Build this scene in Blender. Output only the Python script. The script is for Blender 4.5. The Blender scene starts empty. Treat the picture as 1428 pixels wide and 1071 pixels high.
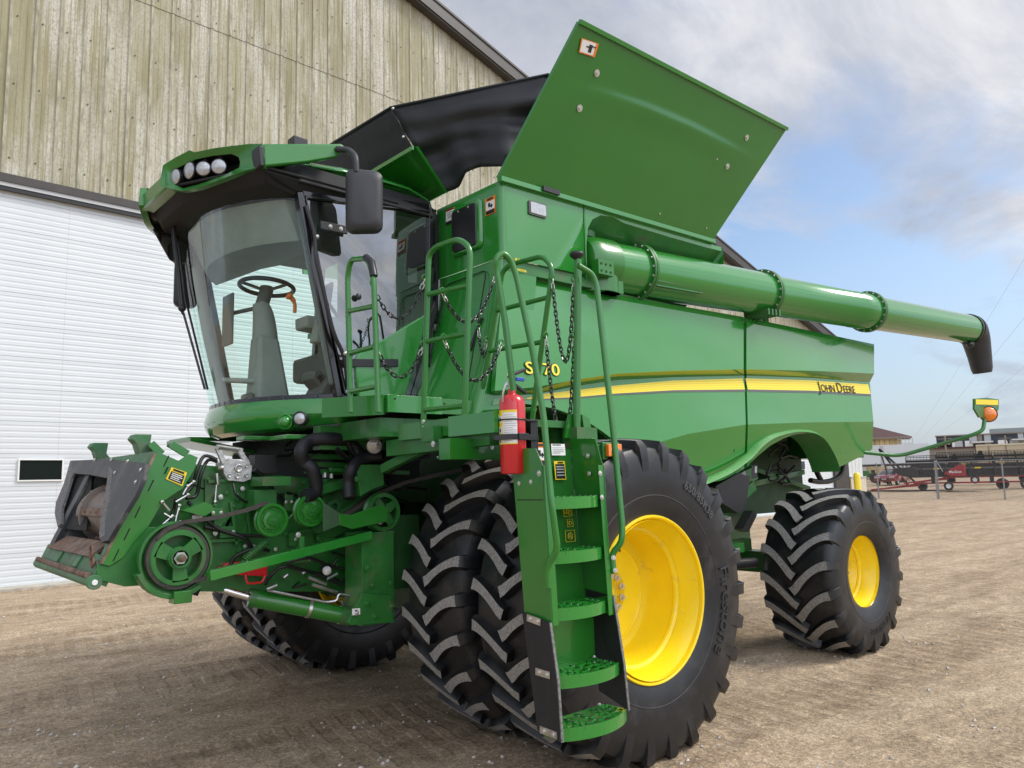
import bpy, bmesh, math, random
from mathutils import Vector as V, Matrix, noise
random.seed(7)
R_ = math.radians
sc = bpy.context.scene
C = sc.collection

# ------------------------------------------------------------------ camera
FPX = 1089.869
CAM = V((-3.967, -5.652, 1.716))
_p, _r, _t = 0.12453, -0.0244, 0.84978
_F = V((math.cos(_t), math.sin(_t), 0)); _R = V((math.sin(_t), -math.cos(_t), 0)); _U = V((0, 0, 1))
F2 = _F * math.cos(_p) + _U * math.sin(_p); U2 = _U * math.cos(_p) - _F * math.sin(_p)
R3 = _R * math.cos(_r) + U2 * math.sin(_r); U3 = U2 * math.cos(_r) - _R * math.sin(_r)
cd = bpy.data.cameras.new('camera'); cam = bpy.data.objects.new('camera', cd); C.objects.link(cam)
cd.sensor_width = 36; cd.sensor_fit = 'HORIZONTAL'; cd.lens = FPX / 1428 * 36
cd.clip_start = .05; cd.clip_end = 3000
m = Matrix((R3, U3, -F2)).transposed().to_4x4(); m.translation = CAM
cam.matrix_world = m; sc.camera = cam

def ray(px, py): return R3 * ((px - 714) / FPX) + U3 * ((535.5 - py) / FPX) + F2
def A(px, py, **k):
    """surveyed point: where the sight line through a photo point meets the plane x=, y= or z="""
    (a, v), = k.items(); i = 'xyz'.index(a); d = ray(px, py); return CAM + d * ((v - CAM[i]) / d[i])
def Aq(px, py, p0, n):
    d = ray(px, py); n = V(n); return CAM + d * ((V(p0) - CAM).dot(n) / d.dot(n))

# ------------------------------------------------------------------ sky, sun
SUN_EL, SUN_AZ = R_(48), R_(-38)          # azimuth of the sun in the xy plane from +x
w = bpy.data.worlds.new('World'); sc.world = w; w.use_nodes = True
nt = w.node_tree; nt.nodes.clear(); N = nt.nodes.new; L = nt.links.new
out = N('ShaderNodeOutputWorld'); bg = N('ShaderNodeBackground'); L(bg.outputs[0], out.inputs[0])
sky = N('ShaderNodeTexSky'); sky.sky_type = 'NISHITA'; sky.sun_disc = False
sky.sun_elevation = SUN_EL; sky.sun_rotation = R_(90) - SUN_AZ; sky.dust_density = 1.2; sky.air_density = 1.0
tc = N('ShaderNodeTexCoord'); sep = N('ShaderNodeSeparateXYZ'); L(tc.outputs['Generated'], sep.inputs[0])
def mth(op, a, b=None, c=None):
    n = N('ShaderNodeMath'); n.operation = op
    for i, q in enumerate((a, b, c)):
        if q is None: continue
        if isinstance(q, (int, float)): n.inputs[i].default_value = q
        else: L(q, n.inputs[i])
    return n.outputs[0]
zz = mth('ADD', mth('MAXIMUM', sep.outputs[2], 0.0), 0.16)
cx = mth('DIVIDE', sep.outputs[0], zz); cy = mth('DIVIDE', sep.outputs[1], zz)
comb = N('ShaderNodeCombineXYZ'); L(cx, comb.inputs[0]); L(cy, comb.inputs[1])
def cloudnoise(scale, loc, det=7, rough=.55, dist=.3):
    mp = N('ShaderNodeMapping'); mp.inputs['Location'].default_value = loc
    mp.inputs['Rotation'].default_value = (0, 0, R_(40)); mp.inputs['Scale'].default_value = (1, 1.5, 1)
    L(comb.outputs[0], mp.inputs[0])
    n = N('ShaderNodeTexNoise'); n.inputs['Scale'].default_value = scale; n.inputs['Detail'].default_value = det
    n.inputs['Roughness'].default_value = rough; n.inputs['Distortion'].default_value = dist
    L(mp.outputs[0], n.inputs[0]); return n.outputs[0]
def ramp(inp, stops):
    r = N('ShaderNodeValToRGB'); e = r.color_ramp.elements
    while len(e) < len(stops): e.new(.5)
    for el, (p, c) in zip(e, stops): el.position = p; el.color = c if len(c) == 4 else (*c, 1)
    L(inp, r.inputs[0]); return r.outputs[0]
n1 = cloudnoise(.55, (3.1, 1.7, 0)); n2 = cloudnoise(1.7, (7.3, 2.2, 0), 8, .6, .5)
# a break in the cloud layer low over the yard, behind the machine
dotn = N('ShaderNodeVectorMath'); dotn.operation = 'DOT_PRODUCT'; L(tc.outputs['Generated'], dotn.inputs[0])
dotn.inputs[1].default_value = ray(1180, 440).normalized()
gap = mth('MULTIPLY', mth('SUBTRACT', dotn.outputs['Value'], .955), 3.2)
gap = mth('MAXIMUM', gap, 0.0)
cov = mth('SUBTRACT', mth('ADD', mth('MULTIPLY', n1, .55), mth('MULTIPLY', n2, .45)), gap)
mask = ramp(cov, [(.36, (0, 0, 0)), (.50, (1, 1, 1))])
shade = cloudnoise(1.15, (1.3, 9.1, 0), 8, .62, .6)
ccol = ramp(shade, [(.35, (2.65, 2.85, 3.35)), (.49, (3.5, 3.68, 4.15)), (.63, (4.9, 4.95, 5.15))])
haze = ramp(sep.outputs[2], [(.0, (1, 1, 1)), (.24, (0, 0, 0))])
mx = N('ShaderNodeMix'); mx.data_type = 'RGBA'; L(mask, mx.inputs[0]); L(sky.outputs[0], mx.inputs[6]); L(ccol, mx.inputs[7])
mx2 = N('ShaderNodeMix'); mx2.data_type = 'RGBA'; L(mth('MULTIPLY', haze, .75), mx2.inputs[0]); L(mx.outputs[2], mx2.inputs[6])
mx2.inputs[7].default_value = (2.4, 2.95, 3.85, 1)
# out-of-view sky brightening behind the camera, added to light the near side panels
dback = N('ShaderNodeVectorMath'); dback.operation = 'DOT_PRODUCT'; L(tc.outputs['Generated'], dback.inputs[0]); dback.inputs[1].default_value = V((-.10, -.84, .52)).normalized()
glow = mth('ADD', mth('MULTIPLY', mth('POWER', mth('MAXIMUM', dback.outputs['Value'], 0.0), 1.8), 1.9), 1.0)
vm = N('ShaderNodeVectorMath'); vm.operation = 'SCALE'; L(mx2.outputs[2], vm.inputs[0]); L(glow, vm.inputs['Scale'])
L(vm.outputs[0], bg.inputs[0]); bg.inputs[1].default_value = .125
sl = bpy.data.lights.new('sun', 'SUN'); so = bpy.data.objects.new('sun', sl); C.objects.link(so)
sl.energy = 1.9; sl.angle = R_(18); sl.color = (1, .95, .87)
sd = V((math.cos(SUN_EL) * math.cos(SUN_AZ), math.cos(SUN_EL) * math.sin(SUN_AZ), math.sin(SUN_EL)))
so.rotation_euler = sd.to_track_quat('Z', 'Y').to_euler()
sc.view_settings.view_transform = 'Standard'; sc.view_settings.look = 'None'
sc.view_settings.exposure = .45; sc.view_settings.gamma = 1
sc.cycles.use_denoising = True
sc.cycles.max_bounces = 6; sc.cycles.transparent_max_bounces = 12

# ------------------------------------------------------------------ materials
def mat(name, col, rough=.5, metal=0, coat=0, spec=.5, var=.0, vscale=6, bump=0, bscale=30, dust=0, dcol=(.30, .24, .17), dscale=3, stretch=(1, 1, 1), emit=0):
    m = bpy.data.materials.new(name); m.use_nodes = True; t = m.node_tree; b = t.nodes['Principled BSDF']
    b.inputs['Base Color'].default_value = (*col, 1); b.inputs['Roughness'].default_value = rough
    b.inputs['Metallic'].default_value = metal; b.inputs['Coat Weight'].default_value = coat
    b.inputs['Coat Roughness'].default_value = .06; b.inputs['Specular IOR Level'].default_value = spec
    tcn = t.nodes.new('ShaderNodeTexCoord'); mp = t.nodes.new('ShaderNodeMapping'); mp.inputs['Scale'].default_value = stretch
    t.links.new(tcn.outputs['Object'], mp.inputs[0])
    def nz(s, d=4):
        n = t.nodes.new('ShaderNodeTexNoise'); n.inputs['Scale'].default_value = s; n.inputs['Detail'].default_value = d
        n.inputs['Roughness'].default_value = .6; t.links.new(mp.outputs[0], n.inputs[0]); return n.outputs[0]
    def rp(i, st):
        r = t.nodes.new('ShaderNodeValToRGB'); e = r.color_ramp.elements
        while len(e) < len(st): e.new(.5)
        for el, (p, c) in zip(e, st): el.position = p; el.color = (*c, 1)
        t.links.new(i, r.inputs[0]); return r.outputs[0]
    colsock = None
    if var:
        colsock = rp(nz(vscale), [(.3, tuple(c * (1 - var) for c in col)), (.7, tuple(min(1, c * (1 + var)) for c in col))])
    if dust:
        f = rp(nz(dscale, 7), [(.62 - dust * .4, (0, 0, 0)), (.78, (1, 1, 1))])
        mxn = t.nodes.new('ShaderNodeMix'); mxn.data_type = 'RGBA'; t.links.new(f, mxn.inputs[0])
        if colsock: t.links.new(colsock, mxn.inputs[6])
        else: mxn.inputs[6].default_value = (*col, 1)
        mxn.inputs[7].default_value = (*dcol, 1); colsock = mxn.outputs[2]
        mr = t.nodes.new('ShaderNodeMapRange'); t.links.new(f, mr.inputs[0]); mr.inputs[3].default_value = rough; mr.inputs[4].default_value = min(1, rough + .35)
        t.links.new(mr.outputs[0], b.inputs['Roughness'])
    if colsock: t.links.new(colsock, b.inputs['Base Color'])
    if bump:
        bn = t.nodes.new('ShaderNodeBump'); bn.inputs['Strength'].default_value = bump; bn.inputs['Distance'].default_value = .01
        t.links.new(nz(bscale, 6), bn.inputs['Height']); t.links.new(bn.outputs[0], b.inputs['Normal'])
    if emit: b.inputs['Emission Color'].default_value = (*col, 1); b.inputs['Emission Strength'].default_value = emit
    return m
M = {}
GR = (.017, .170, .014)
M['green'] = mat('green_paint', GR, .30, coat=.55, var=.06, vscale=1.5)
M['greenp'] = mat('green_panel_paint', (.022, .222, .026), .18, coat=.85, var=.05, vscale=.8, bump=.04, bscale=1.6)
M['gmech'] = mat('green_chassis_paint', (.021, .150, .024), .42, coat=.2, var=.16, vscale=9, dust=.22, dcol=(.10, .11, .06), dscale=5)
M['gworn'] = mat('worn_green_paint', (.045, .16, .06), .5, var=.25, vscale=8, dust=.4, dcol=(.16, .17, .12), dscale=9)
M['yellow'] = mat('yellow_paint', (.90, .66, .010), .30, coat=.4, var=.05, vscale=4, dust=.03, dcol=(.62, .45, .06), dscale=6)
M['rubber'] = mat('tyre_rubber', (.011, .012, .0135), .36, spec=.5, var=.3, vscale=7, bump=.06, bscale=60, dust=.24, dcol=(.045, .039, .033), dscale=5)
M['lugface'] = mat('dusty_lug_rubber', (.23, .222, .205), .9, var=.45, vscale=60, bump=.5, bscale=140, dust=.5, dcol=(.36, .34, .31), dscale=90)
M['blackp'] = mat('black_plastic', (.013, .013, .014), .38, var=.2, vscale=8, bump=.06, bscale=120)
M['mirror'] = mat('grey_black_plastic', (.030, .031, .034), .48, bump=.12, bscale=250)
M['blackg'] = mat('gloss_black', (.008, .008, .009), .12, coat=.5)
M['fabric'] = mat('black_tarp', (.009, .0095, .012), .58, var=.3, vscale=4, bump=.7, bscale=7)
M['hose'] = mat('black_hose', (.010, .010, .010), .42)
M['belt'] = mat('drive_belt', (.05, .042, .036), .7, var=.25, vscale=20)
M['steel'] = mat('bare_steel', (.55, .54, .52), .33, metal=1, var=.2, vscale=30)
M['greenm'] = mat('green_satin_paint', (.05, .24, .045), .5, var=.1)
M['zinc'] = mat('cast_aluminium', (.50, .50, .49), .42, metal=.85, var=.25, vscale=25, bump=.2, bscale=60)
M['bolt'] = mat('zinc_bolt', (.62, .62, .58), .38, metal=.8)
M['chrome'] = mat('chrome_rod', (.8, .8, .8), .12, metal=1)
M['rust'] = mat('rusty_steel', (.16, .085, .05), .75, var=.5, vscale=14, bump=.5, bscale=50, dust=.5, dcol=(.26, .22, .19), dscale=7)
M['drum'] = mat('drum_steel', (.22, .19, .165), .6, metal=.3, var=.4, vscale=8, dust=.3, dcol=(.14, .08, .05), dscale=8)
M['linerk'] = mat('scuffed_black_liner', (.022, .024, .028), .5, var=.3, vscale=5, dust=.36, dcol=(.22, .21, .19), dscale=5)
M['red'] = mat('red_paint', (.60, .012, .020), .25, coat=.6)
M['dred'] = mat('dull_red_paint', (.30, .014, .02), .5, var=.2, vscale=4)
M['white'] = mat('white_label', (.78, .78, .76), .5)
M['lgrey'] = mat('label_grey', (.45, .46, .46), .5)
M['orangel'] = mat('label_orange', (.80, .22, .02), .5)
M['yel2'] = mat('label_yellow', (.85, .62, .02), .5)
M['black'] = mat('label_black', (.012, .012, .012), .5)
M['stripeY'] = mat('decal_yellow', (.88, .74, .03), .3, coat=.3)
M['stripeL'] = mat('decal_yellow_line', (.80, .56, .02), .3)
M['grey'] = mat('decal_grey', (.10, .10, .095), .4)
M['amber'] = mat('amber_lens', (.90, .22, .01), .15, coat=1)
M['mattk'] = mat('matt_black', (.008, .008, .009), .75)
M['lens'] = mat('clear_lens', (.42, .43, .44), .14, metal=.35, coat=1, var=.2, vscale=40)
M['dark'] = mat('black_and_shade', (.004, .005, .004), .8)  # near black, for dark parts and for shade painted into gaps and interiors
M['gdark'] = mat('shaded_frame_green', (.010, .060, .012), .55, var=.3, vscale=6)  # darkened chassis green, shade of the understructure put into the colour
M['inter'] = mat('cab_trim', (.27, .275, .255), .65, var=.1)
M['interd'] = mat('cab_trim_dark', (.085, .088, .083), .6)
M['orange'] = mat('orange_lever', (.75, .16, .02), .35)
M['rubberk'] = mat('black_rubber_skirt', (.012, .012, .013), .55, var=.3, vscale=10, bump=.3, bscale=80)
M['edge'] = mat('scuffed_rubber_edge', (.16, .155, .15), .8, var=.5, vscale=60)
def glassmat(name, tint, refl, ior=1.5, k=1.0):
    m = bpy.data.materials.new(name); m.use_nodes = True; t = m.node_tree; t.nodes.clear()
    o = t.nodes.new('ShaderNodeOutputMaterial'); mixs = t.nodes.new('ShaderNodeMixShader'); tr = t.nodes.new('ShaderNodeBsdfTransparent'); gl = t.nodes.new('ShaderNodeBsdfGlossy')
    tr.inputs[0].default_value = (*tint, 1); gl.inputs['Roughness'].default_value = .01; gl.inputs[0].default_value = (1, 1, 1, 1)
    f0 = t.nodes.new('ShaderNodeFresnel'); f0.inputs[0].default_value = ior; fr = t.nodes.new('ShaderNodeMath'); fr.operation = 'MULTIPLY'; fr.inputs[1].default_value = k; t.links.new(f0.outputs[0], fr.inputs[0])
    ad = t.nodes.new('ShaderNodeMath'); ad.operation = 'ADD'; ad.inputs[1].default_value = refl; ad.use_clamp = True
    t.links.new(fr.outputs[0], ad.inputs[0]); t.links.new(ad.outputs[0], mixs.inputs[0]); t.links.new(tr.outputs[0], mixs.inputs[1]); t.links.new(gl.outputs[0], mixs.inputs[2])
    t.links.new(mixs.outputs[0], o.inputs[0]); return m
M['glass'] = glassmat('windscreen_glass', (.84, .96, .92), .035, 1.3, .12)
M['glassd'] = glassmat('door_glass', (.36, .43, .41), .14, 1.55)

# ------------------------------------------------------------------ mesh helpers
def basis(d):
    d = V(d).normalized(); u = d.cross(V((0, 0, 1)))
    if u.length < 1e-3: u = d.cross(V((1, 0, 0)))
    u.normalize(); return d, u, d.cross(u).normalized()
class MB:
    def __init__(s): s.v = []; s.f = []; s.m = []; s.mats = []
    def mi(s, m):
        m = M[m] if isinstance(m, str) else m
        if m not in s.mats: s.mats.append(m)
        return s.mats.index(m)
    def add(s, vs, fs, m):
        k = len(s.v); s.v += [tuple(x) for x in vs]; i = s.mi(m)
        for f in fs: s.f.append([a + k for a in f]); s.m.append(i)
        return s
    def hexa(s, b, t, m):       # bottom loop and top loop of equal length
        n = len(b); vs = list(b) + list(t)
        fs = [list(range(n))[::-1], list(range(n, 2 * n))] + [[i, (i + 1) % n, n + (i + 1) % n, n + i] for i in range(n)]
        return s.add(vs, fs, m)
    def prism(s, pts, off, m):
        pts = [V(p) for p in pts]; off = V(off); return s.hexa(pts, [p + off for p in pts], m)
    def boxp(s, a, b, m):
        x0, y0, z0 = a; x1, y1, z1 = b
        return s.hexa([(x0, y0, z0), (x1, y0, z0), (x1, y1, z0), (x0, y1, z0)], [(x0, y0, z1), (x1, y0, z1), (x1, y1, z1), (x0, y1, z1)], m)
    def beam(s, p0, p1, w, h, m, up=(0, 0, 1)):      # box beam between points
        p0, p1 = V(p0), V(p1); d = (p1 - p0).normalized(); u = d.cross(V(up)).normalized() * w / 2; k = u.normalized().cross(d).normalized() * h / 2
        c = [-u - k, u - k, u + k, -u + k]; return s.hexa([p0 + q for q in c], [p1 + q for q in c], m)
    def quad(s, pts, m): return s.add(pts, [list(range(len(pts)))], m)
    def tube(s, pts, r, m, n=10, closed=False, cap=True):
        pts = [V(p) for p in pts]; K = len(pts); rr = r if isinstance(r, (list, tuple)) else [r] * K
        tan = []
        for i in range(K):
            a = pts[(i - 1) % K] if (closed or i > 0) else pts[i]; b = pts[(i + 1) % K] if (closed or i < K - 1) else pts[i]
            tan.append((b - a).normalized())
        _, u, _ = basis(tan[0]); vs = []
        for i in range(K):
            u = (u - tan[i] * u.dot(tan[i])).normalized(); q = tan[i].cross(u)
            for j in range(n):
                an = 2 * math.pi * j / n; vs.append(pts[i] + (u * math.cos(an) + q * math.sin(an)) * rr[i])
        fs = []
        for i in range(K if closed else K - 1):
            i2 = (i + 1) % K
            for j in range(n): j2 = (j + 1) % n; fs.append([i * n + j, i * n + j2, i2 * n + j2, i2 * n + j])
        if cap and not closed: fs += [list(range(n))[::-1], list(range((K - 1) * n, K * n))]
        return s.add(vs, fs, m)
    def cyl(s, p0, p1, r, m, r2=None, n=24): return s.tube([p0, p1], [r, r if r2 is None else r2], m, n)
    def lathe(s, prof, o, ax, m, n=48, a0=0, a1=2 * math.pi, mats=None):    # prof: (along, radius)
        d, u, q = basis(ax); o = V(o); vs = []; full = abs(a1 - a0 - 2 * math.pi) < 1e-6; K = n if full else n + 1
        for k in range(K):
            an = a0 + (a1 - a0) * k / n; e = u * math.cos(an) + q * math.sin(an)
            for (a, r) in prof: vs.append(o + d * a + e * r)
        P = len(prof)
        for i in range(P - 1):
            fs = []
            for k in range(n): k2 = (k + 1) % K; fs.append([k * P + i, k * P + i + 1, k2 * P + i + 1, k2 * P + i])
            if i == 0: s.add(vs, fs, mats[0] if mats else m); base = len(s.v) - len(vs)
            else:
                ii = s.mi(mats[i] if mats else m)
                for f in fs: s.f.append([x + base for x in f]); s.m.append(ii)
        return s
    def bolt(s, p, nrm, r=.009, h=.007, m='bolt'):
        nrm = V(nrm).normalized(); p = V(p); s.cyl(p - nrm * .002, p + nrm * h * .35, r * 1.5, m, n=10); return s.cyl(p, p + nrm * h, r, m, r * .8, n=6)
    def ball(s, c, r, m, n=12, sc_=(1, 1, 1)):
        vs = []; fs = []; c = V(c); h = n // 2
        for i in range(h + 1):
            for j in range(n):
                a, b = math.pi * i / h, 2 * math.pi * j / n
                vs.append(c + V((math.sin(a) * math.cos(b) * sc_[0], math.sin(a) * math.sin(b) * sc_[1], math.cos(a) * sc_[2])) * r)
        for i in range(h):
            for j in range(n): fs.append([i * n + j, (i + 1) * n + j, (i + 1) * n + (j + 1) % n, i * n + (j + 1) % n])
        return s.add(vs, fs, m)
    def build(s, name, parent=None, bevel=0, smooth=35, solid=0, loc=None, rec=True, wn=False):
        me = bpy.data.meshes.new(name); me.from_pydata(s.v, [], s.f)
        for x in s.mats: me.materials.append(x)
        me.polygons.foreach_set('material_index', s.m); me.update()
        b = bmesh.new(); b.from_mesh(me); bmesh.ops.remove_doubles(b, verts=b.verts, dist=1e-5)
        if rec: bmesh.ops.recalc_face_normals(b, faces=b.faces)
        b.to_mesh(me); b.free()
        me.polygons.foreach_set('use_smooth', [smooth > 0] * len(me.polygons))
        if smooth: me.set_sharp_from_angle(angle=R_(smooth))
        o = bpy.data.objects.new(name, me); C.objects.link(o)
        if parent: o.parent = parent
        if loc is not None: o.location = loc
        if solid: q = o.modifiers.new('solid', 'SOLIDIFY'); q.thickness = solid; q.offset = 0
        if bevel:
            q = o.modifiers.new('bevel', 'BEVEL'); q.width = bevel; q.segments = 2; q.limit_method = 'ANGLE'; q.angle_limit = R_(40); q.use_clamp_overlap = True
        return o
def into(mb, o):
    """add the pieces of mb (bolts and other small fixings) to the mesh of o"""
    me = o.data; off = len(me.vertices); b = bmesh.new(); b.from_mesh(me)
    idx = []
    for x in mb.mats:
        k = me.materials.find(x.name)
        if k < 0: me.materials.append(x); k = len(me.materials) - 1
        idx.append(k)
    vs = [b.verts.new(v) for v in mb.v]
    for f, mi in zip(mb.f, mb.m):
        try: q = b.faces.new([vs[i] for i in f])
        except ValueError: continue
        q.material_index = idx[mi]; q.smooth = False
    b.to_mesh(me); b.free(); return o
def arcpath(pts, rad, n=5):
    """polyline with its corners rounded"""
    pts = [V(p) for p in pts]; o = [pts[0]]
    for i in range(1, len(pts) - 1):
        a, b, c = pts[i - 1], pts[i], pts[i + 1]; r = min(rad, (a - b).length * .45, (c - b).length * .45)
        p, q = b + (a - b).normalized() * r, b + (c - b).normalized() * r
        for k in range(n + 1):
            t = k / n; o.append(p * (1 - t) ** 2 + b * 2 * t * (1 - t) + q * t * t)
    o.append(pts[-1]); return o
def smoothpath(pts, n=6):
    pts = [V(p) for p in pts]; P = [pts[0]] + pts + [pts[-1]]; o = []
    for i in range(1, len(P) - 2):
        a, b, c, d = P[i - 1:i + 3]
        for k in range(n):
            t = k / n; o.append(.5 * ((2 * b) + (c - a) * t + (2 * a - 5 * b + 4 * c - d) * t * t + (3 * b - a - 3 * c + d) * t ** 3))
    o.append(pts[-1]); return o
def lerpf(pl):
    pl = sorted(pl)
    def f(x):
        if x <= pl[0][0]: a, b = pl[0], pl[1]
        elif x >= pl[-1][0]: a, b = pl[-2], pl[-1]
        else:
            for a, b in zip(pl, pl[1:]):
                if a[0] <= x <= b[0]: break
        t = (x - a[0]) / (b[0] - a[0] + 1e-9); return a[1] + (b[1] - a[1]) * t
    return f
def tag(o, label=None, cat=None, group=None, kind=None):
    if label: o['label'] = label
    if cat: o['category'] = cat
    if group: o['group'] = group
    if kind: o['kind'] = kind
    return o
def empty(name, loc=(0, 0, 0), rz=0):
    o = bpy.data.objects.new(name, None); C.objects.link(o); o.location = loc; o.rotation_euler = (0, 0, rz); return o
def copy_tree(o, parent=None):
    c = o.copy(); C.objects.link(c)
    if parent: c.parent = parent
    for ch in list(o.children): copy_tree(ch, c)
    return c
def text_mesh(txt, size, extrude=.001, offset=0):
    cu = bpy.data.curves.new('t', 'FONT'); cu.body = txt; cu.size = size; cu.extrude = extrude; cu.offset = offset; cu.resolution_u = 3
    o = bpy.data.objects.new('t', cu); C.objects.link(o); bpy.context.view_layer.update()
    me = bpy.data.meshes.new_from_object(o); bpy.data.objects.remove(o); bpy.data.curves.remove(cu)
    vs = [v.co.copy() for v in me.vertices]; fs = [list(p.vertices) for p in me.polygons]; bpy.data.meshes.remove(me); return vs, fs
def put_text(mb, txt, size, o, ux, uy, m, offset=0, lift=.003, sx=1, extrude=.001):
    vs, fs = text_mesh(txt, size, extrude, offset); ux = V(ux).normalized(); uy = V(uy).normalized(); n = ux.cross(uy); o = V(o)
    mb.add([o + ux * v.x * sx + uy * v.y + n * (v.z + lift) for v in vs], fs, m)
    return max(v.x for v in vs) * sx
# ================================================================== GROUND
def hrise(x, y):
    t = min(1, max(0, (x - 46) / 26)); return .62 * t * t * (3 - 2 * t)
def gz(x, y):
    d = math.hypot(x + 1, y + 1); k = 1 / (1 + (d / 16) ** 2)
    z = noise.noise(V((x * .35, y * 1.1, 3))) * .035 + noise.noise(V((x * 1.1, y * 3.2, 1))) * .026 + noise.noise(V((x * 4, y * 5.5, 7))) * .016 + abs(noise.noise(V((x * .8 + y * .15, y * 4.2, 5)))) * .03
    pad = 1 - min(1, max(0, (y - 9.2) / 1.5)) if y > 9.2 and -20 < x < 36 else 1
    return (z - .012) * k * pad + hrise(x, y)
def axis_coords(c, fine, span, far, step):
    o = [c]; s = step; x = c
    while x < far:
        x += s
        if x - c > span: s *= 1.22
        o.append(x)
    return o
def both(c, span0, span1, far, step):
    a = axis_coords(c, 0, span1, c + far, step); b = axis_coords(-c, 0, span0, -c + far, step)
    return [-q for q in b[:0:-1]] + a
xs = both(-1, 5, 9, 1600, .075); ys = both(-2.5, 3.2, 8, 1600, .075)
gm = MB(); nx, ny = len(xs), len(ys)
ground_mat = bpy.data.materials.new('packed_dirt_and_gravel'); ground_mat.use_nodes = True
t = ground_mat.node_tree; b = t.nodes['Principled BSDF']; b.inputs['Roughness'].default_value = .95; b.inputs['Specular IOR Level'].default_value = .15
g_tc = t.nodes.new('ShaderNodeTexCoord')
def gmap(s, rot=0):
    mp = t.nodes.new('ShaderNodeMapping'); mp.inputs['Scale'].default_value = s; mp.inputs['Rotation'].default_value = (0, 0, rot); t.links.new(g_tc.outputs['Object'], mp.inputs[0]); return mp.outputs[0]
def gn(vec, s, d=8, r=.6, dist=0):
    n = t.nodes.new('ShaderNodeTexNoise'); n.inputs['Scale'].default_value = s; n.inputs['Detail'].default_value = d; n.inputs['Roughness'].default_value = r; n.inputs['Distortion'].default_value = dist; t.links.new(vec, n.inputs[0]); return n.outputs[0]
def gr(i, st):
    r = t.nodes.new('ShaderNodeValToRGB'); e = r.color_ramp.elements
    while len(e) < len(st): e.new(.5)
    for el, (p, c) in zip(e, st): el.position = p; el.color = (*c, 1)
    t.links.new(i, r.inputs[0]); return r.outputs[0]
def gmix(f, a, bb, mode='MIX'):
    q = t.nodes.new('ShaderNodeMix'); q.data_type = 'RGBA'; q.blend_type = mode
    for i, s in ((0, f), (6, a), (7, bb)):
        if isinstance(s, (int, float)): q.inputs[i].default_value = s
        elif isinstance(s, tuple): q.inputs[i].default_value = (*s, 1)
        else: t.links.new(s, q.inputs[i])
    return q.outputs[2]
iso = gmap((1, 1, 1)); st1 = gmap((.45, 1.2, 1), R_(4)); st2 = gmap((.75, 1.35, 1), R_(-14))
c1 = gr(gn(st1, 1.6, 9, .66, .4), [(.28, (.275, .206, .140)), (.50, (.355, .275, .192)), (.74, (.450, .358, .258))])
c2 = gr(gn(st2, 4.5, 8, .7), [(.34, (.74, .73, .71)), (.66, (1.26, 1.26, 1.26))])
c = gmix(.85, c1, c2, 'MULTIPLY')
c3 = gr(gn(iso, 34, 7, .82), [(.36, (.50, .49, .47)), (.5, (1, 1, 1)), (.64, (1.8, 1.76, 1.7))])
c = gmix(.85, c, c3, 'MULTIPLY')
c4 = gr(gn(iso, 95, 5, .8), [(.40, (.45, .43, .41)), (.5, (1, 1, 1)), (.62, (1.7, 1.68, 1.62))])
c = gmix(.55, c, c4, 'MULTIPLY')
vo = t.nodes.new('ShaderNodeTexVoronoi'); vo.inputs['Scale'].default_value = 55; t.links.new(iso, vo.inputs[0])
peb = gr(vo.outputs['Distance'], [(.16, (1, 1, 1)), (.30, (0, 0, 0))])
pm = gr(gn(iso, 1.3, 6, .6), [(.50, (0, 0, 0)), (.66, (1, 1, 1))])
pk = gmix(1.0, peb, pm, 'MULTIPLY')
c = gmix(gmix(.55, (0, 0, 0), pk), c, (.42, .39, .35))
# old wheel tracks: long bands with a cleat print, pressed and slightly darker
def gmath(op, a, b2):
    q = t.nodes.new('ShaderNodeMath'); q.operation = op
    for i, s in ((0, a), (1, b2)):
        if isinstance(s, (int, float)): q.inputs[i].default_value = s
        else: t.links.new(s, q.inputs[i])
    return q.outputs[0]
band = gr(gn(gmap((.045, .85, 1), R_(3)), 1.0, 3, .5, .35), [(.50, (0, 0, 0)), (.56, (1, 1, 1)), (.63, (1, 1, 1)), (.69, (0, 0, 0))])
wv = t.nodes.new('ShaderNodeTexWave'); wv.inputs['Scale'].default_value = 1.7; wv.inputs['Distortion'].default_value = 2.2; wv.inputs['Detail'].default_value = 3; t.links.new(gmap((1, .55, 1), R_(20)), wv.inputs[0])
cleat = gr(wv.outputs['Fac'], [(.25, (0, 0, 0)), (.6, (1, 1, 1))])
trk = gmix(1.0, band, cleat, 'MULTIPLY')
c = gmix(gmix(.3, (0, 0, 0), band), c, gmix(1.0, c, (.80, .78, .75), 'MULTIPLY'))
c = gmix(gmix(.5, (0, 0, 0), trk), c, gmix(1.0, c, (.72, .70, .67), 'MULTIPLY'))
t.links.new(c, b.inputs['Base Color'])
bn = t.nodes.new('ShaderNodeBump'); bn.inputs['Strength'].default_value = .55; bn.inputs['Distance'].default_value = .013
hh = t.nodes.new('ShaderNodeMath'); hh.operation = 'ADD'; t.links.new(gn(st2, 11, 10, .80), hh.inputs[0])
h2 = t.nodes.new('ShaderNodeMath'); h2.operation = 'MULTIPLY'; t.links.new(gn(iso, 38, 6, .8), h2.inputs[0]); h2.inputs[1].default_value = .42
t.links.new(h2.outputs[0], hh.inputs[1]); h3 = t.nodes.new('ShaderNodeMath'); h3.operation = 'ADD'; t.links.new(hh.outputs[0], h3.inputs[0]); t.links.new(pk, h3.inputs[1])
t.links.new(gmath('ADD', h3.outputs[0], gmath('MULTIPLY', trk, -1.2)), bn.inputs['Height']); t.links.new(bn.outputs[0], b.inputs['Normal'])
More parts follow.
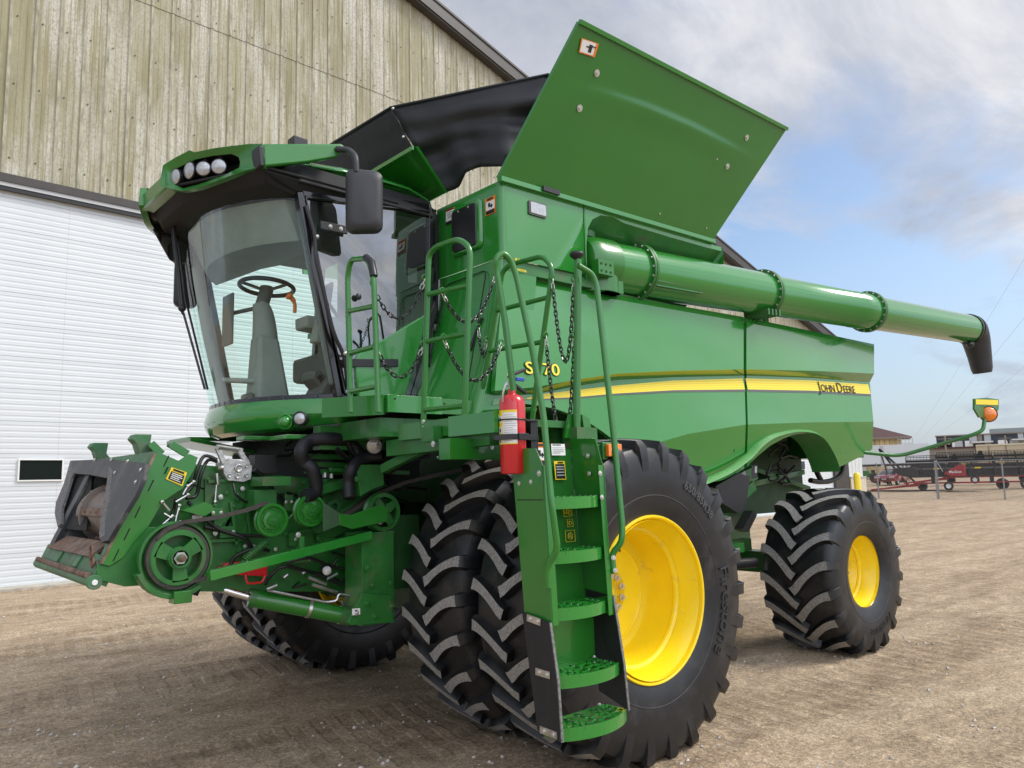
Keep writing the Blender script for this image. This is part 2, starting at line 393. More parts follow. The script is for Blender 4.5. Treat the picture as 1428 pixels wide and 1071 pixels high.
gm.add([(x, y, gz(x, y)) for y in ys for x in xs], [[j * nx + i, j * nx + i + 1, (j + 1) * nx + i + 1, (j + 1) * nx + i] for j in range(ny - 1) for i in range(nx - 1)], ground_mat)
tag(gm.build('ground', smooth=180), kind='structure')
# loose stones and clods (nobody could count them)
M['stone'] = mat('loose_stone', (.50, .46, .41), .9, var=.5, vscale=9)
sm = MB()
for i in range(9000):
    r = 2.2 + 11 * random.random() ** 1.4; a = random.uniform(-.15, 1.62)
    x, y = CAM.x + r * math.cos(a), CAM.y + r * math.sin(a) * 1.05
    if noise.noise(V((x * .9, y * 1.6, 4))) < random.uniform(-.15, .30): continue
    s = .005 + .016 * random.random() ** 3; z = gz(x, y)
    vs = [V((random.uniform(.7, 1.2) * p[0], random.uniform(.7, 1.2) * p[1], random.uniform(.5, .9) * p[2])) * s + V((x, y, z + s * .25)) for p in ((1, 0, 0), (0, 1, 0), (-1, 0, 0), (0, -1, 0), (0, 0, 1), (0, 0, -1))]
    sm.add(vs, [[0, 1, 4], [1, 2, 4], [2, 3, 4], [3, 0, 4], [1, 0, 5], [2, 1, 5], [3, 2, 5], [0, 3, 5]], 'stone')
tag(sm.build('gravel', smooth=0), 'loose pale stones scattered over the packed dirt yard', 'gravel', kind='stuff')

# ================================================================== SHED
BA = .045; BO = V((-.1, 11.404, 0)); bu = V((math.cos(BA), math.sin(BA), 0)); bn_ = V((math.sin(BA), -math.cos(BA), 0))   # along wall, outward
def W(s, z, d=0): return BO + bu * s + V((0, 0, z)) + bn_ * d
SE = 36.7; EV = 7.36
def roofz(s): return EV + .281 * (SE - abs(s))
M['siding'] = None
def siding_mat():
    m = bpy.data.materials.new('weathered_siding'); m.use_nodes = True; t = m.node_tree; b = t.nodes['Principled BSDF']; b.inputs['Roughness'].default_value = .8
    tcn = t.nodes.new('ShaderNodeTexCoord')
    def nz(s, st, d=6, r=.65):
        mp = t.nodes.new('ShaderNodeMapping'); mp.inputs['Scale'].default_value = st; t.links.new(tcn.outputs['Object'], mp.inputs[0])
        n = t.nodes.new('ShaderNodeTexNoise'); n.inputs['Scale'].default_value = s; n.inputs['Detail'].default_value = d; n.inputs['Roughness'].default_value = r; t.links.new(mp.outputs[0], n.inputs[0]); return n.outputs[0]
    def rp(i, st):
        r = t.nodes.new('ShaderNodeValToRGB'); e = r.color_ramp.elements
        while len(e) < len(st): e.new(.5)
        for el, (p, c) in zip(e, st): el.position = p; el.color = (*c, 1)
        t.links.new(i, r.inputs[0]); return r.outputs[0]
    def mx(f, a, c, mode='MIX'):
        q = t.nodes.new('ShaderNodeMix'); q.data_type = 'RGBA'; q.blend_type = mode
        for i, s in ((0, f), (6, a), (7, c)):
            if isinstance(s, (int, float)): q.inputs[i].default_value = s
            elif isinstance(s, tuple): q.inputs[i].default_value = (*s, 1)
            else: t.links.new(s, q.inputs[i])
        return q.outputs[2]
    base = rp(nz(.9, (1, 1, .5)), [(.3, (.235, .210, .108)), (.7, (.320, .290, .165))])
    streak = rp(nz(9, (1, 1, .035), 5, .7), [(.38, (0, 0, 0)), (.52, (1, 1, 1))])
    patch = rp(nz(1.1, (1, 1, .30), 5, .6), [(.38, (.2, .2, .2)), (.60, (1, 1, 1))])
    speck = rp(nz(26, (1, 1, .6), 5, .8), [(.38, (.2, .2, .2)), (.54, (1, 1, 1))])
    f = mx(1.0, mx(1.0, streak, patch, 'MULTIPLY'), speck, 'MULTIPLY')
    c = mx(f, base, (.56, .54, .475))
    grime = rp(nz(3, (1, 1, .12), 6, .7), [(.30, (.72, .69, .62)), (.55, (1, 1, 1))])
    c = mx(.8, c, grime, 'MULTIPLY')
    t.links.new(c, b.inputs['Base Color']); return m
M['siding'] = siding_mat()
M['sidetop'] = mat('rib_lichen', (.36, .34, .25), .85, var=.4, vscale=14, stretch=(1, 1, .25))
M['doorw'] = mat('white_door_steel', (.62, .65, .66), .42, var=.03, vscale=.7, stretch=(1, 1, .4))
M['trim'] = mat('dark_brown_trim', (.050, .043, .038), .5, var=.2, vscale=3)
M['wpaint'] = mat('white_wall_steel', (.62, .63, .61), .5, var=.06)
M['conc'] = mat('concrete', (.40, .37, .31), .85, var=.2, vscale=6, bump=.2)
M['stoneb'] = mat('cream_block', (.52, .47, .36), .85, var=.15, vscale=8, bump=.3)
M['pane'] = mat('dark_window', (.012, .013, .015), .08, coat=.4)
M['roofm'] = mat('roof_steel', (.10, .085, .07), .5)
shed = tag(empty('machine_shed', W(0, 0)), 'big steel shed with lichen streaked ribbed siding above a tall white overhead door', 'building')
shed.location = (0, 0, 0)
# body of the building (side wall, back) and upper ribbed gable
P = .436; zs0 = 7.72; mb = MB()
def ribcol(mb, s0, s1, z0, z1f, m, mt, lap=None, depth=.026):
    prof = []; k0 = math.floor(s0 / P)
    s = k0 * P
    while s < s1 + P:
        for ds, d in ((0, 0), (.02, depth), (.075, depth), (.095, 0), (.20, 0), (.205, .006), (.235, .006), (.24, 0), (.32, 0), (.325, .006), (.355, .006), (.36, 0)): prof.append((s + ds, d))
        s += P
    prof = [(s0, 0)] + [p for p in prof if s0 < p[0] < s1] + [(s1, 0)]
    for (sa, da), (sb, db) in zip(prof, prof[1:]):
        mm = mt if (da == depth and db == depth) else m
        if lap: segs = [(z0, lap, 0), (lap, z1f, .012)]
        else: segs = [(z0, z1f, 0)]
        for za, zb, dd in segs:
            zb0 = zb(sa) if callable(zb) else zb; zb1 = zb(sb) if callable(zb) else zb
            if callable(z1f): zb0 = min(zb0, z1f(sa)); zb1 = min(zb1, z1f(sb))
            if zb0 <= za: continue
            mb.quad([W(sa, za, da + dd), W(sb, za, db + dd), W(sb, zb1, db + dd), W(sa, zb0, da + dd)], mm)
            if dd: mb.quad([W(sa, za, da), W(sb, za, db), W(sb, za, db + dd), W(sa, za, da + dd)], 'trim')
ribcol(mb, -9.5, 36.5, zs0, lambda s: roofz(s) - .05, 'siding', 'sidetop', lap=12.28)
for k in range(-20, 60):      # fixing screws
    for z in (8.1, 9.6, 11.0, 12.45, 13.9):
        if roofz(k * P + .15) > z + .3:
            p = W(k * P + .15, z, .014 if z > 12.28 else .002); mb.cyl(p, p + bn_ * .012, .016, 'trim', n=6)
mb.build('siding', shed, smooth=0, rec=False)
mb = MB()      # the box behind
for a, bq in ((-9.6, -9.5), (36.4, 36.6)): mb.hexa([W(a, 0, -.05), W(bq, 0, -.05), W(bq, 0, -30), W(a, 0, -30)], [W(a, roofz(a) - .1, -.05), W(bq, roofz(bq) - .1, -.05), W(bq, roofz(bq) - .1, -30), W(a, roofz(a) - .1, -30)], 'wpaint')
mb.hexa([W(-9.6, 0, -30), W(36.6, 0, -30), W(36.6, 0, -30.2), W(-9.6, 0, -30.2)], [W(-9.6, 9, -30), W(36.6, 7, -30), W(36.6, 7, -30.2), W(-9.6, 9, -30.2)], 'wpaint')
mb.build('wall', shed, smooth=0)
mb = MB()      # roof slab and rake fascia
for sa, sb in ((0, SE + .3), (0, -12)):
    za, zb = roofz(0), EV - .05 if sb > 0 else roofz(sb)
    mb.prism([W(sa, za + .36, .32), W(sb, zb + .36, .32), W(sb, zb + .26, .32), W(sa, za + .26, .32)], bn_ * -30.7, 'roofm')
mb.build('roof', shed, smooth=0)
mb = MB()
for sa, sb in ((0, SE + .3), (0, -12)):
    za, zb = roofz(0), EV - .05 if sb > 0 else roofz(sb)
    mb.prism([W(sa, za + .30, .34), W(sb, zb + .30, .34), W(sb, zb - .06, .34), W(sa, za - .06, .34)], bn_ * -.05, 'trim')
    mb.prism([W(sa, za + .37, .37), W(sb, zb + .37, .37), W(sb, zb + .30, .37), W(sa, za + .30, .37)], bn_ * -.09, 'trim')
    mb.prism([W(sa, za - .06, .30), W(sb, zb - .06, .30), W(sb, zb - .12, .30), W(sa, za - .12, .30)], bn_ * -.26, 'trim')
mb.build('rake_trim', shed, smooth=0)
mb = MB()      # dark band between door and gable, with a track line
mb.boxp((0, 0, 0), (0.001, .001, .001), 'trim')
def wbox(mb, s0, s1, z0, z1, d0, d1, m): return mb.hexa([W(s0, z0, d0), W(s1, z0, d0), W(s1, z0, d1), W(s0, z0, d1)], [W(s0, z1, d0), W(s1, z1, d0), W(s1, z1, d1), W(s0, z1, d1)], m)
wbox(mb, -9.5, 36.5, 7.60, 7.76, -.02, .06, 'trim'); wbox(mb, -9.5, 36.5, 7.52, 7.60, -.02, .035, 'lgrey'); wbox(mb, -9.5, 12.0, 7.44, 7.52, -.02, .02, 'black')
mb.build('header_trim', shed, smooth=0)
# overhead door: horizontally ribbed panels
def ohdoor(s0, s1, top, win):
    mb = MB(); z = .02; prof = []
    ph = .61; k = 0
    while z < top:
        z1 = min(top, z + ph)
        prof += [(z, -.10), (z + .004, -.085)]
        q = z + .06
        while q < z1 - .05:
            prof += [(q, -.085), (q + .014, -.089), (q + .036, -.089), (q + .050, -.085)]; q += .108
        prof += [(z1 - .004, -.085)]
        z = z1
    for (za, da), (zb, db) in zip(prof, prof[1:]):
        mb.quad([W(s0, za, da), W(s1, za, da), W(s1, zb, db), W(s0, zb, db)], 'doorw')
    s = s0 + 1.15
    while s < s1:
        wbox(mb, s, s + .004, .02, top, -.095, -.0845, 'lgrey'); s += 2.45
    d = mb.build('overhead_door', shed, smooth=0, rec=False)
    for sc0 in win:
        f = MB()
        for a in ((sc0 + .02, sc0 + .78, 1.945, 1.97), (sc0 + .02, sc0 + .78, 2.34, 2.365), (sc0 + .02, sc0 + .045, 1.97, 2.34), (sc0 + .755, sc0 + .78, 1.97, 2.34)): wbox(f, a[0], a[1], a[2], a[3], -.09, -.05, 'white')
        f.build('window_frame', d, bevel=.006, smooth=0)
        f = MB(); wbox(f, sc0 + .04, sc0 + .76, 1.965, 2.345, -.085, -.075, 'pane'); f.build('window_pane', d, smooth=0)
    return d
ohdoor(-9, 12, 7.46, [-6.2, -3.7, -1.18, 1.3, 3.8, 6.3, 8.8])
ohdoor(25, 33.3, 6.6, [26.2, 27.9, 29.6, 31.3])
mb = MB(); ribcol(mb, 12.1, 25, 0, 7.5, 'wpaint', 'wpaint'); mb.build('lower_siding', shed, smooth=0, rec=False); mb = MB(); ribcol(mb, 34.9, 36.6, 1.5, 7.5, 'wpaint', 'wpaint'); mb.build('lower_siding', shed, smooth=0, rec=False)
mb = MB(); wbox(mb, 33.3, 34.9, 0, 7.5, -.1, .03, 'trim'); wbox(mb, 24.7, 25.0, 0, 7.5, -.1, .03, 'trim'); wbox(mb, 25, 33.3, 6.6, 7.5, -.1, -.02, 'wpaint'); mb.build('door_jamb', shed, smooth=0)
mb = MB(); wbox(mb, 34.9, 36.7, -.1, 1.5, -.05, .10, 'stoneb'); wbox(mb, 34.9, 36.72, 1.5, 1.56, -.05, .13, 'lgrey'); mb.build('block_base', shed, smooth=0)
mb = MB(); wbox(mb, -9.6, 36.7, -.15, .045, -.4, .32, 'conc'); mb.build('concrete_sill', shed, bevel=.01, smooth=0)
mb = MB(); p = A(1196.5, 690, z=0.0); p = Aq(1197, 690, W(0, 0, .7), bn_); p.z = 0
mb.lathe([(-.1, 0), (-.1, .16), (1.62, .16), (1.70, .14), (1.75, .09), (1.77, 0)], p, (0, 0, 1), 'yellow', 24)
tag(mb.build('bollard'), 'tall yellow painted bollard at the corner of the shed', 'bollard')
# ================================================================== COMBINE HARVESTER
H = tag(empty('combine_harvester', (0, 0, 0)), 'large green combine harvester with yellow wheels, raised grain tank covers and long unloading tube', 'combine harvester')
# ------------------------------------------------------------------ wheels
def make_tyre(name, Rt, w2, rb, nl, parent, drop, sw):
    """Rt tread radius over the lugs, w2 half section width, rb bead radius"""
    mb = MB(); Rc = Rt - .055
    pr = [(-w2 * .84, rb - .01), (-w2 * .90, rb + .02), (-w2 * .97, rb + (Rc - rb) * .25), (-w2, rb + (Rc - rb) * .50), (-w2 * .985, rb + (Rc - rb) * .70), (-w2 * .955, rb + (Rc - rb) * .86), (-w2 * .88, Rc - .020), (-w2 * .72, Rc - .004), (-w2 * .35, Rc), (0, Rc)]
    pr = pr + [(-a, r) for a, r in pr[-2::-1]]
    mb.lathe(pr, (0, 0, 0), (0, 1, 0), 'rubber', 120)
    # faint moulded ring on the side wall
    for s in (-1, 1):
        r0 = rb + (Rc - rb) * .30
        mb.lathe([(s * w2 * .955, r0 - .02), (s * (w2 * .978 + .002), r0), (s * w2 * .965, r0 + .02)], (0, 0, 0), (0, 1, 0), 'rubber', 96)
    cr = lerpf(sorted([(a, r) for a, r in pr[6:-6]]))
    S = 9
    for s in (-1, 1):
        for k in range(nl):
            a0 = 2 * math.pi * (k + (.5 if s > 0 else 0)) / nl
            st = []      # stations: y, angle, base r, top r, half width
            for i in range(S + 1):
                u = -.05 + 1.03 * i / S; y = s * u * w2 * .92
                uu_ = max(u, 0); de = sw * (1 - (1 - uu_) ** 1.7)
                st.append((y, a0 + de, cr(y) - .012, Rt - .024 * max(u, 0) ** 2, .026 * (1 + (.25 if nl < 20 else 0)) + .008 * abs(2 * u - .9) ** 2))
            de = st[-1][1]
            st.append((s * w2 * .985, de + .006, Rc - .075, Rt - .065, .036)); st.append((s * w2 * 1.0, de + .010, Rc - .15, Rt - .150, .034)); st.append((s * w2 * .985, de + .010, Rc - .20, Rc - .205, .030))
            vs = []
            P = [V((math.sin(q[1]) * q[3], q[0], math.cos(q[1]) * q[3])) for q in st]
            for i, (y, a, r0, r1, hw) in enumerate(st):
                d = (P[min(i + 1, len(P) - 1)] - P[max(i - 1, 0)]).normalized(); n = V((math.sin(a), 0, math.cos(a))) if i <= S else V((math.sin(a) * .5, s * .85, math.cos(a) * .5)).normalized()
                side = d.cross(n).normalized()
                B = V((math.sin(a) * r0, y, math.cos(a) * r0)) if i <= S else P[i] - n * .05
                vs += [B - side * (hw + .014), P[i] - side * hw, P[i] + side * hw, B + side * (hw + .014)]
            K = len(st); top = []; sides = []
            for i in range(K - 1):
                q = i * 4; (top if i < S else sides).append([q + 1, q + 5, q + 6, q + 2]); sides += [[q, q + 4, q + 5, q + 1], [q + 2, q + 6, q + 7, q + 3]]
            sides += [[0, 1, 2, 3], [4 * K - 1, 4 * K - 2, 4 * K - 3, 4 * K - 4]]
            k0 = len(mb.v); mb.add(vs, sides, 'rubber'); ii = mb.mi(M['lugface'])
            for f in top: mb.f.append([x + k0 for x in f]); mb.m.append(ii)
    mb.v = [(x * 1.0, y * (1 + .10 * max(0, (-z - drop * .72) / drop)), max(z, -drop)) for x, y, z in mb.v]
    return mb.build('tyre', parent, smooth=38, rec=True)
def rim_prof(rf, depth, dr, hub):      # along (towards the axle +), radius
    return [(.012, rf), (0, rf - .006), (0, rf - .014), (.010, rf - .022), (.022, rf - .026), (.040, rf - .040), (.075, rf - .048), (.095, rf - .062), (.115, rf - .064), (.135, rf - .078), (.155, rf - .080), (.165, rf - .100), (.180, rf - .104), (.19, rf - .098), (depth - .05, rf - .110), (depth - .01, rf - .130), (depth, rf - .165), (depth, rf - .185), (depth - .022, rf - .192), (depth - .026, rf - .205), (depth - .012, rf - .215), (depth - .012, hub + .07), (depth + .03, hub + .045), (depth + .045, hub), (depth + .045, hub * .55), (depth - .02, hub * .5), (depth - .03, 0)]
def arc_text(mb, txt, size, r, a0, y, mtl, rev=False, lift=.002, tb=.012):
    vs, fs = text_mesh(txt, size, .0012, 0)
    o = []
    for v in vs:
        a = a0 + v.x / r; rr = r + v.y
        o.append((math.sin(a) * rr, y(rr) - lift - v.z, math.cos(a) * rr))
    mb.add(o, fs, mtl)
def wheel(x, yc, zc, side, fr):
    """side -1 near side, +1 far side"""
    w = MB()
    if fr: rf, face, depth, hub = .520, .305, .40, .085
    else: rf, face, depth, hub = .372, .305, .26, .12
    w.lathe(rim_prof(rf, depth, 0, hub), (0, side * face, 0), (0, -side, 0), 'yellow', 72)
    w.lathe([(0, rf - .03), (.61, rf - .03)], (0, side * face, 0), (0, -side, 0), 'yellow', 48)
    w.lathe(rim_prof(rf, .16, 0, hub)[:12], (0, -side * face, 0), (0, side, 0), 'yellow', 48)
    for k in range(10):
        a = k * math.pi / 5; p = V((math.sin(a) * (hub + .03), side * (face - depth + .02), math.cos(a) * (hub + .03))); w.bolt(p, (0, side, 0), .016, .03, 'bolt')
    if fr:      # hand holes in the disc
        for k in range(1):
            a = R_(16); c = V((math.sin(a) * .315, side * (face - depth + .0135), math.cos(a) * .315)); e = V((math.cos(a), 0, -math.sin(a))); g = V((math.sin(a), 0, math.cos(a)))
            w.prism([c - e * .05 - g * .03, c + e * .05 - g * .03, c + e * .035 + g * .035, c - e * .035 + g * .035], (0, side * .002, 0), 'dark')
    o = w.build('wheel', H, smooth=30); o.location = (x, yc, zc)
    return o
zF = .967; tyF = None
for yc, side in ((-2.145, -1), (-1.39, -1), (1.39, 1), (2.145, 1)):
    o = wheel(0, yc, zF, side, True)
    if tyF is None: tyF = make_tyre('tyre', 1.018, .330, .505, 26, o, zF - .002, .150); first = o
    else:
        q = tyF.copy(); C.objects.link(q); q.parent = o
tyR = None
for yc, side in ((-1.70, -1), (1.70, 1)):
    o = wheel(3.761, yc, .765, side, False)
    if tyR is None: tyR = make_tyre('tyre', .812, .375, .355, 18, o, .757, .33); firstR = o
    else:
        q = tyR.copy(); C.objects.link(q); q.parent = o
M['tyret'] = mat('tyre_lettering', (.020, .0205, .022), .45)
tx = MB(); fy = lambda r: -.335 * (1 - .22 * abs((r - .73) / .23) ** 2.5) - .002
M['tyret2'] = mat('tyre_size_lettering', (.06, .06, .062), .6); arc_text(tx, '650/85R38', .082, .745, R_(24), fy, 'tyret2')
tx.build('lettering', first, smooth=0); tx = MB()
fy2 = lambda r: -.335 * (1 - .22 * abs((r - .73) / .23) ** 2.5) + .001
arc_text(tx, 'Firestone', .15, .68, R_(78), fy2, 'tyret')
o = tx.build('lettering', first, smooth=0)
tx = MB(); fy3 = lambda r: -.376 * (1 - .20 * abs((r - .56) / .2) ** 2.5) - .002
arc_text(tx, 'Firestone', .12, .54, R_(140), fy3, 'tyret'); tx.build('lettering', firstR, smooth=0); tx = MB(); arc_text(tx, '750/65R26', .05, .61, R_(30), fy3, 'tyret'); tx.build('lettering', firstR, smooth=0)

# ------------------------------------------------------------------ side panels
def levels(defs):
    """defs: list of (pixel polyline, y). returns list of (x->z function, y, x0, x1)"""
    o = []
    for pl, y in defs:
        P = [A(px, py, y=y) for px, py in pl]; o.append((lerpf([(p.x, p.z) for p in P]), y, P[0].x, P[-1].x))
    return o
def side_panel(defs, botpl, n, ylow, flip=1):
    LV = levels(defs); B = [A(px, py, y=ylow) for px, py in botpl]; fb = lerpf([(p.x, p.z) for p in B]); bx0, bx1 = B[0].x, B[-1].x
    mb = MB(); cols = []
    for i in range(n + 1):
        t = i / n; col = []
        for f, y, x0, x1 in LV:
            x = x0 + (x1 - x0) * t; col.append(V((x, y, f(x))))
        xb = bx0 + (bx1 - bx0) * t; zb = fb(xb); nc = []
        for k, p in enumerate(col):
            if p.z > zb + .003 or k == 0: nc.append(p)
            else:
                pr = col[k - 1]
                if pr.z > zb: u = (pr.z - zb) / max(1e-6, pr.z - p.z); last = pr.lerp(p, u)
                nc.append(V((last.x, last.y, zb)))
        if col[-1].z > zb: nc.append(V((xb, col[-1].y + (col[-1].z - zb) * .30, zb)))
        else: nc.append(nc[-1].copy())
        cols.append(nc)
    Kk = len(cols[0]); vs = [p for c in cols for p in c]; fs = []
    for i in range(n):
        for k in range(Kk - 1): fs.append([i * Kk + k, i * Kk + k + 1, (i + 1) * Kk + k + 1, (i + 1) * Kk + k])
    b = [p + V((0, .045, 0)) for p in vs]; nv = len(vs); fs2 = [[nv + q for q in f][::-1] for f in fs]
    rimf = []
    for i in range(n): rimf += [[i * Kk, (i + 1) * Kk, nv + (i + 1) * Kk, nv + i * Kk], [i * Kk + Kk - 1, nv + i * Kk + Kk - 1, nv + (i + 1) * Kk + Kk - 1, (i + 1) * Kk + Kk - 1]]
    for k in range(Kk - 1): rimf += [[k, nv + k, nv + k + 1, k + 1], [n * Kk + k, n * Kk + k + 1, nv + n * Kk + k + 1, nv + n * Kk + k]]
    mb.add(vs + b, fs + fs2 + rimf, 'greenp')
    fx = lambda k: LV[k]
    return mb, LV, fb
yA, yB, yC, yD, yE, yL = -1.50, -1.53, -1.615, -1.53, -1.615, -1.44
fdefs = [([(702, 384), (860, 411), (1037, 442)], yA), ([(701, 391), (860, 418), (1037, 449)], yB),
         ([(690, 545), (745, 540), (813, 528), (860, 521), (940, 517), (1037, 515)], yC), ([(690, 552), (745, 550), (813, 537), (860, 530), (940, 526), (1038, 524)], yD),
         ([(664, 640), (745, 642), (813, 645), (870, 640), (915, 618), (960, 605), (1040, 592)], yE)]
fbot = [(664, 566), (700, 563), (732, 567), (758, 572), (797, 585), (826, 602), (860, 625), (905, 652), (940, 665), (985, 673), (1003, 670), (1031, 654)]
mb, LVf, _ = side_panel(fdefs, fbot, 70, yL)
fp = mb.build('side_panel', H, bevel=0, smooth=11)
rdefs = [([(1041, 443), (1100, 455), (1219, 480)], yA), ([(1041, 450), (1100, 461), (1219, 485)], yB),
         ([(1041, 515), (1130, 517), (1219, 521)], yC), ([(1041, 524), (1130, 527), (1213, 533)], yD),
         ([(1043, 592), (1130, 589), (1218, 588)], yE)]
rbot = [(1034, 651), (1045, 637), (1060, 622), (1075, 613), (1090, 607), (1108, 605), (1122, 608), (1133, 615), (1143, 628), (1150, 643), (1154, 655), (1156, 656), (1172, 649), (1188, 640), (1198, 634), (1207, 627)]
mb, LVr, fbr = side_panel(rdefs, rbot, 90, yL)
rp_ = mb.build('side_panel', H, smooth=11)
# lip of the rear wheel arch
mb = MB(); pl = [A(px, py, y=-1.50) for px, py in [(968, 676), (1004, 660), (1032, 640), (1047, 624), (1062, 613), (1078, 607), (1095, 603.5), (1110, 603.5), (1124, 606.5), (1136, 615), (1146, 630), (1153, 645), (1157, 658)]]
pl = smoothpath(pl, 4)
xk = A(1038, 640, y=-1.5).x
for a, b_ in zip(pl, pl[1:]):
    d = (b_ - a).normalized(); n = V((d.z, 0, -d.x)) * .035; ia, ib = [-.05 + .25 * min(1, max(0, (q.x - xk) / .45)) for q in (a, b_)]
    mb.hexa([a + V((0, -.125, 0)) , a - n + V((0, -.085, 0)), a - n + V((0, ia, 0)), a + V((0, ia, 0))], [b_ + V((0, -.125, 0)), b_ - n + V((0, -.085, 0)), b_ - n + V((0, ib, 0)), b_ + V((0, ib, 0))], 'greenm')
mb.build('fender_lip', H, smooth=50)
# decals: stripe on each panel
def yon(z, x, LV):     # panel surface y at height z
    P = [(f(x), y) for f, y, _, _ in LV]; return lerpf(P)(z)
def stripe(LV, top, bot, parent, grey):
    T = [A(px, py, y=-1.55) for px, py in top]; B = [A(px, py, y=-1.55) for px, py in bot]
    ft = lerpf([(p.x, p.z) for p in T]); fb = lerpf([(p.x, p.z) for p in B]); x0, x1 = T[0].x, T[-1].x; n = 44; mb = MB()
    for i in range(n):
        xa, xb = x0 + (x1 - x0) * i / n, x0 + (x1 - x0) * (i + 1) / n
        q = [(ft, 0, .0, 'stripeY'), ]
        NB = 11
        for k in range(NB):
            u0, u1 = k / NB, (k + 1) / NB
            m = 'grey' if k >= NB - 2 and grey else ('stripeL' if k % 2 else 'stripeY')
            pp = []
            for x, u in ((xa, u0), (xb, u0), (xb, u1), (xa, u1)):
                z = ft(x) * (1 - u) + fb(x) * u; pp.append(V((x, yon(z, x, LV) - .003, z)))
            mb.quad(pp, m)
    return mb.build('stripe_decal', parent, smooth=0, rec=False)
stripe(LVf, [(736, 555), (760, 549), (813, 543), (860, 537.5), (940, 530.5), (1037, 527.5)], [(735, 557), (760, 557.5), (813, 555), (860, 551), (940, 547), (1037, 546.5)], fp, True)
stripe(LVr, [(1041, 527.5), (1130, 530), (1212, 536)], [(1041, 546.5), (1130, 548), (1212, 552.5)], rp_, True)
tb = MB(); p0 = A(1141, 546, y=-1.55); ux = (A(1193, 548, y=-1.55) - p0); uw = ux.length; x = 0; ux.normalize(); uz = V((-ux.z, .15, ux.x)).normalized(); p0.y = yon(p0.z, p0.x, LVr) - .004
for pas, mt, off, lf in ((1, 'black', .0, .004),):
    x = 0
    for ch, sz in (('J', 1.3), ('OHN', .95), (' ', .4), ('D', 1.3), ('EERE', .95)):
        vs_, _ = text_mesh(ch if ch != ' ' else 'i', .125 * sz, 0, 0); ww = max(v.x for v in vs_)
        if ch != ' ': put_text(tb, ch, .125 * sz, p0 + ux * x + uz * (-.0 if sz > 1 else .0), ux, uz, mt, offset=off, lift=lf)
        x += ww + .016
tb.v = [(p0.x + (v[0] - p0.x) * uw / max(x, .1), v[1], v[2]) for v in tb.v]
tb.build('brand_lettering', rp_, smooth=0)
tb = MB(); p0 = A(731, 521, y=-1.597); ux = (A(779, 524, y=-1.597) - p0); uw = ux.length; ux.normalize(); uz = V((0, .14, 1)).normalized(); p0.y = yon(p0.z, p0.x, LVf) - .004
for mt, off, lf in (('black', .006, .004), ('stripeY', .0015, .007)): ww = put_text(tb, 'S770', .125, p0, ux, uz, mt, offset=off, lift=lf)
tb.v = [(p0.x + (v[0] - p0.x) * uw / ww, v[1], v[2]) for v in tb.v]
tb.build('model_lettering', fp, smooth=0)
# round latches
for px, py, pr in ((1023, 627, fp), (1046, 620, rp_)):
    mb = MB(); p = A(px, py, y=-1.54); mb.lathe([(.0, .03), (-.012, .03), (-.014, .022), (-.004, .02), (-.004, 0)], p + V((0, .01, 0)), (0, 1, 0), 'black', 20); mb.beam(p + V((0, -.01, .02)), p + V((0, -.01, -.02)), .012, .01, 'gmech', up=(0, 1, 0)); mb.build('latch', pr, smooth=30)
# far side shell, mirrored and simple, plus the inner hull
mb = MB()
x0, x1 = -.05, 5.45
prof = [(1.45, 3.24), (1.53, 3.2), (1.60, 2.75), (1.535, 2.68), (1.60, 2.2), (1.44, 1.8)]
for (ya, za), (yb, zb) in zip(prof, prof[1:]): mb.prism([(x0, ya, za), (x0, yb, zb), (x0, yb - .04, zb), (x0, ya - .04, za)], (x1 - x0, 0, 0), 'greenp')
mb.build('far_side_panel', H, smooth=0)
mb = MB()
mb.boxp((-.05, -1.40, 2.25), (5.1, 1.40, 3.02), 'gmech'); mb.boxp((-.38, -1.40, 2.25), (-.06, -.55, 3.02), 'gmech'); mb.boxp((-.05, -1.1, 1.55), (2.2, 1.1, 2.26), 'gmech'); mb.boxp((2.2, -1.0, 1.85), (3.3, 1.0, 2.26), 'gmech')
mb.boxp((-.05, -1.47, 3.025), (2.6, 1.47, 3.19), 'gmech')
mb.prism([(5.1, -1.4, 3.0), (5.4, -1.4, 2.6), (5.3, -1.4, 1.9), (4.6, -1.4, 1.9), (4.6, -1.4, 3.0)], (0, 2.8, 0), 'green')
mb.build('hull', H, bevel=.01, smooth=0)
# engine deck seen between tube and panel
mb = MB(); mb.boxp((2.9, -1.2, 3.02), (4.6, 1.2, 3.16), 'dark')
for i in range(16): x = 2.9 + i * .11; p = V((x + random.uniform(-.03, .03), -1.15 + random.uniform(0, .3), 3.16)); mb.tube(smoothpath([p, p + V((.1, .1, .08 + random.random() * .06)), p + V((.28, .15, .03))], 4), .018, 'hose', 8)
mb.boxp((3.3, -1.0, 3.16), (3.9, -.2, 3.30), 'blackp'); mb.cyl((4.1, -.9, 3.15), (4.35, -.9, 3.30), .09, 'blackp')
mb.build('engine_deck', H, smooth=30)

# ------------------------------------------------------------------ grain tank body
TX = -.45; TY = -1.58
mb = MB()
z0 = A(706, 372, y=TY).z; z0 = 3.30
tl = [A(625, 283, x=TX), A(703, 253, x=TX)]
# front face + side face with rounded corner
def vstrip(pts_bottom, pts_top, m, mb=mb):
    for i in range(len(pts_bottom) - 1): mb.quad([pts_bottom[i], pts_bottom[i + 1], pts_top[i + 1], pts_top[i]], m)
xw = A(815, 300, y=TY).x
zt = lambda x: 3.865 + (x - TX) * .005
plan = [(-.30, -.62), (TX + .04, -.76), (TX, -.80)]
for k in range(7): a = math.pi / 2 * k / 6; plan.append((TX + .05 - .05 * math.cos(a), TY + .05 - .05 * math.sin(a)))
plan += [(0, TY), (xw, TY)]
vstrip([V((x, y, z0)) for x, y in plan], [V((x, y, zt(x) - (.04 if y > -.77 else 0))) for x, y in plan], 'greenp')
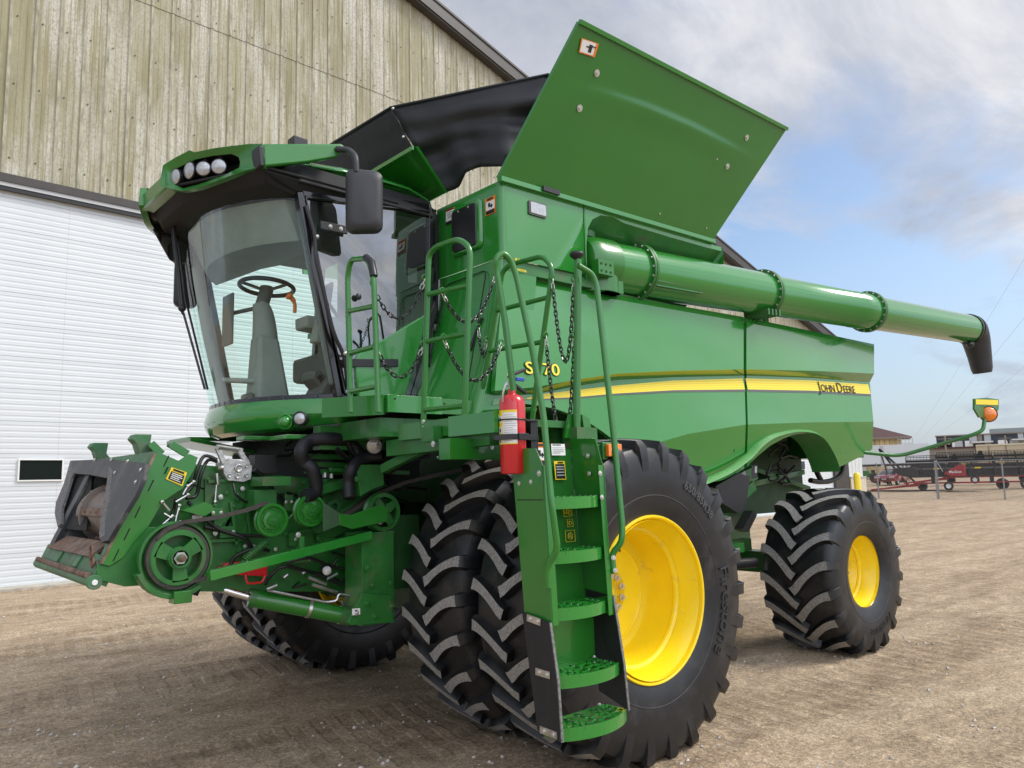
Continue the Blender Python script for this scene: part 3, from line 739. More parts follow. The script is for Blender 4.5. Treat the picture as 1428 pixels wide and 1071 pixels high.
# top rim and inner wall
plan2 = [(x + (.05 if x < TX + .06 else 0), y + .05) for x, y in plan]
vstrip([V((x, y, zt(x))) for x, y in plan2], [V((x, y, zt(x))) for x, y in plan], 'greenp')
# strip under the near cover, arched opening for the tube, sloping soffit
xe = A(1008, 345, y=TY).x
opn = [A(px, py, y=TY) for px, py in [(818, 338), (820, 318), (826, 306), (838, 300), (855, 302), (871, 311), (930, 329), (985, 345), (1006, 350)]]
tp = [(p.x, 3.865 if i else 3.865) for i, p in enumerate(opn)]
vstrip([V((xw, TY, z0))] + [V((p.x, TY, p.z)) for p in opn], [V((xw, TY, 3.865))] + [V((p.x, TY, 3.872)) for p in opn], 'greenp')
vstrip([V((p.x, TY + .002, p.z)) for p in opn], [V((p.x, -1.02, min(3.36, p.z) if i > 1 else p.z)) for i, p in enumerate(opn)], 'gmech')
mb.quad([V((xe, TY, 3.70)), V((xe, -1.0, 3.30)), V((xe, -1.0, 3.87)), V((xe, TY, 3.87))], 'greenp')
mb.quad([V((xw, -1.03, z0)), V((xe, -1.03, z0)), V((xe, -1.03, 3.87)), V((xw, -1.03, 3.87))], 'gmech')
mb.quad([V((xw, TY, z0)), V((xw, -1.03, z0)), V((xw, -1.03, 3.87)), V((xw, TY, 3.87))], 'gmech')
# far walls and floor
for a, b_ in (((TX, .8), (.3, 1.58)), ((.3, 1.58), (2.2, 1.58)), ((2.2, 1.58), (2.2, -1.0)), ((TX, -.62), (TX, .8))):
    mb.prism([(a[0], a[1], 3.2), (b_[0], b_[1], 3.2), (b_[0], b_[1], 3.87), (a[0], a[1], 3.87)], (.03, -.03, 0), 'gmech')
mb.boxp((TX + .05, -1.5, 3.19), (2.15, 1.5, 3.24), 'gmech')
tank = mb.build('grain_tank', H, smooth=30, rec=False)
mb = MB()
mb.boxp((xw - .01, TY - .005, 3.28), (xw + .004, TY + .03, 3.86), 'gmech')
mb.boxp((TX + .03, TY + .02, 3.215), (.55, TY + .3, 3.302), 'gmech'); mb.boxp((TX + .02, TY + .06, 3.205), (TX + .2, -.8, 3.302), 'dark')
mb.build('seam', tank, smooth=0)
# moulded recess with black screen on the front face
mb = MB(); f = [A(px, py, x=TX) for px, py in [(631, 290), (672, 281), (672, 352), (635, 358)]]
y0, y1 = max(p.y for p in f), min(p.y for p in f); zt_, zb_ = 3.77, 3.42
y0, y1 = A(632, 300, x=TX).y, A(674, 300, x=TX).y
zt_, zb_ = A(650, 285, x=TX).z, A(650, 355, x=TX).z
def rrect(u0, u1, v0, v1, r, n=4):
    o = []
    for cx_, cy_, a in ((u1 - r, v1 - r, 0), (u0 + r, v1 - r, 90), (u0 + r, v0 + r, 180), (u1 - r, v0 + r, 270)):
        for k in range(n + 1): t_ = R_(a + 90 * k / n); o.append((cx_ + r * math.cos(t_), cy_ + r * math.sin(t_)))
    return o
mb.hexa([V((TX, u, v)) for u, v in rrect(y1, y0, zb_, zt_, .05)], [V((TX - .03, u, v)) for u, v in rrect(y1 + .012, y0 - .012, zb_ + .012, zt_ - .012, .045)], 'greenp')
fr = mb.build('screen_frame', tank, bevel=.008, smooth=30)
mb = MB(); mb.hexa([V((TX - .029, u, v)) for u, v in rrect(y1 + .045, y0 - .025, zb_ + .03, zt_ - .03, .03)], [V((TX - .038, u, v)) for u, v in rrect(y1 + .05, y0 - .03, zb_ + .035, zt_ - .035, .03)], 'blackp')
for u in (.3, .7): mb.bolt((TX - .037, y1 + .04 + (y0 - y1 - .06) * u, zt_ - .05), (-1, 0, 0), .006)
mb.build('screen', fr, smooth=30)
# work light on the side face
mb = MB(); a, b_ = A(736, 279, y=TY), A(761, 304, y=TY); b_.z = A(736, 298.5, y=TY).z - .035; a.z += .015
u = rrect(a.x, b_.x, b_.z + .035, a.z - .015, .012)
mb.hexa([V((p, TY, q)) for p, q in u], [V((p, TY - .014, q)) for p, q in u], 'grey')
u = rrect(a.x + .012, b_.x - .012, b_.z + .047, a.z - .027, .01); mb.hexa([V((p, TY - .014, q)) for p, q in u], [V((p, TY - .020, q)) for p, q in u], 'lens')
mb.build('work_light', tank, smooth=30)
def decal(name, parent, c4, rows, th=.003):
    """flat sticker: c4 corners tl,tr,br,bl ; rows of (u0,v0,u1,v1,mat)"""
    mb = MB(); tl_, tr_, br_, bl_ = [V(p) for p in c4]; n = (tr_ - tl_).cross(bl_ - tl_).normalized() * -1
    def pt(u, v): return (tl_ * (1 - u) + tr_ * u) * (1 - v) + (bl_ * (1 - u) + br_ * u) * v
    for i, (u0, v0, u1, v1, m) in enumerate(rows): mb.prism([pt(u0, v0) + n * (th * .3 * i), pt(u1, v0) + n * (th * .3 * i), pt(u1, v1) + n * (th * .3 * i), pt(u0, v1) + n * (th * .3 * i)], n * th * .6, m)
    return mb.build(name, parent, smooth=0)
WARN = [(0, 0, 1, 1, 'orangel'), (.08, .22, .92, .72, 'white'), (.08, .75, .92, .96, 'black'), (.3, .32, .5, .5, 'black'), (.35, .48, .75, .56, 'black'), (.6, .42, .68, .62, 'black'), (.2, .06, .8, .14, 'black')]
def on_front(px0, px1, pyt, pyb): a, b_, c_, d_ = A(px0, pyt, x=TX - .003), A(px1, pyt, x=TX - .003), A(px1, pyb, x=TX - .003), A(px0, pyb, x=TX - .003); a.z = b_.z = (a.z + b_.z) / 2; c_.z = d_.z = (c_.z + d_.z) / 2; return a, b_, c_, d_
decal('warning_label', tank, on_front(622, 633.5, 291, 312), [(0, 0, 1, 1, 'white'), (.0, 0, 1, .12, 'dred'), (0, .8, 1, 1, 'black'), (.2, .2, .8, .26, 'lgrey'), (.2, .34, .7, .4, 'lgrey'), (.3, .46, .75, .6, 'lgrey')])
decal('warning_label', tank, on_front(677, 691, 275, 299), WARN)
tb = MB(); q_a, q_b = A(718.5, 366, y=TY - .003), A(727, 366, y=TY - .003); ww = q_b.x - q_a.x
for u0, u1, v0, v1 in ((0, .12, -.01, .035), (.2, .3, .003, .035), (.42, .5, .003, .03), (.62, .7, .003, .035), (.2, .7, .0, .008), (.88, 1.0, .003, .03)): tb.boxp((q_a.x + ww * u0, TY - .004, q_a.z + v0), (q_a.x + ww * u1, TY - .001, q_a.z + v1), 'yel2')
tb.build('lettering', tank, smooth=0); tb = MB(); q_a = A(719, 377, y=TY - .003); wt = put_text(tb, 'TRACTOR', .022, q_a, (1, 0, 0), (0, 0, 1), 'yel2', offset=.0008); tb.build('lettering', tank, smooth=0)
# lower front corner panel of the body
mb = MB()
TLp, TRp = V((TX - .0, -.79, 3.30)), V((TX, -1.56, 3.30)); BRp, BLp = V((-.70, -1.53, 2.14)), V((-.86, -.93, 2.14))
g = []
for i in range(13):
    v = i / 12; e = v ** 1.6; l, r = TLp.lerp(BLp, v), TRp.lerp(BRp, v)
    l.x = TLp.x + (BLp.x - TLp.x) * e; r.x = TRp.x + (BRp.x - TRp.x) * e
    row = [l + V((.25, .12, 0)), l + V((.03, .03, 0)), l]
    for k in range(1, 6): row.append(l.lerp(r, k / 6) + V((.012 * math.sin(math.pi * k / 6), 0, 0)))
    for k in range(6): a = math.pi / 2 * k / 5; row.append(r + V((.05 - .05 * math.cos(a), .05 - .05 * math.sin(a) - .0, 0)))
    row.append(V((r.x + .35, r.y, r.z)))
    g.append(row)
K = len(g[0]); mb.add([p for r in g for p in r], [[i * K + k, i * K + k + 1, (i + 1) * K + k + 1, (i + 1) * K + k] for i in range(12) for k in range(K - 1)], 'greenp')
body = mb.build('front_corner_panel', H, smooth=50, rec=False)
mb = MB()      # service door seams and pull
def onf(u, v):
    e = v ** 1.6; l = V((TLp.x + (BLp.x - TLp.x) * e, TLp.y + (BLp.y - TLp.y) * v, TLp.z + (BLp.z - TLp.z) * v)); r = V((TRp.x + (BRp.x - TRp.x) * e, TRp.y + (BRp.y - TRp.y) * v, TRp.z + (BRp.z - TRp.z) * v)); return l.lerp(r, u) + V((-.002, 0, 0))
mb.tube(arcpath([onf(.14, .9), onf(.16, .06), onf(.80, .05), onf(.83, .93)], .05, 4), .004, 'dark', 6); mb.tube([onf(.03, .90), onf(.80, .90)], .004, 'dark', 6)
mb.tube(smoothpath([onf(.80, .36), onf(.74, .45), onf(.70, .56)], 3), .011, 'blackp', 8); mb.build('door_seam', body, smooth=30)

# ------------------------------------------------------------------ near tank cover
HA, HB = V((-.47, TY, 3.875)), V((2.15, TY, 3.905)); TA, TB = A(808, 30, y=-2.10), A(1097, 180, y=-2.10)
nl = (TB - HA).cross(TA - HB).normalized(); 
if nl.y > 0: nl = -nl
mb = MB()
def lidpt(u, v): return (HA * (1 - u) + HB * u) * (1 - v) + (TA * (1 - u) + TB * u) * v
CR = []
for px, py in ((780, 116), (840, 131), (900, 152), (960, 178), (1010, 204), (1050, 226)):
    q = Aq(px, py, HA, nl); v = (q.z - HA.z) / (TA.z - HA.z); l_ = HA.lerp(TA, v); r_ = HB.lerp(TB, v); CR.append(((q - l_).dot(r_ - l_) / (r_ - l_).length_squared, v))
crf = lerpf(CR)
nu, nv = 60, 60; front = []
for j in range(nv + 1):
    for i in range(nu + 1):
        u, v = i / nu, j / nv; p = lidpt(u, v)
        dd = v - crf(u)      # pressed crease
        bul = .012 * (math.exp(-(dd / .026) ** 2) if dd > 0 else math.exp(-(dd / .11) ** 2)) * math.sin(math.pi * min(1, max(0, (u - .06) / .90)))
        front.append(p + nl * bul)
k = (nu + 1); fs = [[j * k + i, j * k + i + 1, (j + 1) * k + i + 1, (j + 1) * k + i] for j in range(nv) for i in range(nu)]
mb.add(front, fs, 'green')
bk = [p - nl * .03 for p in (HA, HB, TB, TA)]; mb.quad(bk, 'green')
for p, q in ((HA, HB), (HB, TB), (TB, TA), (TA, HA)): mb.quad([p, q, q - nl * .03, p - nl * .03], 'green')
mb.beam(TA + nl * .004, TB + nl * .004, .03, .03, 'greenp', up=nl); 
lid = mb.build('tank_cover', H, smooth=40)
mb = MB(); mb.beam(HA + V((0, -.012, -.01)), HB + V((0, -.012, -.01)), .05, .035, 'greenp'); q = lidpt(.17, 0); mb.beam(q + V((-.05, -.045, -.0)), q + V((.12, -.045, -.0)), .02, .035, 'blackp'); mb.build('cover_hinge', lid, smooth=0)
mb = MB()
for px, py in ((832, 102), (808, 151), (1041, 192), (1014, 232)): p = Aq(px, py, HA, nl); mb.bolt(p + nl * .002, nl, .018, .012)
for px, py in ((1000, 222), (920, 298), (985, 318)): p = Aq(px, py, HA, nl); mb.bolt(p + nl * .002, nl, .006, .005)
into(mb, lid)
def onlid(px, py): return Aq(px, py, HA + nl * .006, nl)
decal('warning_label', lid, [onlid(811, 53), onlid(835, 61), onlid(829, 80), onlid(807, 73)], [(0, 0, 1, 1, 'orangel'), (.06, .06, .85, .92, 'white'), (.5, .25, .7, .8, 'black'), (.35, .4, .55, .5, 'black'), (.66, .3, .9, .38, 'black')])
# far and front covers
mb = MB(); mb.prism([(-.4, 1.60, 3.88), (2.1, 1.60, 3.88), (2.5, 2.05, 4.62), (-.2, 2.05, 4.62)], (0, .03, .01), 'green'); mb.build('tank_cover', H, smooth=0)
g1, g2, g3 = A(579, 204, x=-.92), A(523, 238, x=-.92), A(621, 269, x=-.50)
mb = MB(); g4 = V((-.50, .6, 3.9)); g5 = V((-.92, .6, g1.z)); g2b = g2 + V((0, .05, -.0))
mb.prism([g3, g1, g5, g4], (.025, 0, .01), 'green'); mb.prism([g1 + V((-.012, -.0, .0)), g5 + V((-.012, 0, 0)), g5 + V((-.012, 0, -.03)), g1 + V((-.012, 0, -.03))], (-.012, 0, 0), 'greenp')
mb.build('tank_cover', H, smooth=0)
# black cloth extension
t1, t2 = A(470, 196, x=-.80), A(545, 150, x=-.76); t3 = A(764, 104, y=-1.62)
e1 = V((-.75, 1.3, 4.75)); b1 = V((-.50, .9, 3.92)); b2 = A(612, 272, x=-.44); l3 = A(700, 232, y=-1.45); l2 = A(650, 236, y=-.9)
print('cloth', t1, t2, t3, b2, l2, l3)
mb = MB(); NU, NV = 34, 18
def cloth(top, bot, amp, ph, m='fabric'):
    T = smoothpath(top, 6) if len(top) > 2 else top; 
    def samp(pl, u):
        Ls = [0]; 
        for a, b_ in zip(pl, pl[1:]): Ls.append(Ls[-1] + (b_ - a).length)
        d = u * Ls[-1]
        for i in range(len(pl) - 1):
            if d <= Ls[i + 1] + 1e-9: return pl[i].lerp(pl[i + 1], (d - Ls[i]) / max(1e-9, Ls[i + 1] - Ls[i]))
        return pl[-1]
    vs = []
    for j in range(NV + 1):
        for i in range(NU + 1):
            u, v = i / NU, j / NV; p = samp(top, u).lerp(samp(bot, u), v)
            wv = amp * math.sin(math.pi * v) * (math.sin(9 * v + 3 * u + ph) + .7 * math.sin(21 * v - 5 * u + ph) + .5 * noise.noise(V((u * 6, v * 5, ph))) * 2)
            vs.append(p + V((wv * .5, wv, wv * .3)))
    k = NU + 1; mb.add(vs, [[j * k + i, j * k + i + 1, (j + 1) * k + i + 1, (j + 1) * k + i] for j in range(NV) for i in range(NU)], m)
far = V((-.80, 1.2, t1.z + .02))
cloth([far, t1, t2], [V((-.5, 1.2, 3.9)), V((-.46, -.2, 3.92)), b2], .012, 1)
lr = A(695, 250, y=-1.40)
cloth([t2, t3, V((.75, -1.72, t3.z + .02))], [b2, A(640, 262, y=-.95), A(650, 240, y=-1.1), A(668, 233, y=-1.2), A(702, 232, y=-1.5), V((.5, -1.56, 4.05))], .034, 2)
cl = mb.build('cloth_extension', H, smooth=60, rec=False, solid=.004)
mb = MB(); mb.tube([far, t1, t2, t3, V((.75, -1.72, t3.z + .02))], .012, 'fabric', 8)
for px, py in ((548.5, 152.5), (563, 192)): p = A(px, py, x=-.775); mb.ball(p + V((-.01, -.01, 0)), .012, 'bolt', 8)
mb.build('cloth_hem', cl, smooth=60)
# deck rails beyond the tank
mb = MB(); mb.beam((2.0, .2, 3.95), (4.6, .2, 3.75), .05, .06, 'green'); mb.boxp((2.5, .15, 3.92), (2.75, .25, 4.02), 'blackp'); mb.boxp((2.9, .1, 3.88), (3.3, .2, 3.93), 'green')
for x in (2.2, 3.6): mb.beam((x, .2, 3.1), (x, .2, 3.9), .05, .05, 'green')
mb.build('deck_rail', H, smooth=0)

# ------------------------------------------------------------------ unloading tube
AX0, AX1 = V((.75, -1.45, 3.455)), V((7.85, -1.83, 3.66)); ad = (AX1 - AX0).normalized()
def ax(x): return AX0 + ad * ((x - AX0.x) / ad.x)
mb = MB(); r1, r2, r3 = .212, .203, .197
mb.lathe([(0, r1), ((ax(2.98) - AX0).length, r1), ((ax(2.98) - AX0).length, r2), ((ax(4.70) - AX0).length, r2), ((ax(4.705) - AX0).length, r2 + .004), ((ax(5.05) - AX0).length, r2 + .004), ((ax(5.05) - AX0).length, r3), ((AX1 - AX0).length, r3), ((AX1 - AX0).length, r3 - .01), (0, r3 - .01)], AX0, ad, 'greenp', 64)
tube = mb.build('unloading_tube', H, smooth=40)
for x, r in ((1.15, r1), (2.98, r1), (5.05, r2 + .004)):
    mb = MB(); o = ax(x); mb.lathe([(-.028, r), (-.028, r + .032), (-.004, r + .032), (-.003, r + .028), (.003, r + .028), (.004, r + .032), (.028, r + .032), (.028, r)], o, ad, 'gmech', 56)
    d, u_, q_ = basis(ad)
    for k in range(18): a = 2 * math.pi * k / 18; e = u_ * math.cos(a) + q_ * math.sin(a); mb.bolt(o + ad * .028 + e * (r + .016), ad, .008, .012); mb.bolt(o - ad * .028 + e * (r + .016), -ad, .008, .012)
    mb.build('flange', tube, smooth=30)
mb = MB(); o = ax(7.78); mb.lathe([(-.0, r3), (-.0, r3 + .012), (.05, r3 + .012), (.05, r3)], o, ad, 'blackp', 48)
for px, py in ((1, 1),): pass
mb.build('end_band', tube, smooth=30)
# elbow and pivot
mb = MB()
mb.lathe([(-.34, 0), (-.34, .14), (-.32, .19), (-.28, .215), (-.20, .225), (-.02, .225), (0, .20)], AX0 + ad * .05, ad, 'green', 48)
mb.cyl((.60, -1.36, 3.5), (.60, -1.36, 3.85), .09, 'gmech'); mb.cyl((.60, -1.36, 3.68), (.60, -1.36, 3.73), .12, 'gmech')
mb.cyl((.66, -1.44, 3.2), (.66, -1.44, 3.5), .20, 'green', n=40)
a, b_ = A(833, 361, y=-1.68), A(855, 386, y=-1.68); mb.boxp((a.x, -1.69, b_.z), (b_.x, -1.62, a.z), 'green')
for u in (.2, .5, .8):
    for v in (.25, .75): mb.bolt((a.x + (b_.x - a.x) * u, -1.69, b_.z + (a.z - b_.z) * v), (0, -1, 0), .008, .01, 'gmech')
mb.boxp((.60, -1.62, 3.2), (.80, -1.35, 3.30), 'green')
mb.build('tube_elbow', tube, smooth=35, bevel=.0)
mb = MB()
for dz in (-.11, -.15): o = ax(1.18); mb.prism([o + V((0, -.19, dz)), o + V((.62, -.21, dz + .015)), o + V((.55, -.10, dz + .01)), o + V((0, -.10, dz))], (0, 0, .012), 'gmech')
mb.build('tube_fin', tube, smooth=0); mb = MB()
for k in range(4): o = ax(2.80 + .06 * k); mb.boxp((o.x, o.y - .17, o.z - .25), (o.x + .03, o.y + .1, o.z - .19), 'gmech')
mb.boxp((3.0, -1.50, 3.10), (3.08, -1.42, 3.36), 'gmech'); mb.boxp((3.20, -1.45, 3.10), (3.28, -1.38, 3.36), 'gmech')
mb.build('tube_cradle', H, smooth=0)
mb = MB()      # rubber spout
e = AX1; sp = [e + ad * .02, e + ad * .10 + V((0, 0, -.02)), e + ad * .18 + V((0, 0, -.12)), e + ad * .23 + V((0, 0, -.26)), e + ad * .27 + V((0, 0, -.42)), e + ad * .30 + V((0, 0, -.60))]
mb.tube(smoothpath(sp, 5), [.207 - .002 * i for i in range(6)] + [.195 - .0035 * i for i in range(18)] + [.125, .118], 'mirror', 28, cap=False)
spo = mb.build('spout', tube, smooth=60, rec=False)
mb = MB(); p = e + V((-.05, -.05, -.22)); mb.ball(p + V((-.12, 0, -.02)), .06, 'blackp', 12, (1.2, .8, .8)); mb.cyl(p, p + V((-.1, 0, -.0)), .02, 'blackp'); mb.cyl(p + V((0, 0, .08)), p, .012, 'bolt'); mb.build('spout_lamp', tube, smooth=40)
# ------------------------------------------------------------------ cab
def wsx(th, v):      # windscreen surface: th -1 near .. +1 far, v 0 bottom .. 1 top
    xb = -1.82 + .445 * abs(th) ** 2.3; xt = -2.07 + .395 * abs(th) ** 2.3
    x = xb * (1 - v) + xt * v - .03 * math.sin(math.pi * v); return V((x, .90 * th, (2.315 + (3.68 - 2.315) * v)))
mb = MB(); NT, NVv = 40, 14
mb.add([wsx(-1 + 2 * i / NT, j / NVv) for j in range(NVv + 1) for i in range(NT + 1)], [[j * (NT + 1) + i, j * (NT + 1) + i + 1, (j + 1) * (NT + 1) + i + 1, (j + 1) * (NT + 1) + i] for j in range(NVv) for i in range(NT)], 'glass')
# cab body (the part itself): floor, posts, sills, roof lining
cb = MB()
Ab, At, Cb, Ct = V((-1.375, -.90, 2.31)), V((-1.675, -.90, 3.69)), V((-.64, -.90, 2.36)), V((-.60, -.90, 3.80))
for s in (1, -1):
    q = lambda p: V((p.x, p.y * s, p.z))
    cb.beam(q(Ab), q(At), .05, .075, 'blackg', up=(0, 1, 0)); cb.beam(q(V((-.66, -.89, 2.3))), q(V((-.565, -.89, 3.82))), .06, .06, 'blackg', up=(0, 1, 0))
    cb.beam(q(Ab + V((0, 0, 0))), q(V((-.62, -.90, 2.31))), .05, .05, 'blackg'); cb.beam(q(At + V((.02, 0, .02))), q(Ct), .05, .09, 'blackg')
fl = [wsx(-1 + 2 * i / 20, 0) for i in range(21)]
cb.prism([p + V((.01, 0, -.20)) for p in fl] + [V((-.60, .9, 2.115)), V((-.60, -.9, 2.115))], (0, 0, .19), 'interd')
for a, b_ in zip(fl, fl[1:]): cb.beam(a + V((0, 0, .004)), b_ + V((0, 0, .004)), .03, .045, 'blackg')
cb.prism([V((-.62, -.9, 2.3)), V((-.62, -.9, 2.95)), V((-.62, .9, 2.95)), V((-.62, .9, 2.3))], (.05, 0, 0), 'interd')
cb.prism([V((-.60, -.88, 2.95)), V((-.58, -.88, 3.8)), V((-.58, -.55, 3.8)), V((-.60, -.55, 2.95))], (.04, 0, 0), 'interd')
cab = cb.build('cab', H, bevel=.008, smooth=30)
ws = mb.build('windscreen', cab, smooth=60, rec=False)
# door glass with black border
mb = MB()
D0, D1, D2, D3 = V((-1.335, -.915, 2.34)), V((-1.635, -.915, 3.66)), V((-.615, -.915, 3.775)), V((-.63, -.915, 2.36))
def dpt(u, v): return (D0 * (1 - u) + D3 * u) * (1 - v) + (D1 * (1 - u) + D2 * u) * v
nn = 10; mb.add([dpt(i / nn, j / nn) + V((0, -.035 * math.sin(math.pi * i / nn) * math.sin(math.pi * min(1, .25 + j / nn * .75)), 0)) for j in range(nn + 1) for i in range(nn + 1)], [[j * (nn + 1) + i, j * (nn + 1) + i + 1, (j + 1) * (nn + 1) + i + 1, (j + 1) * (nn + 1) + i] for j in range(nn) for i in range(nn)], 'glassd')
dg = mb.build('door_glass', cab, smooth=60, rec=False)
mb = MB(); mb.add([V((p.x, -p.y, p.z)) for p in (D0, D3, D2, D1)], [[0, 1, 2, 3]], 'glass'); mb.build('side_glass', cab, smooth=0, rec=False)
mb = MB()
bo = [dpt(.0, .0), dpt(0, 1), dpt(1, 1), dpt(1, 0)]
for a, b_ in zip(bo, bo[1:] + bo[:1]): mb.beam(a + V((0, -.004, 0)), b_ + V((0, -.004, 0)), .012, .045, 'blackg', up=(0, 1, 0))
mb.beam(dpt(.03, .155) + V((0, -.03, 0)), dpt(.60, .165) + V((0, -.045, 0)), .03, .055, 'blackp', up=(0, 0, 1))
hb = dpt(.06, .86) + V((0, -.035, 0)); mb.beam(hb, hb + V((.20, -.005, .0)), .02, .055, 'mirror', up=(0, 0, 1)); mb.bolt(hb + V((.07, -.012, 0)), (0, -1, 0), .010); mb.bolt(hb + V((.15, -.012, 0)), (0, -1, 0), .010)
hr = [dpt(.0, .95) + V((-.02, -.03, 0)), dpt(.0, .80) + V((-.01, -.06, 0)), dpt(-.02, .68) + V((-.03, -.07, 0)), dpt(-.02, .30) + V((-.01, -.07, 0)), dpt(.04, .18) + V((0, -.06, 0)), dpt(.03, .02) + V((0, -.03, 0))]
mb.tube(arcpath(hr, .06, 4), .014, 'blackp', 10); mb.ball(dpt(.01, .79) + V((-.01, -.06, 0)), .018, 'steel', 8); mb.ball(dpt(.04, .20) + V((0, -.07, 0)), .018, 'steel', 8)
mb.ball(dpt(.27, .50) + V((0, -.055, 0)), .024, 'blackp', 12, (1, .6, 1))
mb.build('door_frame', cab, bevel=.004, smooth=30)
# interior
mb = MB()
mb.tube(smoothpath([(-1.48, -.02, 2.3), (-1.50, -.02, 2.7), (-1.52, -.02, 3.0), (-1.56, -.02, 3.12)], 5), [.125, .122, .12, .118, .115, .11, .10, .095, .09, .085, .08, .075, .07, .065, .055, .05], 'inter', 16)
mb.cyl((-1.55, -.02, 3.05), (-1.50, -.02, 3.23), .05, 'interd')
mb.boxp((-1.72, .10, 2.80), (-1.70, .30, 3.20), 'interd')
mb.beam((-1.5, .0, 3.1), (-1.70, .2, 3.05), .03, .03, 'interd')
mb.build('steering_column', cab, bevel=.01, smooth=40)
mb = MB()      # pedestal shroud, screens, armrest and cables
mb.hexa([V((-1.62, -.17, 2.30)), V((-1.36, -.20, 2.30)), V((-1.34, .14, 2.30)), V((-1.60, .14, 2.30))], [V((-1.60, -.12, 2.86)), V((-1.44, -.13, 2.84)), V((-1.42, .09, 2.84)), V((-1.58, .09, 2.86))], 'inter')
mb.hexa([V((-1.58, -.09, 2.86)), V((-1.46, -.09, 2.86)), V((-1.46, .05, 2.86)), V((-1.58, .05, 2.86))], [V((-1.57, -.07, 3.12)), V((-1.49, -.07, 3.12)), V((-1.49, .03, 3.12)), V((-1.57, .03, 3.12))], 'inter')
mb.boxp((-1.66, -.10, 2.34), (-1.60, .08, 2.42), 'interd'); mb.build('pedestal', cab, bevel=.03, smooth=40)
mb = MB(); mb.hexa([V((-1.30, -.60, 2.98)), V((-1.27, -.60, 2.98)), V((-1.24, -.40, 2.98)), V((-1.27, -.40, 2.98))], [V((-1.27, -.60, 3.20)), V((-1.24, -.60, 3.20)), V((-1.21, -.40, 3.20)), V((-1.24, -.40, 3.20))], 'interd'); mb.tube([(-1.1, -.5, 2.9), (-1.22, -.5, 3.05)], .015, 'interd', 8); mb.build('monitor', cab, bevel=.008, smooth=30)
mb = MB(); c0 = V((-1.50, -.02, 3.245)); nrm = V((.10, .05, 1)).normalized(); d, u_, q_ = basis(nrm)
ring = [c0 + (u_ * math.cos(a) + q_ * math.sin(a)) * .20 for a in [2 * math.pi * k / 32 for k in range(32)]]
mb.tube(ring, .017, 'blackp', 10, closed=True); mb.cyl(c0 - nrm * .04, c0, .05, 'interd')
for k in (0, 11, 21): mb.tube([c0 - nrm * .03, ring[k]], .013, 'interd', 8)
mb.build('steering_wheel', cab, smooth=50)
mb = MB()
mb.boxp((-1.15, -.28, 2.55), (-.68, .28, 2.75), 'interd'); mb.hexa([V((-.80, -.27, 2.7)), V((-.66, -.27, 2.7)), V((-.66, .27, 2.7)), V((-.80, .27, 2.7))], [V((-.72, -.22, 3.35)), V((-.60, -.22, 3.35)), V((-.60, .22, 3.35)), V((-.72, .22, 3.35))], 'interd'); mb.boxp((-.74, -.15, 3.37), (-.64, .15, 3.55), 'interd')
mb.boxp((-1.0, -.2, 2.3), (-.8, .2, 2.55), 'interd'); mb.build('seat', cab, bevel=.035, smooth=30)
mb = MB()
mb.hexa([V((-1.42, -.52, 2.86)), V((-.85, -.52, 2.82)), V((-.85, -.34, 2.82)), V((-1.42, -.34, 2.86))], [V((-1.42, -.53, 2.95)), V((-.85, -.53, 2.93)), V((-.85, -.33, 2.93)), V((-1.42, -.33, 2.95))], 'inter')
mb.boxp((-1.25, -.50, 2.55), (-.85, -.36, 2.83), 'interd'); mb.boxp((-1.25, -.78, 2.33), (-.75, -.60, 2.85), 'interd')
mb.hexa([V((-1.42, -.70, 2.33)), V((-.92, -.70, 2.33)), V((-.92, -.36, 2.33)), V((-1.38, -.36, 2.33))], [V((-1.22, -.68, 2.66)), V((-.90, -.68, 2.80)), V((-.90, -.38, 2.80)), V((-1.20, -.38, 2.66))], 'interd')
mb.hexa([V((-1.40, -.62, 2.74)), V((-.85, -.62, 2.70)), V((-.85, -.52, 2.70)), V((-1.40, -.52, 2.74))], [V((-1.36, -.62, 2.93)), V((-.85, -.62, 2.97)), V((-.85, -.52, 2.97)), V((-1.36, -.52, 2.93))], 'inter')
for k in range(8): mb.cyl((-1.36 + .02 * k, -.6, 2.5 - .02 * k), (-1.36 + .02 * k, -.4, 2.5 - .02 * k), .045, 'interd', n=12)
mb.build('console', cab, bevel=.015, smooth=30)
mb = MB(); l0 = A(411, 436, y=-.42); mb.tube(smoothpath([l0, l0 + V((0, 0, .06)), l0 + V((-.02, 0, .10)), l0 + V((-.06, 0, .125))], 5), [.013] * 8 + [.018] * 4 + [.026, .028, .026, .016], 'orange', 12); mb.build('control_lever', cab, smooth=50)
mb = MB()
mb.tube(smoothpath([wsx(.72, .98) + V((.06, 0, 0)), wsx(.70, .5) + V((.08, 0, 0)), wsx(.66, .02) + V((.10, 0, 0))], 6), .045, 'inter', 10); mb.tube([(-1.55, -.1, 2.5), (-1.78, .1, 2.52)], .02, 'inter', 8)
mb.build('far_post', cab, smooth=50)
mb = MB()      # head lining and roller blinds
mb.boxp((-1.6, -.85, 3.70), (-.62, .85, 3.76), 'inter')
mb.hexa([wsx(-.85 + 1.7 * i / 12, .80) + V((.16, 0, 0)) for i in range(13)] + [V((-1.2, .8, 3.62)), V((-1.2, -.8, 3.62))], [wsx(-.88 + 1.76 * i / 12, .99) + V((.05, 0, 0)) for i in range(13)] + [V((-1.0, .85, 3.70)), V((-1.0, -.85, 3.70))], 'inter')
mb.build('head_lining', cab, smooth=30)
decal('inspection_sticker', cab, [V((-1.40, -.865, 2.66)), V((-1.33, -.865, 2.66)), V((-1.31, -.865, 2.55)), V((-1.38, -.865, 2.55))], [(0, 0, 1, 1, 'lgrey')])
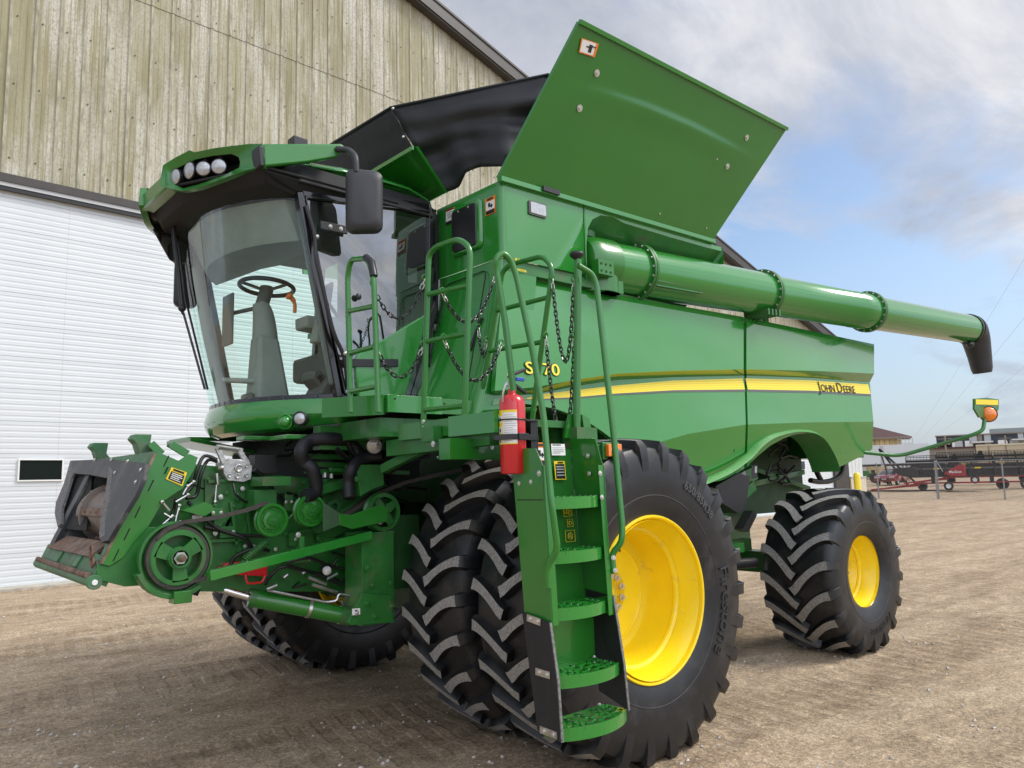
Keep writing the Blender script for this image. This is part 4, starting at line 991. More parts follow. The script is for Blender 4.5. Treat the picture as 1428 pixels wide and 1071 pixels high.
decal('door_sticker', cab, [V((-.78, -.88, 3.32)), V((-.70, -.88, 3.33)), V((-.70, -.88, 3.22)), V((-.78, -.88, 3.21))], [(0, 0, 1, 1, 'white')])
# green nose under the windscreen
mb = MB(); rows = []
def nose(th, k):
    b = wsx(th, 0); out_ = V((b.x - (-1.0), b.y * .8, 0)).normalized()
    prof_ = [(-.02, -.004), (.012, -.012), (.035, -.05), (.050, -.12), (.035, -.17), (.0, -.215), (-.06, -.235)]
    d_, z_ = prof_[k]; f = 1
    return V((b.x, b.y, 2.325)) + out_ * d_ + V((0, 0, z_ + (.030 * (abs(th) ** 3) if k > 3 else 0)))
TH = [-1.16 + 2.32 * i / 44 for i in range(45)]
def nz_(th, k):
    if abs(th) <= 1: return nose(th, k)
    e = nose(math.copysign(1, th), k); return e + V(((abs(th) - 1) * 1.0, 0, 0))
mb.add([nz_(t_, k) for t_ in TH for k in range(7)], [[i * 7 + k, i * 7 + k + 1, (i + 1) * 7 + k + 1, (i + 1) * 7 + k] for i in range(44) for k in range(6)], 'greenp')
nose_ = mb.build('cab_nose', cab, smooth=32, rec=False)
mb = MB()      # badge
c0 = A(313, 586, y=.02) + V((-.035, 0, 0)); nn_ = V((-.96, -.10, .12)).normalized(); uu = V((.10, -.99, 0)).normalized(); vv_ = nn_.cross(uu) * -1
if vv_.z < 0: vv_ = -vv_
sh = [(-.05, .062), (.05, .062), (.06, .03), (.055, -.03), (.03, -.062), (0, -.072), (-.03, -.062), (-.055, -.03), (-.06, .03)]
mb.prism([c0 + uu * a + vv_ * b_ for a, b_ in sh], nn_ * .010, 'yel2'); mb.prism([c0 + nn_ * .010 + uu * a * .84 + vv_ * b_ * .84 for a, b_ in sh], nn_ * .003, 'black')
dr = [(-.035, -.01), (-.012, .004), (.004, .002), (.014, .018), (.010, .036), (.018, .040), (.030, .022), (.036, .018), (.028, .010), (.024, -.002), (.030, -.020), (.020, -.016), (.012, -.010), (-.010, -.016), (-.020, -.030), (-.026, -.028), (-.018, -.012)]
mb.prism([c0 + nn_ * .0135 + uu * a + vv_ * (b_ - .005) for a, b_ in dr], nn_ * .003, 'yel2'); mb.build('badge', nose_, smooth=0)
mb = MB()      # nose lamps
for px, py, m_, r_, y in ((419.5, 584, 'lens', .038, -.86), (397, 588, 'greenp', .04, -.80)):
    p = A(px, py, y=y); n_ = V((-.72, -.69, .05)).normalized(); p = p + n_ * (.02 if m_ == 'lens' else -.01)
    mb.lathe([(-.05, r_ * 1.25), (.005, r_ * 1.25), (.010, r_ * 1.1), (.004, r_)], p, n_, 'blackp' if m_ == 'lens' else 'greenp', 24); mb.ball(p, r_, m_, 16, (1, 1, 1)) if m_ != 'lens' else mb.lathe([(.004, r_), (.016, r_ * .6), (.020, 0)], p, n_, 'lens', 24)
mb.build('nose_lamp', nose_, smooth=40)
# roof
mb = MB()
rl = [(-1.70, -.98), (-2.08, -.25), (-2.08, .25), (-1.70, .98), (-.58, .97), (-.58, -.94)]
mb.hexa([V((x, y, 3.74)) for x, y in rl], [V((x * .99, y * .95, 3.885)) for x, y in rl], 'mattk')
mb.hexa([V((x, y, 3.768)) for x, y in [(-1.95, -.99), (-2.31, -.28), (-2.31, .28), (-1.95, .99), (-.9, .95), (-.9, -.95)]], [V((x, y, 3.79)) for x, y in [(-1.95, -.99), (-2.31, -.28), (-2.31, .28), (-1.95, .99), (-.9, .95), (-.9, -.95)]], 'mattk')
mb.hexa([wsx(-1.0 + 2 * i / 16, 1.0) + V((.03, 0, -.01)) for i in range(17)] + [V((-.58, .9, 3.74)), V((-.58, -.9, 3.74))], [V((x, y, 3.76)) for x, y in [(-1.95 + (-.30) * math.sin(math.pi * i / 16), -.98 + 1.96 * i / 16) for i in range(17)] + [(-.58, .95), (-.58, -.93)]], 'mattk')
roof = mb.build('cab_roof', cab, bevel=.012, smooth=40)
mb = MB()      # domed green cap with a lighter side edge
ed = [A(435, 233, y=-.90), A(480, 240, y=-.90), A(530, 252, y=-.90), A(570, 264, y=-.90), A(596, 279, y=-.90), A(602, 291, y=-.90)]
et = [p + V((.01, .05, .045)) for p in ed]
for i in range(len(ed) - 1): mb.quad([ed[i], ed[i + 1], et[i + 1], et[i]], 'greenp')
mb.add([V((-1.9, -.85, 3.90)), V((-1.5, -.86, 3.93)), V((-.62, -.86, 3.94)), V((-.62, .86, 3.94)), V((-1.5, .86, 3.93)), V((-1.9, .85, 3.90)), V((-1.2, 0, 4.0))], [[0, 1, 6], [1, 2, 6], [2, 3, 6], [3, 4, 6], [4, 5, 6], [5, 0, 6]], 'green')
mb.build('roof_cap', roof, smooth=40, solid=.012, rec=False)
# visor: lamp housings left and right, side wings
def visor_cluster(s):
    mb = MB(); O, I = V((-1.975, -1.0, 0)), V((-2.345, -.29, 0)); nv_ = V((I.y - O.y, -(I.x - O.x), 0)).normalized()
    if nv_.x > 0: nv_ = -nv_
    P2 = lambda px, py, off=0: Aq(px, py, O + nv_ * off, nv_)
    outer = [(345, 200.5), (300, 206), (271, 212), (264, 209), (243, 220), (227, 230), (224, 245), (222, 259), (237, 263), (253, 266), (275, 262), (305, 251), (340, 238), (366, 232), (368, 216), (366, 200)]
    inner = [(317, 212), (290, 215), (267, 220), (262, 223), (248, 229), (236, 235), (235, 240), (234, 246), (239, 255), (250, 260), (270, 255), (292, 247), (310, 240), (328, 231), (329, 223), (327, 216)]
    Oo = [P2(*p) for p in outer]; Ii = [P2(*p) - nv_ * .035 for p in inner]; dp = [p - nv_ * .16 for p in Ii]; n = len(Oo)
    Bk = [p - nv_ * .05 + V((0, 0, 0)) for p in Oo]
    mir = (lambda p: V((p.x, -p.y, p.z))) if s > 0 else (lambda p: p)
    mb.add([mir(p) for p in Oo + Ii + Bk], [[i, (i + 1) % n, n + (i + 1) % n, n + i] for i in range(n)] + [[i, 2 * n + i, 2 * n + (i + 1) % n, (i + 1) % n] for i in range(n)], 'green')
    mb.add([mir(p) for p in Ii + dp], [[i, (i + 1) % n, n + (i + 1) % n, n + i] for i in range(n)] + [list(range(n, 2 * n))], 'blackp')
    # crease chin below
    ch = [p + V((.10, .07, -.055)) if 6 <= i <= 13 else p for i, p in enumerate(Oo)]
    o = mb.build('visor', roof, smooth=35, bevel=.004)
    for (px, py), rr in (((244.5, 246.5), .052), ((263.6, 237.6), .055), ((283.6, 235), .047), ((305, 232), .048)):
        l = MB(); c_ = P2(px, py, -.03); k = 0 if px > 275 else 1
        n2 = (V((-.95, -.30, -.1)) if k else V((-.62, -.78, -.1))).normalized(); c_ = mir(c_); n2 = mir(n2)
        l.lathe([(-.06, rr * .7), (-.05, rr * 1.05), (.0, rr * 1.12), (.004, rr)], c_, n2, 'blackp', 24); l.lathe([(.002, rr), (.010, rr * .7), (.013, 0)], c_, n2, 'lens', 24); l.beam(c_ - n2 * .03, c_ - n2 * .03 + V((0, 0, rr + .035)), .02, .02, 'blackp', up=(1, 0, 0))
        l.build('work_lamp', roof, smooth=40)
    return o
visor_cluster(-1); visor_cluster(1)
mb = MB()      # centre chin and side wings
mb.prism([(-2.34, -.29, 3.88), (-2.34, .29, 3.88), (-2.34, .29, 3.76), (-2.34, -.29, 3.76)], (.10, 0, 0), 'green')
for s in (-1, 1):
    q = [A(368, 200, y=-1.01), A(410, 200, y=-1.02), A(476, 200, y=-1.04), A(483, 205, y=-1.04), A(470, 219, y=-1.04), A(430, 226, y=-1.03), A(368, 232, y=-1.01)]
    q = [V((p.x, p.y * -s, p.z)) for p in q]; mb.build('visor_bridge' if s < 0 else 'visor_wing', roof, smooth=30, bevel=.012); mb = MB(); mb.prism(q, (0, s * -.05, 0), 'green')
mb.build('visor_wing', roof, smooth=30, bevel=.012)
mb = MB(); a, b_ = A(362, 203, y=-1.012), A(369, 233, y=-1.012); mb.hexa([V((a.x, -1.02, b_.z)), V((a.x + .035, -1.02, b_.z)), V((a.x + .035, -.9, b_.z)), V((a.x, -.9, b_.z))], [V((a.x - .01, -1.02, a.z)), V((a.x + .025, -1.02, a.z)), V((a.x + .025, -.9, a.z)), V((a.x - .01, -.9, a.z))], 'blackp'); mb.build('roof_trim', roof, bevel=.008, smooth=30); mb = MB()
p = A(415, 197, y=-.7); mb.hexa([V((p.x - .05, -.74, p.z - .06)), V((p.x + .06, -.74, p.z - .06)), V((p.x + .06, -.64, p.z - .06)), V((p.x - .05, -.64, p.z - .06))], [V((p.x - .05, -.74, p.z + .02)), V((p.x + .06, -.74, p.z + .02)), V((p.x + .06, -.64, p.z + .02)), V((p.x - .05, -.64, p.z + .02))], 'blackp'); mb.build('antenna', roof, bevel=.008, smooth=30)
# far corner pod and black soffit at the front
mb = MB()
for s in (1, -1):
    mb.hexa([V((-2.05, s * .55, 3.50)), V((-1.72, s * .93, 3.48)), V((-1.62, s * .90, 3.48)), V((-1.9, s * .55, 3.50))], [V((-2.22, s * .52, 3.76)), V((-1.90, s * 1.0, 3.76)), V((-1.6, s * .93, 3.76)), V((-1.95, s * .5, 3.76))], 'blackg') if s > 0 else None
mb.hexa([V((-2.20, -.30, 3.70)), V((-1.90, -.90, 3.70)), V((-1.70, -.9, 3.66)), V((-2.02, -.3, 3.66)), V((-2.02, .3, 3.66)), V((-1.7, .9, 3.66)), V((-1.9, .95, 3.7)), V((-2.2, .3, 3.7))], [V((-2.27, -.28, 3.77)), V((-1.96, -.98, 3.77)), V((-1.6, -.95, 3.77)), V((-1.9, -.3, 3.77)), V((-1.9, .3, 3.77)), V((-1.6, .95, 3.77)), V((-1.96, .98, 3.77)), V((-2.24, .3, 3.77))], 'mattk')
mb.build('soffit', roof, bevel=.01, smooth=30)
# wiper and washer hoses
mb = MB(); w0 = wsx(.35, 1.0) + V((-.06, 0, .02)); w1 = wsx(.30, .55) + V((-.07, 0, 0)); w2_ = wsx(.18, .10) + V((-.04, 0, 0))
mb.tube([w0, w1], .014, 'blackp', 8); mb.tube([w0 + V((0, .05, 0)), w1 + V((0, .04, 0)), w1 + V((.0, -.02, -.05))], .007, 'blackp', 6); mb.tube([w1, w2_], .009, 'blackp', 8)
mb.tube([wsx(.45, .95) + V((-.03, 0, 0)), wsx(.32, .60) + V((-.03, 0, 0)), wsx(.18, .10) + V((-.02, 0, 0))], .009, 'blackp', 6); mb.ball(w1, .03, 'blackp', 10); mb.build('wiper', cab, smooth=40)
# mirrors
def mirror():
    mb = MB(); c_ = A(508, 281, y=-1.22); un = V((-.52, -.85, 0)).normalized(); ur = V((-un.y, un.x, 0)); ur = -ur if ur.dot(R3) < 0 else ur
    dpt_ = (c_ - CAM).dot(F2); hw = 25.5 * dpt_ / FPX; hh = 44.5 * dpt_ / FPX
    P_ = lambda u, v, d: c_ + ur * u + V((0, 0, v)) + un * d
    L_ = []
    for d, i in ((-.05, .012), (-.04, 0), (.02, 0), (.045, .02), (.055, .05)):
        L_ += [P_(u, v * (1 - .03 * (u / hw)), d) for u, v in rrect(-hw + i, hw - i, -hh + i, hh - i, .055)]
    n = len(L_) // 5; mb.add(L_, [list(range(n)), list(range(4 * n, 5 * n))] + [[k * n + i, k * n + (i + 1) % n, (k + 1) * n + (i + 1) % n, (k + 1) * n + i] for k in range(4) for i in range(n)], 'mirror')
    q = c_.y; arm = [A(470, 208, y=-1.04), A(486, 209, y=-1.12), A(496, 218, y=q), A(497, 240, y=q)]
    mb.tube(arcpath(arm, .06, 5), .022, 'mirror', 12)
    return mb.build('mirror', cab, smooth=40)
mirror()
mb = MB(); c_ = A(259, 398, y=1.15); un = V((-.25, -.97, 0)).normalized(); ur = V((.97, -.25, 0)).normalized(); L_ = [[c_ + ur * u + V((u * .12, 0, v)) + un * d for u, v in rrect(-.085 + i, .085 - i, -.20 + i, .20 - i, .05)] for d, i in ((-.03, .01), (-.02, 0), (.03, 0), (.05, .03))]; n = len(L_[0]); mb.add(sum(L_, []), [list(range(n)), list(range(3 * n, 4 * n))] + [[k * n + i, k * n + (i + 1) % n, (k + 1) * n + (i + 1) % n, (k + 1) * n + i] for k in range(3) for i in range(n)], 'blackp'); mb.tube(arcpath([(-1.80, .95, 3.74), (c_.x - .02, 1.12, 3.78), (c_.x, 1.15, 3.62)], .05), .022, 'blackp'); mb.build('mirror', cab, smooth=40)
# green shoulder panel below the door glass
mb = MB(); pts = [A(px, py, y=-.955) for px, py in [(495, 503), (501, 492), (592, 439), (600, 436), (566, 552), (500, 556)]]
mb.prism(pts, (0, .05, 0), 'greenp'); mb.build('shoulder_panel', cab, bevel=.012, smooth=30)
mb = MB(); pts = [A(px, py, y=-.93) for px, py in [(606, 420), (612, 430), (574, 552), (556, 552)]]; mb.prism(pts, (0, .06, 0), 'blackp'); pts = [A(px, py, y=-.86) for px, py in [(598, 290), (612, 300), (612, 440), (598, 440)]]; mb.prism(pts, (0, .06, 0), 'blackp')
for z in (2.95, 3.1, 3.25): mb.boxp((-.56, -.86, z), (-.50, -.78, z + .1), 'mirror')
mb.build('rear_gasket', cab, bevel=.01, smooth=30)

# ------------------------------------------------------------------ platform
mb = MB()
zA = 2.273
PA, PB, PC = V((-1.571, -1.088, zA)), V((-1.34, -1.45, zA)), V((-.92, -1.45, zA + .0))
mb.hexa([PA + V((0, 0, -.03)), PB + V((0, 0, -.03)), PC + V((0, 0, -.03)), V((-.6, -1.45, zA - .03)), V((-.6, -.9, zA - .03)), V((-1.4, -.9, zA - .03))], [PA, PB, PC, V((-.6, -1.45, zA)), V((-.6, -.9, zA)), V((-1.4, -.9, zA))], 'gmech')
dAB = (PB - PA).normalized(); nAB = V((dAB.y, -dAB.x, 0)); nAB = nAB if nAB.x < 0 else -nAB
def plate(mb, a, b_, h, th, n, m='green', drop=0):
    a, b_ = V(a), V(b_); n = V(n); mb.hexa([a + V((0, 0, -h)), b_ + V((0, 0, -h)), b_ + n * th + V((0, 0, -h)), a + n * th + V((0, 0, -h))], [a, b_, b_ + n * th, a + n * th], m)
plate(mb, PA + V((0, 0, .004)), PB + V((0, 0, .004)), .125, .03, nAB); plate(mb, PB + V((0, 0, .006)), PC + V((0, 0, .006)), .11, .03, (0, -1, 0), 'greenp'); plate(mb, PC, V((-.6, -1.45, zA)), .10, .03, (0, -1, 0))
mb.boxp((-1.35, -1.40, 2.02), (-.62, -.8, 2.14), 'gmech'); mb.boxp((-1.5, -.9, 1.96), (-1.0, -.8, 2.12), 'gmech')
# lower landing
z2 = 2.06
L0 = V((-1.22, -1.52, z2)); L1 = V((-1.30, -2.34, z2)); 
mb.boxp((-1.24, -2.44, z2 - .04), (-.60, -1.46, z2), 'gmech')
plate(mb, V((-1.245, -1.50, z2 + .03)), V((-1.245, -2.08, z2 + .03)), .10, .03, (-1, 0, 0)); plate(mb, V((-1.265, -2.05, z2 + .035)), V((-1.265, -2.46, z2 + .035)), .115, .03, (-1, 0, 0), 'greenp')
la, lb_ = A(627, 611, y=-2.2), A(708, 612, y=-2.2); mb.hexa([V((la.x, -2.2, la.z - .115)), V((lb_.x + .1, -2.2, la.z - .115)), V((lb_.x + .1, -2.1, la.z - .115)), V((la.x, -2.1, la.z - .115))], [V((la.x, -2.2, la.z)), V((lb_.x + .1, -2.2, la.z)), V((lb_.x + .1, -2.1, la.z)), V((la.x, -2.1, la.z))], 'green')
for x_ in (-1.2, -.7): mb.beam((x_, -1.3, 1.95), (x_, -2.35, 1.97), .08, .10, 'gmech')
q0 = A(598, 612, x=-1.30); mb.boxp((-1.34, q0.y - .10, q0.z - .02), (-1.28, q0.y + .02, q0.z + .07), 'gmech')
mb.beam(A(535, 654, y=-1.2), A(608, 617, y=-1.7), .05, .055, 'gmech')
for px, py, xx in ((660.5, 0, 0),): pass
platf = mb.build('platform', H, bevel=.004, smooth=0)
mb = MB()
for px in (465, 489, 528): 
    for py in (564, 571): p = Aq(px, py, PA + nAB * .032, nAB); mb.bolt(p, nAB, .008) if px > 470 else None
for px, py in ((590, 588), (590, 597), (646, 590), (646, 598)): mb.bolt(A(px, py, x=-1.276), (-1, 0, 0), .009)
for px, py in ((677, 617), (686, 624)): mb.bolt(A(px, py, y=-2.202), (0, -1, 0), .009)
p = A(604, 619, x=-1.342); mb.bolt(p, (-1, 0, 0), .012)
for px, py in ((551, 556), (540, 575), (620, 563)): mb.cyl(A(px, py, y=-1.482), A(px, py, y=-1.482) + V((0, -.001, 0)), .007, 'dark', n=8)
into(mb, platf)

# ------------------------------------------------------------------ guard rails
RR = .0175
def rail(name, paths, rungs, plane, rad=.07, r=RR, parent=H):
    mb = MB(); f = (lambda px, py: Aq(px, py, plane[0], plane[1]))
    for pl in paths: mb.tube(arcpath([f(*p) for p in pl], rad, 6), r, 'green', 12)
    for a, b_ in rungs: mb.tube([f(*a), f(*b_)], r * .92, 'green', 12)
    return mb, f
mb, f = rail('r', [[(489, 575), (484.5, 385), (489, 362), (513, 360), (521, 388), (528, 575)]], [((485, 434), (521, 427)), ((486, 493), (523, 483)), ((488, 546), (525, 539))], ((-1.56, 0, 0), (1, 0, 0)), .09)
mb.tube([f(509, 362) + V((0, -.01, .01)), f(516, 369) + V((0, -.015, .012)), f(519.5, 386) + V((0, -.015, 0))], .024, 'blackp', 10)
rA = mb.build('guard_rail', H, smooth=50)
mb, f = rail('r', [[(590, 600), (598, 355), (608, 344), (640, 333), (656, 345), (647, 600)]], [((594, 411), (654, 398)), ((591, 477), (652, 465)), ((590, 572), (648, 566))], ((-1.262, 0, 0), (1, 0, 0)), .10)
rB = mb.build('guard_rail', H, smooth=50)
mb, f = rail('r', [[(667, 578), (694, 420), (701, 378), (712, 369), (757, 357), (770, 372), (768, 395), (745, 560), (741, 600)]], [((690, 434), (763, 415)), ((680, 490), (755, 477)), ((668, 575), (746, 571))], ((-.60, 0, 0), (1, 0, 0)), .08)
rD = mb.build('guard_rail', H, smooth=50)
mb, f = rail('r', [[(804, 612), (806, 362)]], [], ((-.66, -2.50, 0), (.35, .94, 0)), .08, .022)
p = f(804.5, 357); mb.lathe([(-.03, .012), (-.02, .02), (0, .042), (.012, .045), (.022, .038), (.026, 0)], p, (0, 0, 1), 'blackp', 16); mb.boxp((p.x - .07, -2.52, 1.90), (p.x + .10, -2.40, 2.02), 'gmech')
mb.prism([(p.x - .12, -2.47, 1.96), (p.x - .07, -2.47, 2.10), (p.x - .03, -2.47, 2.10), (p.x - .02, -2.47, 1.96)], (0, .02, 0), 'green'); mb.prism([(p.x + .05, -2.47, 1.96), (p.x + .03, -2.47, 2.10), (p.x + .09, -2.47, 2.08), (p.x + .12, -2.47, 1.96)], (0, .02, 0), 'green')
rE = mb.build('guard_post', H, smooth=50)
# ------------------------------------------------------------------ boarding ladder
xl, xr = -1.185, -.735
def lp(px, py): return A(px, py, x=xl)
SO = [lp(742, 625), lp(757.8, 649), lp(760, 697), lp(771.5, 873.5)]       # outer edge of left side plate
SI = [lp(719, 662), lp(721, 700), lp(732.6, 855)]
print('ladder outer', SO, 'inner', SI)
yo = lerpf([(p.z, p.y) for p in (lp(757.8, 649), lp(771.5, 873.5))]); yi = lerpf([(p.z, p.y) for p in (lp(721, 700), lp(732.6, 855))])
z_t, z_m = SO[1].z, SO[3].z; zjoint = lp(760, 697).z
mb = MB()
for x, fl_ in ((xl, 1), (xr, -1)):
    zt2 = z_t + (.0 if fl_ > 0 else .06)
    pr = [V((x, yi(z_m), z_m)), V((x, yo(z_m), z_m)), V((x, yo(zjoint), zjoint)), V((x, yo(z_t), z_t)), V((x, yo(z_t) + .05, zt2 + .09)), V((x, yi(zt2) + .02, zt2 + .10))]
    mb.prism(pr, (.006 * -fl_, 0, 0), 'green')
    a, b_ = V((x, yo(z_m), z_m)), V((x, yo(z_t), z_t)); mb.beam(a + V((fl_ * .018, 0, 0)), b_ + V((fl_ * .018, 0, 0)), .04, .006, 'green', up=(0, 1, 0))
    mb.beam(V((x - .004 * fl_, (yo(zjoint)), zjoint)), V((x - .004 * fl_, yo(z_t), z_t)), .012, .004, 'green', up=(1, 0, 0))
mb.prism([V((xl, yi(z_m), z_m)), V((xr, yi(z_m), z_m)), V((xr, yi(z_t) + .02, z_t + .1)), V((xl, yi(z_t) + .02, z_t + .1))], (0, .006, 0), 'green')
lad = mb.build('ladder', H, bevel=.003, smooth=0)
mb = MB()
mb.beam(V((xl - .008, yo(zjoint) + .01, zjoint)), V((xl - .008, yi(zjoint) - .01, zjoint)), .004, .004, 'dark')
for px, py in ((724.5, 674), (741, 672)): mb.bolt(lp(px, py) + V((-.004, 0, 0)), (-1, 0, 0), .009)
for px, py in ((752.5, 660), (760, 0),):
    if py: mb.bolt(lp(px, py) + V((-.004, 0, 0)), (-1, 0, 0), .011)
for z, dy in ((1.85, .1), (1.75, .1), (1.6, .16), (1.62, .06)): mb.bolt(V((xr - .008, yo(z) + dy, z)), (-1, 0, 0), .010)
for z in (1.75, 1.62): mb.bolt(V((xr - .03, yo(z) - .005, z)), (0, -1, 0), .010)
into(mb, lad)
# steps: (left px, right px) of top edge at outer plane
steps = [(z_t - .17, .20), (z_t - .44, .205), (z_t - .73, .21)]
zs = [lp(760, 694).z + .0, lp(766, 771).z, lp(771, 851).z]
def step(z, yb, dpt_, w0, w1, nm='step'):
    mb = MB(); n = 14; H_ = .062
    fr_ = [(w0 + (w1 - w0) * k / n, yb - dpt_ * (.68 + .32 * math.sin(math.pi * k / n) ** .8)) for k in range(n + 1)]
    bk_ = [(w0, yb), (w1, yb)]
    for (xa, ya), (xb, yb_) in zip(fr_, fr_[1:]):
        mb.hexa([V((xa, ya, z - H_)), V((xb, yb_, z - H_)), V((xb, yb_ + .012, z - H_)), V((xa, ya + .012, z - H_))], [V((xa, ya, z)), V((xb, yb_, z)), V((xb, yb_ + .012, z)), V((xa, ya + .012, z))], 'greenp')
    for xa in (w0, w1 - .01): mb.boxp((xa, yb - dpt_ * .70, z - H_), (xa + .01, yb, z), 'greenp')
    mb.boxp((w0, yb - .012, z - H_), (w1, yb, z), 'greenp')
    # cut metal tread: diamond openings between ribs
    for k in range(1, 4): xx = w0 + (w1 - w0) * k / 4; d = dpt_ * (.68 + .32 * math.sin(math.pi * k / 4) ** .8); mb.boxp((xx - .008, yb - d, z - .012), (xx + .008, yb, z - .001), 'greenp')
    for j in range(1, 4):
        for i in range(12):
            u = (i + .5) / 12; d = dpt_ * (.68 + .32 * math.sin(math.pi * u) ** .8) * j / 4; xx = w0 + (w1 - w0) * u; yy = yb - d
            mb.beam(V((xx - .019, yy, z - .005)), V((xx + .019, yy + (.01 if i % 2 else -.01), z - .005)), .012, .008, 'greenp')
            mb.ball(V((xx, yy, z)), .0035, 'bolt', 6) if i % 5 == 0 else None
    return mb.build(nm, lad, smooth=0)
for z in zs: step(z, yo(z) + .17, .20, xl + .008, xr - .008)
zb_ = [lp(775, 944).z, lp(787.8, 1019).z]; 
yo2 = lerpf([(p.z, p.y) for p in (lp(771.5, 873.5), lp(787.6, 1034))]); yi2 = lerpf([(p.z, p.y) for p in (lp(732.6, 855), lp(755.5, 1025))])
for z, dx in zip(zb_, (.01, .02)): step(z, yo2(z) + .17, .22, xl + .012, xr + .03)
mb = MB(); z = zb_[0]; n = 10      # curved riser above the fourth step
for i in range(n):
    f0 = lambda k: (xl + .02 + (xr - xl - .02) * k / n, z, z + .16 + .10 * math.sin(math.pi * (.15 + .7 * k / n)))
    a, b_ = f0(i), f0(i + 1); y = yo2(z) + .172
    mb.hexa([V((a[0], y, a[1])), V((b_[0], y, b_[1])), V((b_[0], y + .006, b_[1])), V((a[0], y + .006, a[1]))], [V((a[0], y, a[2])), V((b_[0], y, b_[2])), V((b_[0], y + .006, b_[2])), V((a[0], y + .006, a[2]))], 'green')
mb.build('riser', lad, smooth=0)
zlo, zhi = lp(787.6, 1034).z, z_m + .02      # rubber side straps
for x in (xl - .012, xr + .012):
    mb = MB()
    pr = [V((x, yi2(zlo + .02), zlo + .02)), V((x, yo2(zlo), zlo)), V((x, yo2((zlo + zhi) / 2) - .015, (zlo + zhi) / 2)), V((x, yo2(zhi) , zhi)), V((x, yi(zhi) - .0, zhi + .03))]
    if x > xr: pr = [V((x, yi2(zlo) + .02, zlo + .12)), V((x + .02, yo2(zlo), zlo + .05)), V((x + .01, yo2((zlo + zhi) / 2) - .02, (zlo + zhi) / 2)), V((x, yo2(zhi), zhi + .08)), V((x, yi(zhi), zhi + .1))]
    mb.prism(pr, (-.012, 0, 0), 'rubberk')
    for a, b_ in zip(pr[1:], pr[2:-1]): mb.beam(a + V((-.006, -.002, 0)), b_ + V((-.006, -.002, 0)), .014, .006, 'edge', up=(0, 1, 0))
    mb.build('rubber_strap', lad, smooth=0)
mb = MB()
for (pa, pb_) in (((735, 861), (754, 868)), ((747, 936), (767, 942)), ((753, 1017), (777, 1026))):
    a, b_ = A(*pa, x=xl - .027), A(*pb_, x=xl - .027); mb.beam(a, b_, .004, .035, 'steel', up=(0, 0, 1)); mb.bolt(a.lerp(b_, .25) + V((-.003, 0, 0)), (-1, 0, 0), .008); mb.bolt(a.lerp(b_, .8) + V((-.003, 0, 0)), (-1, 0, 0), .008)
for z in zb_: mb.bolt(V((xr - .03, yo2(z) + .15, z + .01)), (0, 0, 1), .008)
mb.build('strap_bracket', lad, smooth=30)
# handrails on the ladder
mb = MB(); f = lambda px, py: A(px, py, x=xl - .02)
g_ = lambda px, py, y: A(px, py, y=y)
yb1 = yo(1.2) - .03
hp = [f(764.5, 820), f(763, 787)] ; y1 = hp[1].y
pth = [hp[0], hp[1], g_(778, 768, y1 - .06), g_(769, 700, y1 - .05), g_(758, 580, y1 + .02), g_(743, 490, y1 + .06), g_(720, 384, y1 + .12), g_(712, 362, y1 + .13), g_(701, 352, y1 + .14), g_(691, 361, y1 + .15), g_(692, 376, y1 + .16), g_(704, 446, y1 + .15), g_(716, 545, y1 + .14)]
mb.tube(arcpath(pth, .045, 5), RR, 'green', 12); mb.beam(hp[0] + V((0, 0, .01)), hp[1], .012, .035, 'green', up=(1, 0, 0)); mb.bolt(f(764.5, 814) + V((-.006, 0, 0)), (-1, 0, 0), .009); mb.bolt(f(763.5, 802) + V((-.006, 0, 0)), (-1, 0, 0), .009)
mb.build('handrail', lad, smooth=50)
mb = MB(); f = lambda px, py: A(px, py, x=xr + .02); h0, h1 = f(856, 800), f(853, 772); y1 = h1.y
pth = [h0, h1, g_(867, 757, y1 - .05), g_(868, 735, y1 - .05), g_(855, 600, y1 + .0), g_(832, 398, y1 + .10), g_(826, 382, y1 + .11), g_(806, 370, y1 + .13)]
mb.tube(arcpath(pth, .05, 5), RR, 'green', 12); mb.beam(h0, h1, .012, .035, 'green', up=(1, 0, 0)); mb.bolt(h0 + V((-.01, -.02, .02)), (-.5, -1, 0), .009); mb.bolt(h1 + V((-.01, -.02, -.02)), (-.5, -1, 0), .009)
mb.build('handrail', lad, smooth=50)
# decals on the ladder back plate
def onback(px0, px1, pyt, pyb, dy=-.012):
    yb = yi(1.8) + dy; q = [A(px0, pyt, y=yb), A(px1, pyt, y=yb), A(px1, pyb, y=yb), A(px0, pyb, y=yb)]; z1, z0 = (q[0].z + q[1].z) / 2, (q[2].z + q[3].z) / 2; x0, x1 = (q[0].x + q[3].x) / 2, (q[1].x + q[2].x) / 2
    f = lambda z: yi(z) + dy; return [V((x0, f(z1), z1)), V((x1, f(z1), z1)), V((x1, f(z0), z0)), V((x0, f(z0), z0))]
decal('warning_label', lad, onback(747, 762, 617, 651), WARN)
decal('instruction_label', lad, onback(770, 789, 619, 635), [(0, 0, 1, 1, 'white'), (.1, .05, .7, .14, 'black'), (.08, .3, .9, .34, 'lgrey'), (.08, .45, .9, .49, 'lgrey'), (.08, .6, .9, .64, 'lgrey'), (.08, .75, .6, .79, 'lgrey')])
decal('warning_label', lad, onback(773, 788, 643, 669), [(0, 0, 1, 1, 'yel2'), (.08, .16, .92, .95, 'black'), (.15, .28, .85, .33, 'lgrey'), (.15, .42, .85, .47, 'lgrey'), (.15, .58, .85, .63, 'lgrey'), (.15, .74, .85, .79, 'lgrey'), (.3, .04, .8, .11, 'black')])
ic = []
random.seed(3)
q = onback(762, 797, 706, 758); tlx, trx, brx, blx = q
def ptb(u, v): return (tlx * (1 - u) + trx * u) * (1 - v) + (blx * (1 - u) + brx * u) * v + V((0, -.002, 0))
